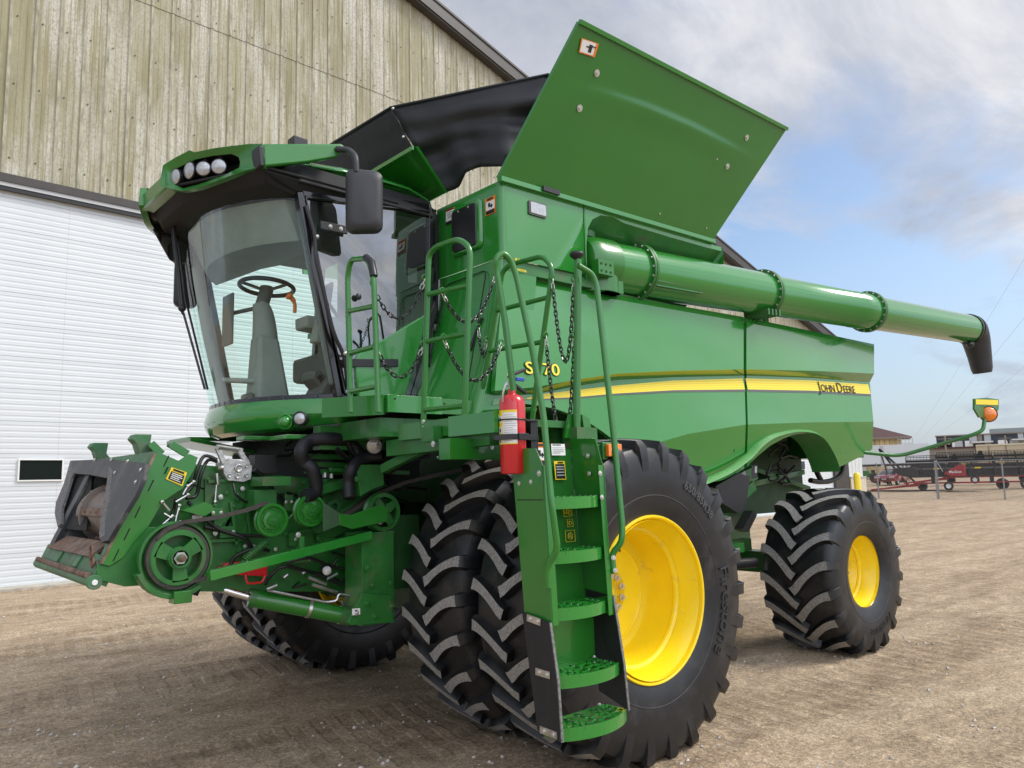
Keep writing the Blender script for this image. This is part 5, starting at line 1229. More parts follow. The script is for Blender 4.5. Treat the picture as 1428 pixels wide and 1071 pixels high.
def ring_(u, v, du, dv, t_=.012):
    for a, b_ in (((u, v), (u + du, v)), ((u + du, v), (u + du, v + dv)), ((u + du, v + dv), (u, v + dv)), ((u, v + dv), (u, v))): tb.beam(ptb(*a), ptb(*b_), .002, .0035, 'stripeL', up=(0, 1, 0))
for u, v, du, dv in ((.12, .10, .14, .14), (.05, .42, .18, .22), (.05, .70, .2, .25), (.58, .02, .34, .26), (.70, .36, .22, .2), (.58, .66, .38, .30), (.62, .1, .1, .1), (.78, .12, .1, .12)): tb = MB(); ring_(u, v, du, dv); tb.build('pictogram', lad, smooth=0)
for u, v, r_ in ((.19, .17, .010), (.14, .53, .012), (.15, .82, .010), (.81, .46, .010), (.77, .81, .018), (.77, .81, .008), (.75, .14, .012)): tb = MB(); tb.tube([ptb(u, v) + V((math.cos(a) * r_, 0, math.sin(a) * r_)) for a in [k * math.pi / 8 for k in range(16)]], .0018, 'stripeL', 6, closed=True); tb.build('pictogram', lad, smooth=0)
# amber marker light beside the ladder
mb = MB(); a, b_ = A(845, 619, y=-2.42), A(863, 637, y=-2.42); mb.boxp((a.x - .03, -2.42, b_.z - .02), (b_.x + .01, -2.38, a.z + .012), 'gmech'); mb.boxp((a.x - .01, -2.45, b_.z), (b_.x, -2.42, a.z), 'amber'); mb.boxp((a.x - .3, -2.40, b_.z + .0), (a.x, -2.36, a.z), 'gmech'); mb.build('marker_light', H, bevel=.006, smooth=0)

# ------------------------------------------------------------------ safety chains
def chain(p0, p1, sag, name='chain'):
    p0, p1 = V(p0), V(p1); mb = MB(); n = 60; pts = [p0.lerp(p1, k / n) + V((0, 0, -4 * sag * (k / n) * (1 - k / n))) for k in range(n + 1)]
    Ls = [0]
    for a, b_ in zip(pts, pts[1:]): Ls.append(Ls[-1] + (b_ - a).length)
    tot = Ls[-1]; pitch = .030; K = max(4, int(tot / pitch))
    def at(d):
        for i in range(n):
            if Ls[i + 1] >= d: return pts[i].lerp(pts[i + 1], (d - Ls[i]) / (Ls[i + 1] - Ls[i] + 1e-9)), (pts[i + 1] - pts[i]).normalized()
        return pts[-1], (pts[-1] - pts[-2]).normalized()
    for k in range(K):
        c_, t_ = at(tot * (k + .5) / K); _, u_, q_ = basis(t_); s = u_ if k % 2 else q_
        edge_ = 2 if (k < 2 or k >= K - 2) else 0; m_ = 'bolt' if edge_ else 'blackg'
        hl, hw = .0205, .0105; loop = []
        for j in range(12):
            a = 2 * math.pi * j / 12; loop.append(c_ + t_ * (math.cos(a) * hw + math.copysign(hl - hw, math.cos(a))) + s * math.sin(a) * hw)
        mb.tube(loop, .0042 if not edge_ else .003, m_, 6, closed=True)
    for p in (p0, p1): mb.tube([p + V((.018 * math.cos(a), 0, .018 * math.sin(a) + .012)) for a in [k * math.pi / 6 for k in range(12)]], .005, 'green', 6, closed=True)
    return mb.build(name, H, smooth=60)
fa, fb_, fd = (lambda px, py: A(px, py, x=-1.56)), (lambda px, py: A(px, py, x=-1.262)), (lambda px, py: A(px, py, x=-.60)); fe = lambda px, py: A(px, py, y=-2.48)
chain(fa(520, 398), fb_(592, 390), .22); chain(fa(524, 482), fb_(590, 482), .19)
chain(fb_(617, 408), A(691, 384, x=-.75), .24); chain(fb_(619, 473), A(699, 480, x=-.72), .24)
chain(fd(770, 390), fe(800, 392), .50); chain(fd(761, 470), fe(801, 470), .66)
chain(A(667, 458, x=-.62), A(678, 476, x=-.62), .14)

# ------------------------------------------------------------------ fire extinguisher (its own thing)
ex = A(715, 600, y=-2.50); zb0, zs0_ = A(715, 661, y=-2.5).z, A(715, 549, y=-2.5).z; rx = .070; exo = V((ex.x, -2.5, 0))
E_ = tag(empty('fire_extinguisher', (ex.x, -2.5, zb0)), 'red fire extinguisher with black handle strapped upright beside the green ladder', 'fire extinguisher')
mb = MB(); Hh = zs0_ - zb0
mb.lathe([(0, 0), (0, rx - .008), (.008, rx), (Hh - .05, rx), (Hh - .025, rx * .88), (Hh - .008, rx * .55), (Hh, .022), (Hh + .025, .022)], (0, 0, 0), (0, 0, 1), 'red', 40); cyl_ = mb.build('cylinder', E_, smooth=50)
mb = MB(); va = math.atan2(CAM.y + 2.5, CAM.x - ex.x)
def patch(mb, a0, a1, z0, z1, m, r=rx + .0015):
    n = 12; k0 = [V((math.cos(a0 + (a1 - a0) * k / n) * r, math.sin(a0 + (a1 - a0) * k / n) * r, 0)) for k in range(n + 1)]
    for p, q in zip(k0, k0[1:]): mb.quad([p + V((0, 0, z0)), q + V((0, 0, z0)), q + V((0, 0, z1)), p + V((0, 0, z1))], m)
zl0, zl1 = A(715, 620, y=-2.5).z - zb0, A(715, 573, y=-2.5).z - zb0
a0_ = va - 1.45; patch(mb, a0_, va + .35, zl0, zl1, 'white'); patch(mb, a0_, a0_ + .62, zl0, zl1, 'yel2', rx + .002); patch(mb, a0_ + .62, va + .35, zl1 - .012, zl1, 'yel2', rx + .002)
for k in range(3): z = zl1 - .03 - k * .058; patch(mb, a0_ + .08, a0_ + .55, z - .034, z, 'white', rx + .0025); patch(mb, a0_ + .25, a0_ + .42, z - .028, z - .008, 'black', rx + .003)
for k in range(14): z = zl1 - .025 - k * .0115; patch(mb, a0_ + .72, va + .3 - (.3 if k % 3 == 0 else 0), z - .003, z, 'lgrey', rx + .0025)
patch(mb, a0_, va + .35, zl0, zl0 + .006, 'yel2', rx + .003); mb.build('label', E_, smooth=0, rec=False)
mb = MB(); mb.cyl((0, 0, Hh + .02), (0, 0, Hh + .065), .018, 'steel'); mb.tube(smoothpath([(.02, -.0, Hh + .05), (-.05, -.02, Hh + .055), (-.078, -.02, Hh + .0), (-.075, -.01, Hh - .05)], 5), .006, 'steel', 8); mb.tube([(-.04 + .018 * math.cos(a), -.03, Hh + .085 + .018 * math.sin(a)) for a in [k * math.pi / 8 for k in range(16)]], .002, 'steel', 6, closed=True); mb.cyl((-.03, -.01, Hh + .05), (-.05, -.035, Hh + .05), .014, 'steel'); mb.build('valve', E_, smooth=40)
mb = MB(); mb.hexa([V((-.02, -.012, Hh + .085)), V((.09, -.012, Hh + .125)), V((.09, .012, Hh + .125)), V((-.02, .012, Hh + .085))], [V((-.02, -.012, Hh + .10)), V((.09, -.012, Hh + .145)), V((.09, .012, Hh + .145)), V((-.02, .012, Hh + .10))], 'blackp')
mb.hexa([V((-.01, -.010, Hh + .055)), V((.10, -.010, Hh - .0)), V((.10, .010, Hh - .0)), V((-.01, .010, Hh + .055))], [V((-.01, -.010, Hh + .075)), V((.10, -.010, Hh + .018)), V((.10, .010, Hh + .018)), V((-.01, .010, Hh + .075))], 'blackp'); M['bluek'] = mat('blue_tab', (.02, .07, .42), .4); mb.boxp((.03, -.008, Hh + .072), (.09, .008, Hh + .092), 'bluek')
mb.build('handle', E_, bevel=.003, smooth=0)
for o in (cyl_,): pass
mb = MB(); a, b_ = A(733, 585, y=-2.46), A(745, 661, y=-2.46); mb.boxp((a.x, -2.50, b_.z), (b_.x, -2.42, a.z), 'blackp')
for py, th_, rr in ((584, .008, .073), (608.5, .030, .074)):
    z = A(715, py, y=-2.57).z
    mb.lathe([(-th_ / 2, rr), (th_ / 2, rr), (th_ / 2, rr + .004), (-th_ / 2, rr + .004), (-th_ / 2, rr)], (ex.x, -2.5, z), (0, 0, 1), 'blackp', 32)
    mb.beam((ex.x + .06, -2.52, z), (b_.x, -2.50, z), .01, th_, 'blackp')
    if th_ > .02: mb.boxp((ex.x - .03, -2.585, z - .018), (ex.x + .04, -2.572, z + .018), 'blackp'); mb.beam((ex.x - .03, -2.575, z), (ex.x - .13, -2.50, z - .005), .006, .026, 'blackp')
mb.boxp((a.x, -2.44, b_.z + .05), (xl, -2.40, a.z - .1), 'blackp')
mb.build('extinguisher_bracket', H, bevel=.003, smooth=30)
# rear marker lamp on its arm
mb = MB(); q = [A(1205, 631, y=-1.5), A(1255, 636, y=-1.75), A(1310, 620, y=-2.1), A(1358, 606, y=-2.42), A(1371, 600, y=-2.5), A(1373, 585, y=-2.5)]
mb.tube(arcpath(q, .12, 5), .022, 'gmech', 12); arm_ = mb.build('lamp_arm', H, smooth=50)
mb = MB(); P_ = lambda px, py: A(px, py, y=-2.5)
c_ = [P_(*p) for p in ((1359, 556), (1376, 554.5), (1393, 557), (1393, 570), (1386, 583), (1366, 582), (1359, 570))]
# plate turned square to the road: spread it across the machine
ctr = sum(c_, V()) / len(c_); hx = (c_[0] - c_[2]).length / 2
def rot(p): d = p - ctr; return ctr + V((d.x * .35, -d.x * .80 / 1.0, d.z))
c2 = c_; mb.prism(c2, (0, .02, 0), 'gmech'); a, b_, cc_, dd_ = [P_(*p) + V((0, -.004, 0)) for p in ((1360, 557), (1391, 558), (1391, 565), (1360, 564))]; mb.prism([a, b_, cc_, dd_], (0, -.003, 0), 'yel2')
p = P_(1376, 578); mb.lathe([(-.02, .085), (0, .085), (.02, .07), (.035, .04), (.04, 0)], p + V((-.03, -.03, 0)), (-.85, -.52, 0), 'amber', 28); mb.lathe([(-.03, .092), (.004, .092), (.004, .084)], p + V((-.03, -.03, 0)), (-.85, -.52, 0), 'blackp', 28)
mb.build('marker_lamp', arm_, smooth=40)
# ------------------------------------------------------------------ feeder house
fh = MB()
SY = -.72
fp_ = lambda px, py: A(px, py, y=SY)
plate_px = [(216, 633), (248, 643), (263, 633), (275, 638), (269, 656), (254, 681), (240, 690), (226.5, 699), (217, 715), (206, 734), (186, 756), (171, 777), (152, 789), (141, 786)]
P1, P2 = fp_(216, 633), fp_(141, 786); fdir = (P1 - P2).normalized(); fn = V((-fdir.z, 0, fdir.x))      # front face normal
if fn.x > 0: fn = -fn
print('feeder', P1, P2, fn)
def ff(y, s, d=0):      # point on the front frame: y across, s 0 top .. 1 bottom, d forward
    return V((P1.x, y, P1.z)).lerp(V((P2.x, y, P2.z)), s) + fn * d
for yy in (.62, -.60):      # housing sides
    fh.prism([ff(yy, .02, -.05), ff(yy, 1.12, -.05), V((-2.30, yy, 1.10)), V((-1.2, yy, .98)), V((-.80, yy, 1.05)), V((-.80, yy, 1.70)), V((-1.7, yy, 1.80)), V((-2.05, yy, 1.86))], (0, .012, 0), 'gmech')
fh.prism([ff(-.6, .03, -.12), ff(.62, .03, -.12), V((-.8, .62, 1.72)), V((-.8, -.6, 1.72))], (0, 0, -.02), 'gmech')
fh.prism([V((-2.35, -.6, 1.13)), V((-2.35, .62, 1.13)), V((-.8, .62, 1.03)), V((-.8, -.6, 1.03))], (0, 0, .02), 'gmech')
feeder = fh.build('feeder_house', H, bevel=.004, smooth=0)
mb = MB(); mb.prism([fp_(*p) for p in plate_px], (0, -.012, 0), 'green'); 
for px, py in ((231, 637), (209.5, 671), (191, 708), (176, 739), (161, 768)):      # slots
    c_ = fp_(px - 3 + 3, py + 6); mb.beam(c_ + fdir * .035 + V((0, -.013, 0)), c_ - fdir * .035 + V((0, -.013, 0)), .004, .006, 'dark', up=(1, 0, 0))
c_ = fp_(230.5, 656.5); mb.beam(c_ + fdir * .025 + V((0, -.013, 0)), c_ - fdir * .02 + V((0, -.013, 0)), .004, .022, 'dark', up=(0, 1, 0))
mb.beam(P1 + V((0, -.006, 0)), P2 + V((0, -.006, 0)), .014, .014, 'rust', up=(0, 1, 0))
sp_ = mb.build('side_plate', feeder, smooth=0)
a, b_, c_, d_ = [fp_(px, py) + V((0, -.015, 0)) for px, py in ((238, 651.5), (259.5, 659), (253, 678), (230, 668))]
decal('caution_label', feeder, [a, b_, c_, d_], [(0, 0, 1, 1, 'yel2'), (.09, .28, .93, .92, 'black'), (.15, .05, .85, .2, 'black'), (.18, .36, .8, .42, 'white'), (.18, .5, .85, .56, 'white'), (.18, .64, .7, .7, 'white'), (.18, .78, .8, .83, 'white')])
# front frame: top bar, side posts, bottom lip
mb = MB()
mb.prism([ff(.74, -.03, .0), ff(-.71, -.03, .0), ff(-.71, .10, .0), ff(.74, .10, .0)], -fn * .16, 'gworn')
mb.prism([ff(.74, .0, .0), ff(.62, .0, .0), ff(.62, 1.0, .0), ff(.74, 1.0, .0)], -fn * .10, 'linerk')
mb.prism([ff(-.62, .0, .0), ff(-.71, .0, .0), ff(-.71, 1.0, .0), ff(-.62, 1.0, .0)], -fn * .10, 'gworn')
mb.prism([ff(.76, .93, .005), ff(-.71, .93, .005), ff(-.71, 1.16, .005), ff(.76, 1.16, .005)], -fn * .09, 'gworn')
for y in (.25, -.25): mb.prism([ff(y + .06, .93, .012), ff(y - .06, .93, .012), ff(y - .04, 1.08, .02), ff(y + .04, 1.08, .02)], -fn * .02, 'gworn')
mb.tube([ff(.78, 1.135, .0), ff(-.74, 1.155, .0)], .032, 'gworn', 16); mb.tube([ff(.70, 1.10, .03), ff(-.70, 1.12, .03)], .018, 'rust', 8); mb.cyl(ff(-.74, 1.155, 0), ff(-.775, 1.155, 0), .040, 'gworn'); mb.cyl(ff(-.775, 1.155, 0), ff(-.780, 1.155, 0), .016, 'white', n=12)
mb.prism([fp_(136, 787), fp_(152, 790), fp_(172, 778), fp_(186, 757), fp_(206, 735), fp_(226, 735), fp_(226, 800), fp_(205, 816), fp_(174, 818), fp_(134, 808)], (0, .03, 0), 'gmech')
for px, py in ((130, 770), (131, 783), (137, 792)): c_ = A(px, py, y=-.66) + fn * .01; mb.tube([c_ + V((0, .03 * math.cos(a), .035 * math.sin(a))) for a in [k * math.pi / 6 for k in range(12)]], .008, 'rust', 6, closed=True)
mb.build('front_frame', feeder, bevel=.006, smooth=30)
# coupler hooks on the top edge
for y in (.66, -.36):
    mb = MB(); a = ff(y, -.03, -.02); mb.prism([a + V((0, 0, -.02)), a + V((-.03, 0, .07)), a + V((-.06, 0, .10)), a + V((-.04, 0, .13)), a + V((.06, 0, .13)), a + V((.05, 0, .05)), a + V((.12, 0, -.03))], (0, .11, 0), 'gworn'); mb.build('hook', feeder, bevel=.006, smooth=0)
mb = MB()
for px0, py0, px1, py1, y in ((207, 619, 222, 634, -.40), (235, 620, 258, 634, -.45)):
    a, b_ = A(px0, py0, y=y), A(px1, py1, y=y); mb.beam(a, b_, .06, .022, 'gworn'); mb.beam(a + V((0, -.05, 0)), b_ + V((0, -.05, 0)), .012, .05, 'green')
mb.build('lift_bracket', feeder, bevel=.003, smooth=0)
# black liner round the throat
mb = MB()
op = [(.60, .10), (.60, .90), (-.40, .90), (-.40, .10)]
oo = [ff(.66, .07, .012), ff(.70, .92, .012), ff(.62, .95, .02), ff(.52, .30, .03), ff(.45, .18, .03)]
fq = lambda px, py, d=0: Aq(px, py, P1 + fn * d, fn)
mb.prism([fq(*p, .022) for p in ((100, 642), (151, 640), (203, 646), (201, 656), (152, 667), (125, 662), (99, 660))], -fn * .02, 'linerk')
mb.prism([fq(*p, .03) for p in ((151, 643), (203, 646), (199, 668), (188, 692), (158, 741), (150, 754), (141, 756), (139, 745), (142, 720), (147, 690), (151, 660))], -fn * .025, 'linerk')
mb.prism([fq(*p, .032) for p in ((151, 650), (157, 655), (153, 690), (147, 722), (146, 745), (139, 752), (138, 744), (141, 720), (146, 690), (150, 664))], -fn * .003, 'edge')
mb.prism([fq(*p, -.02) for p in ((99, 646), (130, 648), (120, 740), (82, 737), (80, 714), (90, 680))], -fn * .01, 'dark')  # filler sheet behind the flange, painted near black as throat shade
mb.prism([fq(*p, .02) for p in ((98, 642), (112, 645), (100, 664), (92, 690), (86, 708), (85, 730), (80, 735), (76, 715), (78, 700), (89, 674))], -fn * .02, 'edge')
for px, py in ((132, 641), (155, 641), (178, 643), (160, 659), (196, 655), (189, 672)): mb.bolt(fq(px, py, .032), fn, .009)
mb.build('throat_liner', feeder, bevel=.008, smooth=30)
# throat: drum, floor, inner walls with the throat's shade put into their colour
mb = MB(); c_ = V((P1.x + P2.x, 0, P1.z + P2.z)) / 2 - fn * .17 + V((0, 0, .01))
mb.lathe([(-.56, 0), (-.56, .17), (-.30, .17), (-.30, .20), (-.27, .20), (-.27, .165), (.25, .165), (.25, .20), (.28, .20), (.28, .165), (.5, .165), (.5, 0)], c_, (0, 1, 0), 'drum', 40)
for k in range(5):
    a = k * 2 * math.pi / 5 + .5; e = V((math.cos(a), 0, math.sin(a))); mb.beam(c_ + e * .18 + V((0, .30, 0)), c_ + e * .18 + V((0, -.28, 0)), .05, .022, 'rust', up=e)
    for y in (-.15, 0, .15): mb.bolt(c_ + e * .19 + V((0, y, 0)), e, .008, .01, 'rust')
for s_ in (-1, 1):
    for k in range(14): a = k * 2 * math.pi / 14; e = V((math.cos(a), 0, math.sin(a))); mb.bolt(c_ + e * .19 + V((0, .29 * s_, 0)), e, .008, .014, 'rust')
mb.build('feeder_drum', feeder, smooth=35)
mb = MB(); mb.prism([ff(.58, .80, -.05), ff(-.48, .80, -.05), ff(-.52, .97, .03), ff(.62, .97, .03)], -fn * .02, 'rust'); mb.prism([ff(.58, .80, -.05), ff(-.50, .80, -.05), ff(-.50, .70, -.55), ff(.58, .70, -.55)], (0, 0, -.015), 'rust')
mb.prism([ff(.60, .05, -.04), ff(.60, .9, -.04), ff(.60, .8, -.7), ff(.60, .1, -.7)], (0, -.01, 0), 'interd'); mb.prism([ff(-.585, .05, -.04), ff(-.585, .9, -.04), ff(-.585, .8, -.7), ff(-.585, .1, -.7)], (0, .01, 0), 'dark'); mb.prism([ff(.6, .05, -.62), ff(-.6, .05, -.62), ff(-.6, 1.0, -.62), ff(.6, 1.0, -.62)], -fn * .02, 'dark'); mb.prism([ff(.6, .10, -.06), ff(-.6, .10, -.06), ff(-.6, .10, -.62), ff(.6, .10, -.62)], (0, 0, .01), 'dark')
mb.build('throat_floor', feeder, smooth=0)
# side ribs, brackets and cover boxes on the near side of the housing
mb = MB(); hs = lambda px, py, y=-.62: A(px, py, y=y)
mb.prism([hs(286, 668), hs(330, 658), hs(360, 664), hs(352, 700), hs(330, 712), hs(286, 760)], (0, .02, 0), 'gmech')
mb.prism([hs(352, 700), hs(420, 690), hs(440, 760), hs(350, 790), hs(330, 770)], (0, .03, 0), 'gmech')
mb.boxp(tuple(hs(355, 700, -.78)[:2]) + (hs(355, 712, -.78).z,), (hs(386, 700, -.78).x, -.62, hs(365, 683, -.78).z), 'gmech')
a = hs(366, 665, -.85); mb.boxp((a.x, -.86, hs(366, 678, -.85).z), (hs(405, 665, -.85).x, -.66, a.z), 'gmech')
mb.beam(hs(420, 690, -.75), hs(500, 668, -.75), .10, .06, 'gmech'); mb.beam(hs(440, 740, -.78), hs(500, 700, -.78), .05, .04, 'gmech')
mb.prism([hs(448, 668), hs(486, 668), hs(478, 740), hs(440, 760)], (0, -.06, 0), 'gmech')
a = hs(465, 707, -.70); mb.lathe([(-.02, .055), (.02, .055), (.02, .025), (-.02, .025), (-.02, .055)], a, (0, 1, 0), 'gmech', 20)
mb.boxp((-1.23, -.98, hs(520, 868, -.9).z), (-.98, -.75, 1.40), 'gmech')      # tall box column
mb.prism([hs(486, 868, -1.0), hs(505, 828, -1.0), hs(545, 830, -1.0), hs(550, 868, -1.0), hs(490, 872, -1.0)], (0, .04, 0), 'gmech')
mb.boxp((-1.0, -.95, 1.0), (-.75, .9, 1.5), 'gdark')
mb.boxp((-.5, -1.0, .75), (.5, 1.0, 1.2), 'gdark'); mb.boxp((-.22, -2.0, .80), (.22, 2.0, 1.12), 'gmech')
mb.prism([hs(497, 648, -1.0), hs(534, 648, -1.0), hs(536, 676, -1.0), hs(520, 682, -1.0), hs(503, 692, -1.0)], (0, .16, 0), 'gmech')
for py_ in (636, 647, 657): a, b_ = hs(425, py_, -.70), hs(492, py_ + 2, -.70); mb.beam(a, b_, .02, .035, 'gmech')
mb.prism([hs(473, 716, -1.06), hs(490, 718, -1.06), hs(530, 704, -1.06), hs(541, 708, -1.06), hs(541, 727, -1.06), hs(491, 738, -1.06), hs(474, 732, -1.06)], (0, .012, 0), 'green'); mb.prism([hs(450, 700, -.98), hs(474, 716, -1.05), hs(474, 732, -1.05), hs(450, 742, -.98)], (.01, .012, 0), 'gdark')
mb.prism([hs(450, 607, -.86), hs(495, 607, -.86), hs(492, 622, -.86), hs(475, 628, -.86), hs(455, 618, -.86)], (0, .02, 0), 'gmech')
for px_, py_, y_ in ((453, 666, -.70), (462, 667, -.70), (488, 629, -.90)): mb.cyl(hs(px_, py_, y_), hs(px_, py_, y_) + V((0, 0, .035)), .016, 'bolt', n=8)
fr_ = mb.build('chassis_frame', H, bevel=.004, smooth=0)
mb = MB()
for px, py, y in ((498, 668, -1.0), (512, 792, -1.0), (519, 816, -1.0), (545, 813, -1.0), (547, 845, -1.0), (523, 860, -1.0), (512, 842, -1.0), (380, 690, -.66), (430, 775, -.68), (345, 700, -.65), (445, 750, -.69)):
    mb.bolt(hs(px, py, y), (0, -1, 0), .014, .014, 'gmech')
for px, py, y in ((354, 763, -.66), (497, 855, -1.01), (505, 716, -1.0), (530, 728, -1.02)): mb.bolt(hs(px, py, y), (0, -1, 0), .012, .014)
for k in range(16): a = hs(290 + k * 9, 668 + (k * 37) % 110, -.645); mb.bolt(a, (0, -1, 0), .007, .008, 'gmech')
into(mb, fr_)
decal('warning_label', fr_, [hs(491, 849, -1.012), hs(502, 848, -1.012), hs(502, 857, -1.012), hs(491, 858, -1.012)], [(0, 0, 1, 1, 'white'), (.35, .2, .65, .8, 'black')])
# more brackets, clamps and bolt rows on the housing side
random.seed(31); mb = MB()
for px0, py0, px1, py1 in ((290, 672, 345, 668), (292, 755, 340, 752), (345, 712, 352, 770), (395, 745, 440, 738), (300, 690, 300, 745), (322, 700, 330, 760)): mb.beam(hs(px0, py0, -.635), hs(px1, py1, -.635), .02, .018, 'gmech', up=(0, 1, 0))
for px, py, w_, h_ in ((318, 742, .10, .07), (400, 700, .06, .12), (300, 715, .07, .05), (462, 755, .12, .05), (420, 780, .14, .05), (345, 770, .05, .05), (408, 752, .05, .09)):
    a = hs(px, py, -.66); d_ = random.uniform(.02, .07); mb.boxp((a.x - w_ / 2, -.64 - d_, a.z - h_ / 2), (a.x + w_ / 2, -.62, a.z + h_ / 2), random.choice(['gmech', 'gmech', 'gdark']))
    for sx_ in (-.35, .35): mb.bolt((a.x + sx_ * w_, -.64 - d_, a.z), (0, -1, 0), .008, .01, random.choice(['bolt', 'gmech']))
for k in range(26): px = random.uniform(288, 500); py = random.uniform(670, 790); mb.bolt(hs(px, py, -.645), (0, -1, 0), random.choice([.006, .009, .011]), .012, random.choice(['gmech', 'bolt', 'gmech']))
for k in range(3): a0 = hs(395 + k * 26, 806 - k * 6, -.70); mb.cyl(a0, a0 + V((.03, 0, .02)), .014, random.choice(['steel', 'hose', 'zinc']), n=10)
mb.lathe([(0, .03), (.05, .03), (.05, .022), (.06, .022), (.06, 0)], hs(455, 795, -.72), (-.4, -1, 0), 'zinc', 18)
into(mb, fr_)
# pulleys
def pulley(px, py, y, r, w=.05, spokes=0, hub=.035, back=0):
    c_ = A(px, py, y=y); mb = MB()
    if back: mb.lathe([(0, 0), (0, back), (.015, back + .004), (.06, back + .004), (.06, back - .01), (.015, back - .012), (.012, 0)], c_ + V((0, .10, 0)), (0, -1, 0), 'gmech', 64)
    if spokes:
        mb.lathe([(0, r), (-w * .2, r + .006), (-w * .5, r - .02), (-w * .8, r + .006), (-w, r), (-w, r - .025), (0, r - .025), (0, r)], c_, (0, -1, 0), 'gmech', 56)
        mb.lathe([(.015, 0), (.015, hub), (-w, hub), (-w, 0)], c_, (0, -1, 0), 'gmech', 28)
        for k in range(spokes):
            a = 2 * math.pi * k / spokes + .6; e = V((math.cos(a), 0, math.sin(a))); f_ = V((-e.z, 0, e.x)); ww = .045 if r > .14 else .02; mb.prism([c_ + e * hub * .8 - f_ * .035, c_ + e * hub * .8 + f_ * .035, c_ + e * (r - .02) + f_ * ww, c_ + e * (r - .02) - f_ * ww], (0, .02, 0), 'gmech')
    else:
        mb.lathe([(.004, 0), (.006, hub * .55), (.016, hub * .6), (.016, hub), (.004, hub * 1.1), (.002, hub * 1.7), (-.010, hub * 1.8), (-.010, r - .025), (.004, r - .018), (.004, r), (-w * .2, r + .002), (-w * .5, r - .02), (-w * .8, r + .002), (-w, r), (-w, 0)], c_, (0, -1, 0), 'green', 56)
        for k in range(8): a = k * math.pi / 4; mb.bolt(c_ + V((math.cos(a) * (r - .034), -.011, math.sin(a) * (r - .034))), (0, -1, 0), .004, .004, 'gmech')
    mb.bolt(c_ + V((0, -.016, 0)), (0, -1, 0), .014, .014, 'gmech')
    return c_, mb
c1, mb = pulley(250, 778, -.90, .155, .05, 3, .065, .205)
mb.lathe([(0, .055), (.03, .055), (.03, .045), (.015, .042), (.015, .022), (.05, .022), (.055, .018), (.055, 0)], c1, (0, -1, 0), 'gmech', 28); mb.lathe([(.02, .038), (.026, .038), (.026, 0)], c1, (0, -1, 0), 'steel', 6); mb.lathe([(.03, .02), (.07, .018), (.075, .012), (.075, 0)], c1, (0, -1, 0), 'rust', 20)
mb.lathe([(-.01, .157), (-.01, .178), (-.045, .178), (-.045, .157)], c1, (0, -1, 0), 'belt', 56); mb.build('drive_pulley', feeder, smooth=35)
c2, mb = pulley(380, 725, -.90, .103, .045); mb.build('idler_pulley', feeder, smooth=35)
c3, mb = pulley(434, 712, -.90, .103, .06); mb.build('idler_pulley', feeder, smooth=35)
c4, mb = pulley(536, 714, -.98, .128, .07, 4, .03); mb.build('drive_pulley', fr_, smooth=35)
def belt_(name, pts, w, th, parent):
    mb = MB(); pts = [V(p) for p in pts]
    for a, b_ in zip(pts, pts[1:]): mb.beam(a, b_, w, th, 'belt', up=(0, 0, 1))
    return mb.build(name, parent, smooth=0)
ybl = -.875
B = lambda px, py, y=ybl: A(px, py, y=y)
belt_('drive_belt', [B(218, 752), B(232, 738), B(255, 728), B(300, 722), B(345, 711), B(372, 701)], .045, .020, feeder)
belt_('drive_belt', [B(230, 815), B(262, 812), B(290, 805), B(310, 798)], .045, .018, feeder)
belt_('drive_belt', [B(458, 729), B(490, 712), B(520, 690), B(560, 674), B(600, 664), B(650, 655, -.95), B(690, 640, -1.0)], .055, .026, fr_)
belt_('drive_belt', [B(520, 745), B(545, 741), B(600, 735)], .05, .02, fr_)
# guard shoe under the big pulley, tie beam, lift cylinder, red stop
mb = MB()
for k in range(9):
    a0, a1 = R_(200 + k * 12), R_(200 + (k + 1) * 12); r0, r1_ = .205, .235
    mb.prism([c1 + V((math.cos(a0) * r0, .02, math.sin(a0) * r0)), c1 + V((math.cos(a1) * r0, .02, math.sin(a1) * r0)), c1 + V((math.cos(a1) * r1_, .02, math.sin(a1) * r1_)), c1 + V((math.cos(a0) * r1_, .02, math.sin(a0) * r1_))], (0, .09, 0), 'gmech')
p = B(246, 826, -.86); mb.boxp((p.x - .03, -.92, p.z - .06), (p.x + .07, -.82, p.z + .01), 'green'); mb.build('belt_guard', feeder, bevel=.003, smooth=30)
mb = MB(); a, b_ = B(291, 803, -1.0), B(516, 746, -1.0); mb.beam(a, b_, .06, .055, 'greenp', up=(0, 0, 1)); mb.beam(B(420, 748, -.98), B(420, 768, -.98), .03, .03, 'gmech', up=(1, 0, 0)); mb.bolt(B(416, 746, -.99), (0, -1, 0), .012); mb.build('tie_beam', H, bevel=.004, smooth=0)
mb = MB(); c0_, c1_ = A(352, 834, y=-.62), A(478, 858, y=-.80); r0_ = A(286, 815, y=-.55); dd = (c1_ - c0_).normalized(); mb.cyl(c0_, c1_, .056, 'green', n=28); mb.cyl(c0_ - dd * .02, c0_ + dd * .02, .060, 'gmech'); mb.cyl(c1_ - dd * .02, c1_ + dd * .05, .062, 'gmech'); mb.cyl(r0_, c0_, .024, 'chrome', n=20)
cc = c0_.lerp(c1_, .62); mb.cyl(cc - dd * .01, cc + dd * .01, .060, 'steel'); lc = mb.build('lift_cylinder', H, smooth=35)
mb = MB(); mb.tube(arcpath([A(373, 823, y=-.70), A(455, 840, y=-.78), A(470, 838, y=-.80), A(472, 828, y=-.80), A(492, 832, y=-.82)], .03), .010, 'steel', 8)
for px0, py0, px1, py1 in ((372, 822, 386, 816), (430, 805, 455, 815), (455, 808, 470, 800), (435, 815, 470, 826), (476, 836, 480, 846), (488, 830, 496, 834)): mb.cyl(A(px0, py0, y=-.75), A(px1, py1, y=-.75), .012, 'steel', n=8)
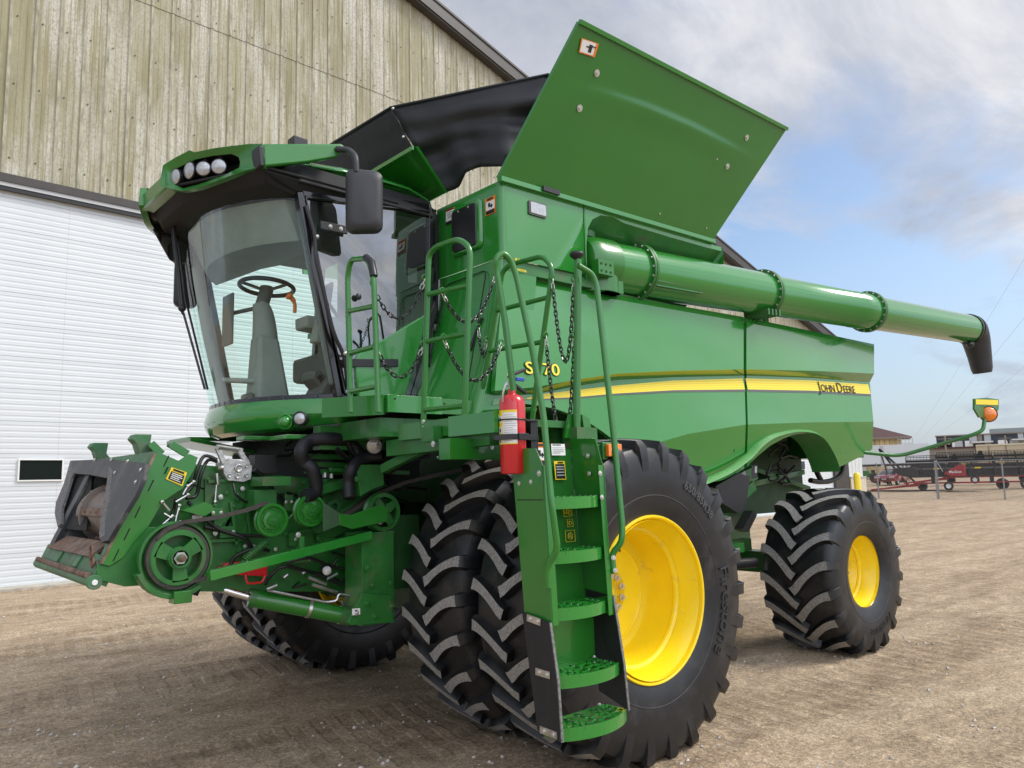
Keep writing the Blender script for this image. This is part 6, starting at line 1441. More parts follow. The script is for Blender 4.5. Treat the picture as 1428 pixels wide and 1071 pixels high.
mb.build('hydraulic_pipe', lc, smooth=40)
mb = MB(); mb.prism([A(px, py, y=-.68) for px, py in ((300, 800), (318, 785), (373, 780), (373, 804))], (0, .10, 0), 'red'); mb.tube(arcpath([A(px, py, y=-.70) for px, py in ((342, 801), (345, 814), (366, 812), (370, 802))], .02), .008, 'red', 8); mb.build('safety_stop', H, bevel=.004, smooth=30)
mb = MB()      # spring
sp0, sp1 = B(340, 782, -.80), B(372, 755, -.80); dd, u_, q_ = basis(sp1 - sp0); n = 140; mb.tube([sp0.lerp(sp1, k / n) + (u_ * math.cos(k * .62) + q_ * math.sin(k * .62)) * .022 for k in range(n + 1)], .0045, 'gmech', 6); mb.tube([B(300, 810, -.80), sp0], .006, 'gmech', 6); mb.tube([sp1, B(425, 700, -.86)], .006, 'gmech', 6); mb.build('tension_spring', feeder, smooth=60)
# hydraulic multicoupler: cast block, handle, fittings
mb = MB(); a = A(332, 656, y=-.66); 
blk = [(312, 645), (322, 640), (345, 643), (352, 650), (350, 668), (340, 672), (318, 670), (312, 660)]
mb.prism([A(px, py, y=-.68) for px, py in blk], (0, .14, 0), 'zinc'); 
for px, py, r_ in ((333, 653, .020), (320, 663, .010), (344, 663, .010), (331, 664, .013), (344, 650, .008)): c_ = A(px, py, y=-.685); mb.lathe([(0, r_ * 1.3), (.008, r_ * 1.3), (.010, r_), (.004, r_ * .7), (.004, 0)], c_, (0, -1, 0), 'zinc' if r_ != .02 else 'steel', 20)
mb.beam(A(303, 624, y=-.70), A(312, 646, y=-.70), .03, .024, 'zinc', up=(0, 1, 0)); mb.beam(A(334, 629, y=-.66), A(346, 648, y=-.66), .03, .024, 'zinc', up=(0, 1, 0)); mb.tube([A(303, 623, y=-.72), A(337, 628, y=-.64)], .016, 'zinc', 12)
mb.boxp((a.x + .11, -.66, a.z - .02), (a.x + .26, -.56, a.z + .10), 'blackp'); mb.cyl(A(303, 652, y=-.66), A(313, 652, y=-.66), .02, 'steel', n=10); mb.cyl(A(302, 660, y=-.66), A(304, 676, y=-.66), .012, 'steel', n=8)
mb.build('multicoupler', feeder, bevel=.004, smooth=35)
# hoses
mb = MB(); hp_ = lambda pl, y=-.70: smoothpath([A(px, py, y=y + .03 * (i % 2)) for i, (px, py) in enumerate(pl)], 5)
for pl, r_, y in (([(303, 641), (285, 636), (275, 655), (268, 678), (255, 690)], .011, -.72), ([(303, 644), (290, 642), (280, 662), (274, 690), (260, 695)], .011, -.70), ([(245, 696), (242, 712), (235, 725)], .010, -.72),
                  ([(355, 655), (370, 668), (385, 690), (400, 700)], .014, -.70), ([(262, 700), (300, 735), (340, 750), (352, 765)], .012, -.70), ([(285, 735), (330, 745), (370, 748)], .010, -.68), ([(320, 790), (330, 775), (355, 765), (375, 768)], .012, -.70),
                  ([(470, 780), (450, 800), (400, 790), (380, 800), (370, 815)], .012, -.72), ([(500, 790), (470, 792), (430, 778), (400, 785)], .011, -.74), ([(500, 800), (480, 815), (440, 800)], .012, -.76), ([(360, 690), (345, 700), (330, 690), (325, 675)], .009, -.70)): mb.tube(hp_(pl, y), r_, 'hose', 10)
for pl in ([(510, 635), (530, 640), (560, 632), (600, 625), (630, 610)], [(500, 628), (540, 645), (570, 640), (600, 632)], [(520, 650), (545, 655), (560, 645)], [(540, 625), (560, 615), (600, 618)], [(470, 625), (490, 640), (505, 640), (520, 632)], [(485, 615), (495, 635), (515, 645)], [(495, 660), (500, 640), (520, 638), (560, 648)]):
    mb.tube(hp_(pl, -.95), .011, 'hose', 8); mb.tube([p + V((.01, .03, -.02)) for p in hp_(pl, -.95)], .009, 'hose', 8)
random.seed(11)
for k in range(26):
    x0_, y0_ = random.uniform(395, 545), random.uniform(612, 690); pl = [(x0_, y0_)]
    for j in range(3): pl.append((pl[-1][0] + random.uniform(8, 30), pl[-1][1] + random.uniform(-14, 12)))
    mb.tube(hp_(pl, random.uniform(-.75, -.5)), random.uniform(.005, .011), 'hose', 6)
for k in range(16):
    x0_, y0_ = random.uniform(380, 500), random.uniform(770, 815); pl = [(x0_, y0_)]
    for j in range(3): pl.append((pl[-1][0] + random.uniform(-22, 26), pl[-1][1] + random.uniform(-10, 10)))
    mb.tube(hp_(pl, random.uniform(-.7, -.4)), random.uniform(.006, .011), 'hose', 6)
for k in range(14): x0_, y0_ = random.uniform(540, 640), random.uniform(605, 650); p = A(x0_, y0_, y=random.uniform(-1.1, -.9)); mb.cyl(p, p + V((random.uniform(-.03, .05), 0, random.uniform(-.04, .04))), .010, random.choice(['steel', 'hose', 'steel']), n=8)
mb.build('hose_bundle', H, smooth=60)
mb = MB()
mb.tube(hp_([(505, 640), (488, 618), (460, 612), (432, 615), (420, 628), (424, 645), (436, 655), (440, 685), (425, 692)], -.90), .045, 'fabric', 14); mb.tube(hp_([(530, 635), (505, 640), (490, 655), (486, 672), (487, 695)], -.98), .040, 'fabric', 14)
mb.build('wrapped_hose', H, smooth=60)
mb = MB(); c_ = A(522, 622, y=-1.05); mb.lathe([(-.04, .04), (0, .058), (.006, .054), (.012, .03), (.014, 0)], c_, V((-.5, -.75, -.25)), 'blackp', 24); mb.lathe([(.006, .052), (.018, .03), (.022, 0)], c_, V((-.5, -.75, -.25)), 'lens', 24); mb.build('work_lamp', H, smooth=40)
mb = MB()
for px0, py0, px1, py1 in ((228, 716, 238, 722), (225, 733, 240, 720), (243, 735, 250, 705), (238, 745, 240, 730), (236, 712, 226, 700), (255, 690, 262, 678), (262, 678, 270, 672), (245, 700, 262, 690), (302, 676, 300, 700), (250, 727, 262, 727)): mb.cyl(A(px0, py0, y=-.74), A(px1, py1, y=-.74), .008, 'steel', n=8); mb.ball(A(px1, py1, y=-.74), .014, 'steel', 8)
mb.boxp((A(268, 725, y=-.72).x, -.72, A(268, 728, y=-.72).z), (A(282, 725, y=-.72).x, -.66, A(268, 718, y=-.72).z), 'steel')
a = A(287, 708, y=-.80); mb.prism([A(255, 712, y=-.78), A(285, 700, y=-.78), A(296, 704, y=-.78), A(298, 712, y=-.78), A(285, 720, y=-.78)], (0, .12, 0), 'green')
mb.build('hydraulic_fitting', feeder, smooth=40)
# belly under the cab, skid ledges
mb = MB()
mb.boxp((-1.86, -.52, 2.04), (-1.45, -.38, 2.068), 'green'); mb.boxp((-1.72, -.85, 2.03), (-1.42, -.60, 2.06), 'green'); mb.boxp((-1.88, .5, 2.09), (-1.5, .95, 2.12), 'green'); mb.prism([(-1.9, .4, 2.11), (-1.9, .95, 2.11), (-1.3, .9, 2.0), (-1.3, .4, 2.0)], (0, 0, -.03), 'green')
mb.boxp((-1.40, -.70, 1.96), (-.6, .85, 2.10), 'dark'); mb.boxp((-1.25, -.6, 1.72), (-.5, .7, 1.96), 'dark'); mb.boxp((-1.05, .7, 1.2), (-.4, .9, 2.1), 'gmech')  # near black boxes carry the shade under the cab in their colour
mb.beam((-1.35, -.75, 1.83), (-.7, -.75, 1.80), .03, .03, 'gmech'); 
mb.build('cab_support', H, bevel=.004, smooth=0)
# chassis seen below and behind the front wheels
mb = MB()
mb.boxp((.4, -1.0, 1.15), (2.6, 1.0, 1.6), 'gmech'); mb.beam((1.0, -1.15, 1.20), (3.3, -1.15, 1.75), .08, .14, 'gmech'); mb.beam((1.9, -1.22, 1.35), (3.0, -1.22, 1.88), .06, .11, 'greenp')
mb.beam((2.0, -1.24, 1.26), (3.0, -1.24, 1.74), .02, .07, 'lgrey'); mb.beam((2.0, -1.20, 1.10), (3.2, -1.20, 1.62), .05, .10, 'gmech')
for x_ in (2.1, 2.4, 2.7): mb.bolt((x_, -1.255, 1.35 + (x_ - 1.9) * .482), (0, -1, 0), .016, .012)
mb.boxp((3.0, -1.1, 1.4), (3.14, -1.0, 2.3), 'gmech'); mb.boxp((2.75, -1.12, 1.45), (2.95, -1.0, 2.2), 'gmech')
mb.beam((3.76, -1.4, .80), (3.76, 1.4, .80), .22, .22, 'gmech'); mb.boxp((3.3, -.5, .75), (4.2, .5, 1.4), 'gmech'); mb.beam((2.0, -.9, .95), (3.5, -.9, 1.0), .10, .12, 'gmech'); mb.beam((1.4, -1.2, 1.02), (2.9, -1.2, 1.02), .09, .09, 'gmech'); mb.cyl((1.9, -1.3, .92), (2.9, -1.35, .88), .05, 'blackp')
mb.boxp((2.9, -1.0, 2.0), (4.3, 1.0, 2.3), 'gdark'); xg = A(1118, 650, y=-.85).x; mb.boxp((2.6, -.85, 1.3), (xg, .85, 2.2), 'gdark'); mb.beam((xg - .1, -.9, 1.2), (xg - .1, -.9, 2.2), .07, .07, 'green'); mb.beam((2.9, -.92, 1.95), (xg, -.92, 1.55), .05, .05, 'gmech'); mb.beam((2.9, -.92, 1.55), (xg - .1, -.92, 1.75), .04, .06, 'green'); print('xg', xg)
cf = mb.build('rear_chassis', H, bevel=.005, smooth=0)
mb = MB()      # black mudguard behind the front wheel
mb.prism([A(px, py, y=-1.40) for px, py in ((998, 678), (1030, 660), (1046, 664), (1040, 712), (1030, 716), (1005, 700))], (0, .25, 0), 'blackp'); mb.prism([A(px, py, y=-1.38) for px, py in ((1036, 738), (1050, 712), (1056, 718), (1044, 742))], (0, .1, 0), 'blackp')
mb.build('mudguard', H, smooth=0); mb = MB()
for pl in ([(1134, 632), (1138, 655), (1146, 672)], [(1176, 648), (1172, 662), (1160, 670), (1145, 672), (1130, 670)], [(1085, 655), (1095, 662), (1108, 650)]): mb = MB(); mb.tube(smoothpath([A(px, py, y=-1.2) for px, py in pl], 5), .03 if pl[0][0] > 1100 else .015, 'hose', 10); mb.build('rear_hose', H, smooth=40)
mb = MB()
for k in range(18): x_ = 1.5 + k * .045; mb.tube([(x_, -1.1 + .05 * math.cos(a), 1.12 + .05 * math.sin(a)) for a in [j * math.pi / 5 for j in range(10)]], .008, 'hose', 5, closed=True)
mb.build('ribbed_duct', H, smooth=40); mb = MB()
random.seed(5)
for k in range(9):
    x0_, y0_ = random.uniform(1060, 1100), random.uniform(615, 660); pl = [(x0_, y0_)]
    for j in range(3): pl.append((pl[-1][0] + random.uniform(-12, 14), pl[-1][1] + random.uniform(-10, 14)))
    mb.tube(smoothpath([A(px, max(py, 612), y=-1.15) for px, py in pl], 4), random.uniform(.010, .018), 'hose', 6)
mb.build('rear_hose_bundle', H, bevel=.0, smooth=40)
decal('serial_label', cf, [A(1048, 650, y=-1.38), A(1056, 648, y=-1.38), A(1056, 666, y=-1.38), A(1048, 668, y=-1.38)], [(0, 0, 1, 1, 'blackp'), (.55, .1, .9, .6, 'lgrey')])
# ================================================================== YARD FENCE
def GZ(px, py):      # ground point below a photo point beyond the yard
    p = A(px, py, z=0)
    for _ in range(40):
        z = hrise(p.x, p.y); p = A(px, py, z=z)
    return V((p.x, p.y, hrise(p.x, p.y)))
f1, f3 = V((48.57, 17.7, 0)), V((47.40, 9.96, 0)); fdv = (f3 - f1) / 2
FN = tag(empty('chain_link_fence', f1), 'grey chain link fence with pipe posts along the far side of the dirt yard', 'fence'); FN.location = (0, 0, 0)
M['galv'] = mat('galvanised_pipe', (.27, .275, .28), .5, metal=.4)
mesh_m = bpy.data.materials.new('fence_wire'); mesh_m.use_nodes = True; mesh_m.node_tree.nodes['Principled BSDF'].inputs['Base Color'].default_value = (.22, .22, .22, 1); M['wire'] = mesh_m
posts = [f1 + fdv * k for k in (-1, 0, 1, 2, 3, 4)]
for p in posts:
    mb = MB(); mb.cyl(p + V((0, 0, -.1)), p + V((0, 0, 2.32)), .045, 'galv', n=12); mb.ball(p + V((0, 0, 2.33)), .05, 'galv', 8); mb.build('post', FN, smooth=40)
mb = MB(); mb.cyl(posts[0] + V((0, 0, 2.28)), posts[-1] + V((0, 0, 2.28)), .030, 'galv', n=10); mb.build('top_rail', FN, smooth=40)
mb = MB(); a, b_ = posts[0], posts[-1]; Lf = (b_ - a).length; du = (b_ - a).normalized(); st_ = .085; Hf = 2.24
n = int(Lf / st_)
for k in range(-int(Hf / st_), n):
    for s in (1, -1):
        x0_ = k * st_ if s > 0 else k * st_ + Hf; x1_ = x0_ + s * Hf
        z0_, z1_ = .02, .02 + Hf
        if x0_ < 0 or x1_ < 0 or x0_ > Lf or x1_ > Lf: continue
        mb.tube([a + du * x0_ + V((0, 0, z0_)), a + du * x1_ + V((0, 0, z1_))], .0032, 'wire', 3, cap=False)
mb.build('mesh', FN, smooth=0)
p = posts[2] + V((.5, .1, 0)); mb = MB(); mb.cyl(p, p + V((0, 0, 2.45)), .035, 'galv', n=10); mb.cyl(p + V((0, 0, 2.4)), p + V((-.02, -.35, 1.7)), .03, 'galv', n=8); tag(mb.build('standpipe', smooth=40), 'thin leaning grey pipe just behind the middle fence post', 'pipe')

# ================================================================== THINGS BEYOND THE FENCE
def frame_at(px, py, dist=None):      # ground point and a frame: right across the view, away, up
    g = GZ(px, py) if dist is None else None
    if dist is not None:
        d = ray(px, 660); d.z = 0; d = d / V((d.x, d.y, 0)).dot(V((F2.x, F2.y, 0)).normalized()); g = CAM + d * dist; g.z = hrise(g.x, g.y)
    d = V((g.x - CAM.x, g.y - CAM.y, 0)).normalized(); return g, V((d.y, -d.x, 0)), d
# --- red car
g, rt, fw = frame_at(1244, 677, 72)
car = tag(empty('parked_car', g, math.atan2(rt.y, rt.x) - .55), 'dark red sedan parked beyond the fence in front of the white trailer', 'car')
M['carred'] = mat('car_red', (.22, .008, .014), .22, coat=1); M['tinted'] = mat('car_glass', (.03, .035, .045), .08, coat=.5)
mb = MB(); prof = [(-2.25, .35), (-2.3, .62), (-2.1, .85), (-1.2, .98), (1.35, 1.0), (2.1, .96), (2.28, .7), (2.25, .35)]
for s0, s1, k in ((-.88, -.75, .96), (-.75, .75, 1), (.75, .88, .96)): mb.prism([(x, s0, .35 + (z - .35) * (k if s0 < -.8 or s1 > .8 else 1)) for x, z in prof], (0, s1 - s0, 0), 'carred')
mb.build('body', car, bevel=.08, smooth=50)
mb = MB(); mb.hexa([(-1.25, -.78, .97), (1.65, -.78, .99), (1.65, .78, .99), (-1.25, .78, .97)], [(-.45, -.58, 1.42), (.95, -.58, 1.44), (.95, .58, 1.44), (-.45, .58, 1.42)], 'tinted'); cbn = mb.build('cabin_glass', car, bevel=.04, smooth=40)
mb = MB(); mb.hexa([(-.48, -.58, 1.41), (.98, -.58, 1.43), (.98, .58, 1.43), (-.48, .58, 1.41)], [(-.40, -.52, 1.455), (.9, -.52, 1.47), (.9, .52, 1.47), (-.40, .52, 1.455)], 'carred'); mb.build('roof', car, bevel=.02, smooth=40)
for x in (-1.4, 1.4):
    for y in (-.80, .80):
        mb = MB(); s = math.copysign(1, y); mb.lathe([(-.1, .2), (-.1, .33), (.1, .33), (.1, .22)], (x, y, .33), (0, s, 0), 'rubber', 24); mb.lathe([(.08, .22), (.09, .20), (.05, .08), (.09, 0)], (x, y, .33), (0, s, 0), 'zinc', 20); mb.build('wheel', car, smooth=40)
for y in (-.6, .6):
    mb = MB(); mb.boxp((-2.33, y - .2, .62), (-2.12, y + .2, .78), 'lens'); mb.build('headlight', car, bevel=.03, smooth=40)
mb = MB(); mb.boxp((-2.34, -.35, .45), (-2.25, .35, .62), 'dark'); mb.boxp((-2.35, -.2, .5), (-2.33, .2, .6), 'lgrey'); mb.build('grille', car, smooth=0)
ca = R_(17); dx_ = fw * math.cos(ca) + rt * math.sin(ca); car.rotation_euler.z = math.atan2(dx_.y, dx_.x)
# --- draper headers on carts
def header(g, rt, fw, Lh, red, flip, lab):
    o = tag(empty('crop_header', g, math.atan2(rt.y, rt.x)), lab, 'crop header', 'crop headers on carts beyond the fence')      # local x = right across view, y = away, z up
    mb = MB(); mb.boxp((0, .1, 1.0), (Lh, .35, 1.68), 'blackp'); mb.boxp((0, -.25, 1.0), (Lh, .1, 1.12), 'blackp'); mb.boxp((0, -.3, 1.58), (Lh, -.18, 1.68), 'grey')
    for k in range(int(Lh / 1.6)): mb.boxp((k * 1.6 + .3, -.32, 1.05), (k * 1.6 + .42, .1, 1.8), 'blackp')
    mb.build('deck', o, smooth=0)
    e = MB(); e.prism([(-.2, -.5, 1.0), (-1.0, -.5, 1.15), (-1.6, -.5, 1.55), (-1.2, -.5, 1.8), (.1, -.5, 1.75), (.3, -.5, 1.0)], (0, .25, 0), 'blackp'); e.build('divider', o, bevel=.05, smooth=30)
    if red is not None:
        e = MB(); x = red; e.prism([(x, -.62, 1.22), (x + .15, -.62, 1.40), (x + 1.0, -.62, 1.88), (x + 1.25, -.62, 1.92), (x + 1.45, -.62, 1.78), (x + 1.45, -.62, 1.02), (x + .4, -.62, 1.04)], (0, .2, 0), 'dred'); sh_ = e.build('end_shield', o, bevel=.05, smooth=30)
        tb = MB(); put_text(tb, 'MacDon', .26, (x + .35, -.625, 1.28), (1, 0, 0), (0, 0, 1), 'white', offset=.004, sx=.9); tb.build('lettering', sh_, smooth=0)
    zr = 2.22; e = MB(); e.cyl((-.6, -.1, zr), (Lh, -.1, zr), .08, 'blackp', n=10)
    bats = []
    for k in range(6):
        a = k * math.pi / 3 + .3; p = V((0, -.1 + .42 * math.cos(a), zr + .42 * math.sin(a))); e.cyl(p + V((-.6, 0, 0)), p + V((Lh, 0, 0)), .025, 'blackp', n=6)
        x = -.5
        while x < Lh: e.cyl(p + V((x, 0, 0)), p + V((x, -.03, -.20)), .012, 'blackp', n=4); x += .22
    x = -.6
    while x <= Lh + .1:
        for k in range(6): a = k * math.pi / 3 + .3; e.cyl((x, -.1, zr), (x, -.1 + .44 * math.cos(a), zr + .44 * math.sin(a)), .035, 'blackp', n=6)
        e.tube([(x, -.1 + .42 * math.cos(j * math.pi / 9), zr + .42 * math.sin(j * math.pi / 9)) for j in range(18)], .03, 'blackp', 6, closed=True); x += 2.85
    e.build('reel', o, smooth=40)
    e = MB()
    for x in (2.1, 7.4): e.prism([(x, -.1, 1.8), (x + .5, -.1, 2.7), (x + .7, -.1, 2.65), (x + .9, -.1, 1.8)], (0, .15, 0), 'blackp')
    e.boxp((-.2, -.05, .50), (Lh, .08, .62), 'dred'); e.beam((-3.2, .3, .12), (.2, -.2, .42), .10, .12, 'dred'); e.beam((-2.4, -.5, .20), (.2, .3, .52), .10, .12, 'dred')
    for x in (1.0, 4.8, 8.6): e.boxp((x, -.2, .55), (x + .25, .2, 1.1), 'blackp')
    e.build('cart', o, smooth=0)
    for x, y, r, m_ in ((.4, .2, .34, 'dark'), (2.1, -.5, .33, 'white'), (5.6, .4, .42, 'dark'), (7.0, -.7, .42, 'cream'), (9.6, .3, .36, 'dred')):
        e = MB(); e.lathe([(-.11, r * .5), (-.11, r * .92), (-.06, r), (.06, r), (.11, r * .92), (.11, r * .55)], (x, y, r), (0, -1, 0), 'rubber', 28); e.lathe([(.09, r * .56), (.10, r * .5), (.05, r * .42), (.04, r * .2), (.09, r * .15), (.09, 0)], (x, y, r), (0, -1, 0), m_, 24); e.build('wheel', o, smooth=40)
    for k, (x, m_) in enumerate(((1.2, 'yel2'), (2.9, 'dred'), (3.9, 'yel2'), (8.6, 'yel2'), (8.95, 'white'), (10.6, 'red'), (12.2, 'lgrey'), (13.3, 'red'), (13.8, 'white'))):
        if x < Lh: e = MB(); e.boxp((x, -.31, 1.58), (x + .38, -.302, 1.68), m_); e.build('reflector', o, smooth=0)
    return o
M['cream'] = mat('cream_hub', (.62, .56, .40), .5)
g, rt, fw = frame_at(1277, 684, 60)
header(g, rt, fw, 13.5, 1.85, 0, 'nearer black crop header with a dark red end shield, on a red cart')
g, rt, fw = frame_at(1318, 684, 66)
header(g + V((0, 0, .1)), rt, fw, 15, None, 0, 'farther black crop header directly behind the one with the red shield')
# orange tractor, loader bits under the trailer
g, rt, fw = frame_at(1208, 676, 78); g.z += .1
for k, (dx, m_) in enumerate(((0.0, 'gmech'), (2.3, 'orange'))):
    o = tag(empty('compact_tractor', g + rt * dx, math.atan2(rt.y, rt.x)), ('small dark green tractor under the near end of the white trailer', 'small orange tractor beside the red car')[k], 'tractor')
    mb = MB(); mb.boxp((-.9, -.4, .6), (.3, .4, 1.25), m_); mb.boxp((.3, -.5, .7), (1.0, .5, 1.0), m_); mb.build('body', o, bevel=.06, smooth=30)
    mb = MB(); mb.boxp((.45, -.3, 1.0), (.8, .3, 1.3), 'blackp'); mb.tube([(1.0, -.4, .9), (1.0, -.4, 1.9), (1.0, .4, 1.9), (1.0, .4, .9)], .035, 'blackp', 8); mb.build('roll_bar', o, smooth=40)
    for x, r in ((-.7, .35), (.75, .5)):
        for y in (-.55, .55): mb = MB(); mb.lathe([(-.12, 0), (-.12, r), (.12, r), (.12, r * .6), (.1, 0)], (x, y, r), (0, -1, 0), 'rubber', 24); mb.build('wheel', o, smooth=40)
g, rt, fw = frame_at(1232, 676, 72)
mb = MB(); a = g + V((0, 0, .9)); mb.beam(g + rt * 1.9, g + rt * -.2 + V((0, 0, 3.3)), .14, .18, 'blackp'); mb.beam(g + rt * 2.7, g + rt * -.2 + V((0, 0, 3.3)), .14, .18, 'blackp'); mb.beam(g + rt * .6, g + rt * -.2 + V((0, 0, 3.3)), .10, .12, 'blackp'); tag(mb.build('auger_frame', smooth=0), 'black triangular steel boom standing behind the red car', 'boom')
# long white semi trailers
def boxat(mb, g, rt, fw, x0, x1, y0, y1, z0, z1, m): 
    P_ = lambda x, y, z: g + rt * x + fw * y + V((0, 0, z)); mb.hexa([P_(x0, y0, z0), P_(x1, y0, z0), P_(x1, y1, z0), P_(x0, y1, z0)], [P_(x0, y0, z1), P_(x1, y0, z1), P_(x1, y1, z1), P_(x0, y1, z1)], m)
def pxw(px0, px1, D): return (px1 - px0) * D / FPX * 1.10
g, rt, fw = frame_at(1242, 668, 92)
def zat(D, py, px=1250):      # height seen at row py, distance D ahead
    d = ray(px, py); return CAM.z + d.z * D / d.dot(V((F2.x, F2.y, 0)).normalized())
kk = 92 / FPX
tr_ = tag(empty('semi_trailer', g), 'long white box trailer parked in front of the unfinished building', 'trailer'); tr_.location = (0, 0, 0)
z0_, z1_ = zat(92, 654), zat(92, 627.5)
mb = MB(); boxat(mb, g, rt, fw, -5.0, 4.2, 0, 2.5, z0_, z1_, 'doorw'); boxat(mb, g, rt, fw, -.95, -.55, -.02, 0, z0_ - .4, z1_ - .1, 'lgrey')
mb.build('box', tr_, smooth=0)
mb = MB(); boxat(mb, g, rt, fw, -4.8, 4.0, .2, 2.3, z0_ - .25, z0_, 'blackp'); boxat(mb, g, rt, fw, 2.2, 4.0, .1, 2.4, z0_ - .7, z0_ - .2, 'blackp'); mb.build('chassis', tr_, smooth=0)
for x in (2.4, 3.6): mb = MB(); c_ = g + rt * x + V((0, 0, z0_ - .75)); mb.lathe([(-.12, 0), (-.12, .5), (.12, .5), (.12, .3), (.05, 0)], c_, -fw, 'rubber', 24); mb.build('wheel', tr_, smooth=40)
g2, rt2, fw2 = frame_at(1275, 668, 100); tr2 = tag(empty('semi_trailer', g2), 'second white box trailer, right of the first and reaching the tan building', 'trailer'); tr2.location = (0, 0, 0)
mb = MB(); boxat(mb, g2, rt2, fw2, -3.0, .55, 0, 2.5, z0_ - .6, zat(100, 629.5), 'wpaint'); mb.build('box', tr2, smooth=0); mb = MB(); boxat(mb, g2, rt2, fw2, -2.9, .4, .2, 2.3, z0_ - 1.0, z0_ - .6, 'blackp'); mb.build('chassis', tr2, smooth=0)
# unfinished building with maroon hip roof
M['osb'] = mat('sheathing_board', (.52, .40, .20), .8, var=.35, vscale=1.2, stretch=(1, 1, .2)); M['maroon'] = mat('maroon_roof', (.085, .035, .032), .6); M['tanw'] = mat('tan_wall', (.50, .42, .29), .8, var=.08); M['tand'] = mat('brown_grey_wall', (.25, .21, .17), .8); M['navy'] = mat('dark_blue_cladding', (.035, .045, .06), .6, var=.2, vscale=.5); M['gbox'] = mat('grey_green_cladding', (.30, .34, .33), .7)
D = 130; g, rt, fw = frame_at(1240, 668, D); ub = tag(empty('unfinished_building', g), 'unfinished building with bare yellow sheathing and a maroon hip roof', 'building'); ub.location = (0, 0, 0)
zw0, zw1, zpk = zat(D, 640), zat(D, 615), zat(D, 596, 1205); zpk += 1.2
P_ = lambda x, y, z: g + rt * x + fw * y + V((0, 0, z))
mb = MB(); boxat(mb, g, rt, fw, -12, 2.2, 0, 12, 0, zw1, 'osb')
mb.build('wall', ub, smooth=0)
mb = MB()
for k in range(9): x = -5.6 + k * .75; boxat(mb, g, rt, fw, x, x + .10, -.03, 0, zw1 - 2.4, zw1 - .4, 'tand')
mb.build('batten', ub, smooth=0)
mb = MB(); q = [P_(-13, -.6, zw1), P_(3.8, -.6, zw1), P_(3.8, 13, zw1), P_(-13, 13, zw1)]; r0_, r1_ = P_(-9.5, 6, zpk), P_(-6, 6, zpk)
mb.add(q + [r0_, r1_], [[0, 1, 5, 4], [1, 2, 5], [2, 3, 4, 5], [3, 0, 4], [0, 1, 2, 3]], 'maroon'); mb.build('roof', ub, smooth=0)
mb = MB(); boxat(mb, g, rt, fw, -13, 3.8, -.62, -.58, zw1 - .25, zw1 + .05, 'tand'); mb.build('fascia', ub, smooth=0)
mb = MB()
for i in range(5): boxat(mb, g, rt, fw, 1.6 + i * .55, 1.66 + i * .55, -1.5, -1.44, 0, zw1 - .3, 'lgrey')
for j in range(5): boxat(mb, g, rt, fw, 1.6, 3.86, -1.5, -1.44, zw1 - .5 - j * .7, zw1 - .44 - j * .7, 'lgrey')
for s in range(4): mb.beam(P_(1.6 + s * .5, -1.47, zw1 - 3), P_(2.4 + s * .5, -1.47, zw1 - .4), .05, .05, 'lgrey')
tag(mb.build('scaffold', smooth=0), 'grey scaffold frame at the right corner of the unfinished building', 'scaffold')
# yellow canopy machine beside it
g, rt, fw = frame_at(1207, 668, 120); zc = zat(120, 622, 1210); P_ = lambda x, y, z: g + rt * x + fw * y + V((0, 0, z))
o = tag(empty('lift_machine', g), 'orange lift with a pale yellow hood raised behind the combine tail', 'lift'); o.location = (0, 0, 0)
M['pyel'] = mat('pale_yellow', (.80, .72, .30), .5)
mb = MB(); mb.add([P_(-1.2, 0, zc - .6), P_(1.1, 0, zc - .6), P_(.9, 0, zc + .3), P_(.2, 0, zc + 1.2), P_(-.4, 0, zc + 1.1), P_(-1.2, 1, zc - .6), P_(1.1, 1, zc - .6), P_(.9, 1, zc + .3), P_(.2, 1, zc + 1.2), P_(-.4, 1, zc + 1.1)], [[0, 1, 2, 3, 4], [5, 6, 7, 8, 9], [0, 1, 6, 5], [1, 2, 7, 6], [2, 3, 8, 7], [3, 4, 9, 8], [4, 0, 5, 9]], 'pyel'); mb.build('hood', o, bevel=.1, smooth=40)
mb = MB(); boxat(mb, g, rt, fw, -1.4, .9, 0, 1, zc - 1.3, zc - .62, 'orange'); boxat(mb, g, rt, fw, .9, 2.4, .2, .8, zc - 1.1, zc - .9, 'lgrey'); boxat(mb, g, rt, fw, -.3, .1, .3, .7, 0, zc - 1.3, 'lgrey'); mb.build('platform', o, smooth=0)
# long tan building
D = 150; g, rt, fw = frame_at(1350, 668, D); tb_ = tag(empty('warehouse', g), 'long low tan building with a darker left part behind the crop headers', 'building'); tb_.location = (0, 0, 0)
u = lambda px: (px - 1350) * D / FPX * 1.12; a0, a1, a2 = u(1279), u(1361), u(1560)
mb = MB(); boxat(mb, g, rt, fw, a1, a2, 0, 20, 0, zat(D, 624.5, 1400), 'tanw'); mb.build('wall', tb_, smooth=0); mb = MB(); boxat(mb, g, rt, fw, a0, a1, .5, 20, 0, zat(D, 628.5, 1320), 'tand'); boxat(mb, g, rt, fw, a0 - .2, a1, .3, .5, zat(D, 628.5, 1320) - .2, zat(D, 628.5, 1320) + .1, 'maroon'); mb.build('wall', tb_, label if False else 0, smooth=0) if False else mb.build('wall', tb_, smooth=0)
mb = MB()
for x in (u(1374), u(1392)): boxat(mb, g, rt, fw, x, x + .15, -.1, 0, 0, zat(D, 625.5, 1400), 'tand')
boxat(mb, g, rt, fw, a1, a2, -.15, 0, zat(D, 624.5, 1400) - .2, zat(D, 624.5, 1400) + .05, 'cream'); mb.build('downpipe', tb_, smooth=0)
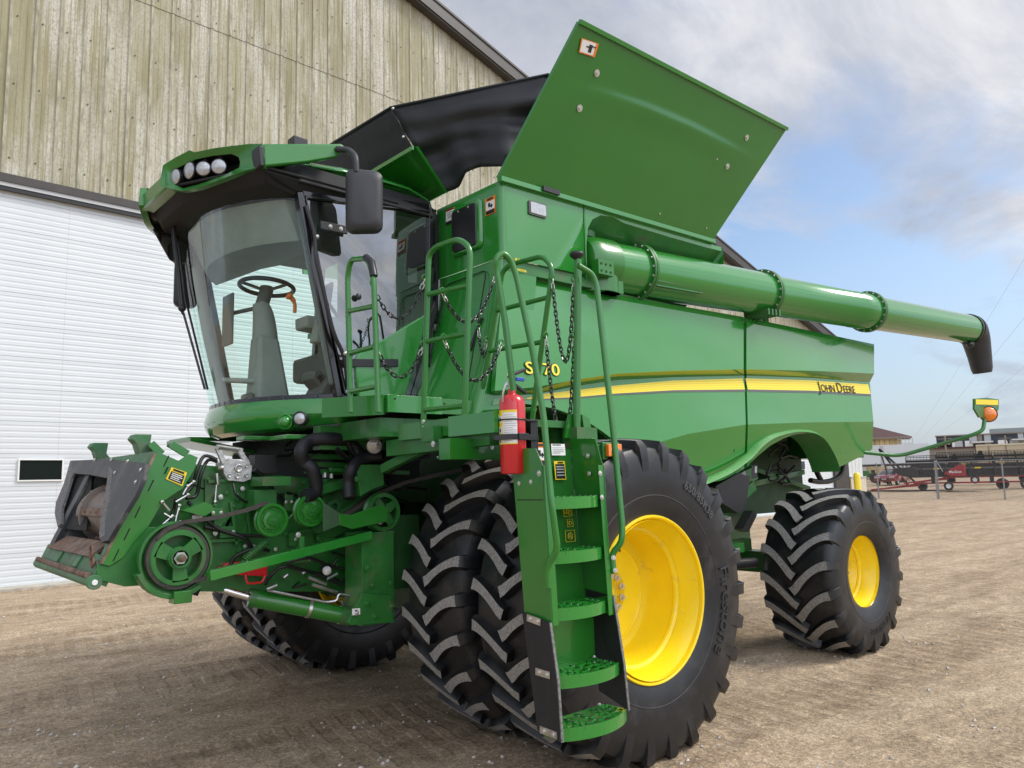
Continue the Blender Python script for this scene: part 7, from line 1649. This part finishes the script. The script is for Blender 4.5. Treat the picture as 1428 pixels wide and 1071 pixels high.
# dark apartment block
D = 240; g, rt, fw = frame_at(1376, 668, D); ap = tag(empty('apartment_block', g), 'dark blue flat roofed apartment block with balconies far behind', 'building'); ap.location = (0, 0, 0)
u = lambda px: (px - 1376) * D / FPX * 1.13; zr_ = zat(D, 609, 1376)
mb = MB(); boxat(mb, g, rt, fw, u(1325), u(1560), 0, 18, 0, zr_, 'navy'); mb.build('wall', ap, smooth=0)
mb = MB(); boxat(mb, g, rt, fw, u(1324), u(1560), -.4, 18, zr_, zr_ + .35, 'tand'); mb.build('parapet', ap, smooth=0)
mb = MB(); boxat(mb, g, rt, fw, u(1383.5), u(1424), 4, 14, zr_, zat(D, 600, 1400), 'gbox'); boxat(mb, g, rt, fw, u(1425), u(1440), 4, 14, zr_, zat(D, 597, 1430), 'wpaint'); mb.build('penthouse', ap, smooth=0)
for px0, px1, py in ((1325, 1340, 620), (1363, 1386, 619.5), (1405, 1426, 618), (1435, 1460, 618)): mb = MB(); boxat(mb, g, rt, fw, u(px0), u(px1), -2.0, 0, zat(D, py, 1376) - .15, zat(D, py, 1376) + .3, 'wpaint'); mb.build('balcony', ap, smooth=0)
for px, py, w_, h_, m_ in ((1361, 615, 3.5, 2.6, 'lgrey'), (1369, 615, 2, 3, 'tand'), (1377, 615, 2.5, 3, 'lgrey'), (1400, 614, 3, 2, 'navy'), (1412, 615, 2, 3.4, 'lgrey'), (1419, 615, 2, 3.4, 'lgrey'), (1328, 622.5, 5, 2.6, 'dark'), (1337, 622.5, 3, 2.4, 'white'), (1345, 622.5, 3, 2.4, 'lgrey'), (1356, 622.5, 3, 2.4, 'white'), (1391, 622, 3.5, 2.2, 'white'), (1403, 622, 4, 2.4, 'lgrey'), (1414, 622, 4, 3, 'lgrey')):
    mb = MB(); boxat(mb, g, rt, fw, u(px), u(px) + w_ * .7, -.08, 0, zat(D, py, px) - h_ / 2, zat(D, py, px) + h_ / 2, m_ if m_ != 'navy' else 'pane'); mb.build('window', ap, smooth=0)
# poles and lines
def upole(px, D, py, lab):
    g, rt, fw = frame_at(px, 668, D); mb = MB(); mb.cyl(g, V((g.x, g.y, zat(D, py, px))), .16, 'tand', n=8); z = zat(D, py, px) - .6; mb.beam(V((g.x, g.y, z)) - rt * 1.1, V((g.x, g.y, z)) + rt * 1.1, .12, .12, 'tand'); tag(mb.build('utility_pole', smooth=0), lab, 'utility pole')
upole(1322, 140, 607, 'dark utility pole rising in front of the left end of the apartment block'); upole(1406.5, 170, 607, 'grey utility pole in front of the balconies at the right')
for k, ((xa, ya), (xb, yb)) in enumerate((((1268, 622), (1450, 325)), ((1279, 620), (1450, 417)), ((1306, 606), (1450, 494)))):
    pa = CAM + ray(xa, ya) * 190; pb = CAM + ray(xb, yb) * 60; mb = MB(); mb.tube([pa.lerp(pb, t_ / 8) + V((0, 0, -.8 * math.sin(math.pi * t_ / 8) * .4)) for t_ in range(9)], .009, 'lgrey', 5); tag(mb.build('power_line', smooth=0), ('steepest of the three thin power lines crossing the sky at the right', 'middle of the three thin power lines crossing the sky at the right', 'lowest, flattest of the three thin power lines at the right')[k], 'power line', 'power lines')
# bare shrubs in front of the tan building
M['twig'] = mat('bare_twig', (.10, .075, .05), .9)
for j, (px, lab) in enumerate(((1344, 'bare brown shrub in front of the dark part of the tan building'), (1421, 'bare brown shrub in front of the right part of the tan building'))):
    g, rt, fw = frame_at(px, 668, 120); g.z = .9; mb = MB(); random.seed(20 + j)
    for k in range(70):
        a = random.uniform(-1.1, 1.1); l = random.uniform(1.5, 3.6); d_ = (rt * math.sin(a) + fw * random.uniform(-.5, .5) + V((0, 0, math.cos(a)))).normalized(); m0 = g + d_ * l * .5; mb.tube([g, m0, g + d_ * l + V((0, 0, random.uniform(0, .5)))], [.035, .02, .006], 'twig', 4)
    o = tag(mb.build('bare_shrub', smooth=0), lab, 'shrub', 'bare shrubs by the tan building')
# distant low ground line: mud patches and pale ruts beyond the fence
M['mudp'] = mat('standing_water', (.10, .10, .10), .12, coat=.4)
mb = MB()
for cx_, cy_, a_, b_ in ((59, 20.5, 3.4, .5), (57, 16.0, 1.6, .25)):
    mb.add([V((cx_ + math.cos(t_ * .35) * a_ * .35 * (1 + .3 * math.sin(t_ * 2.1)), cy_ + math.sin(t_ * .35) * a_ * (1 + .2 * math.sin(t_)), hrise(cx_, 0) + .05)) for t_ in range(18)], [list(range(18))], 'mudp')
tag(mb.build('water', smooth=0, rec=False), kind='structure')
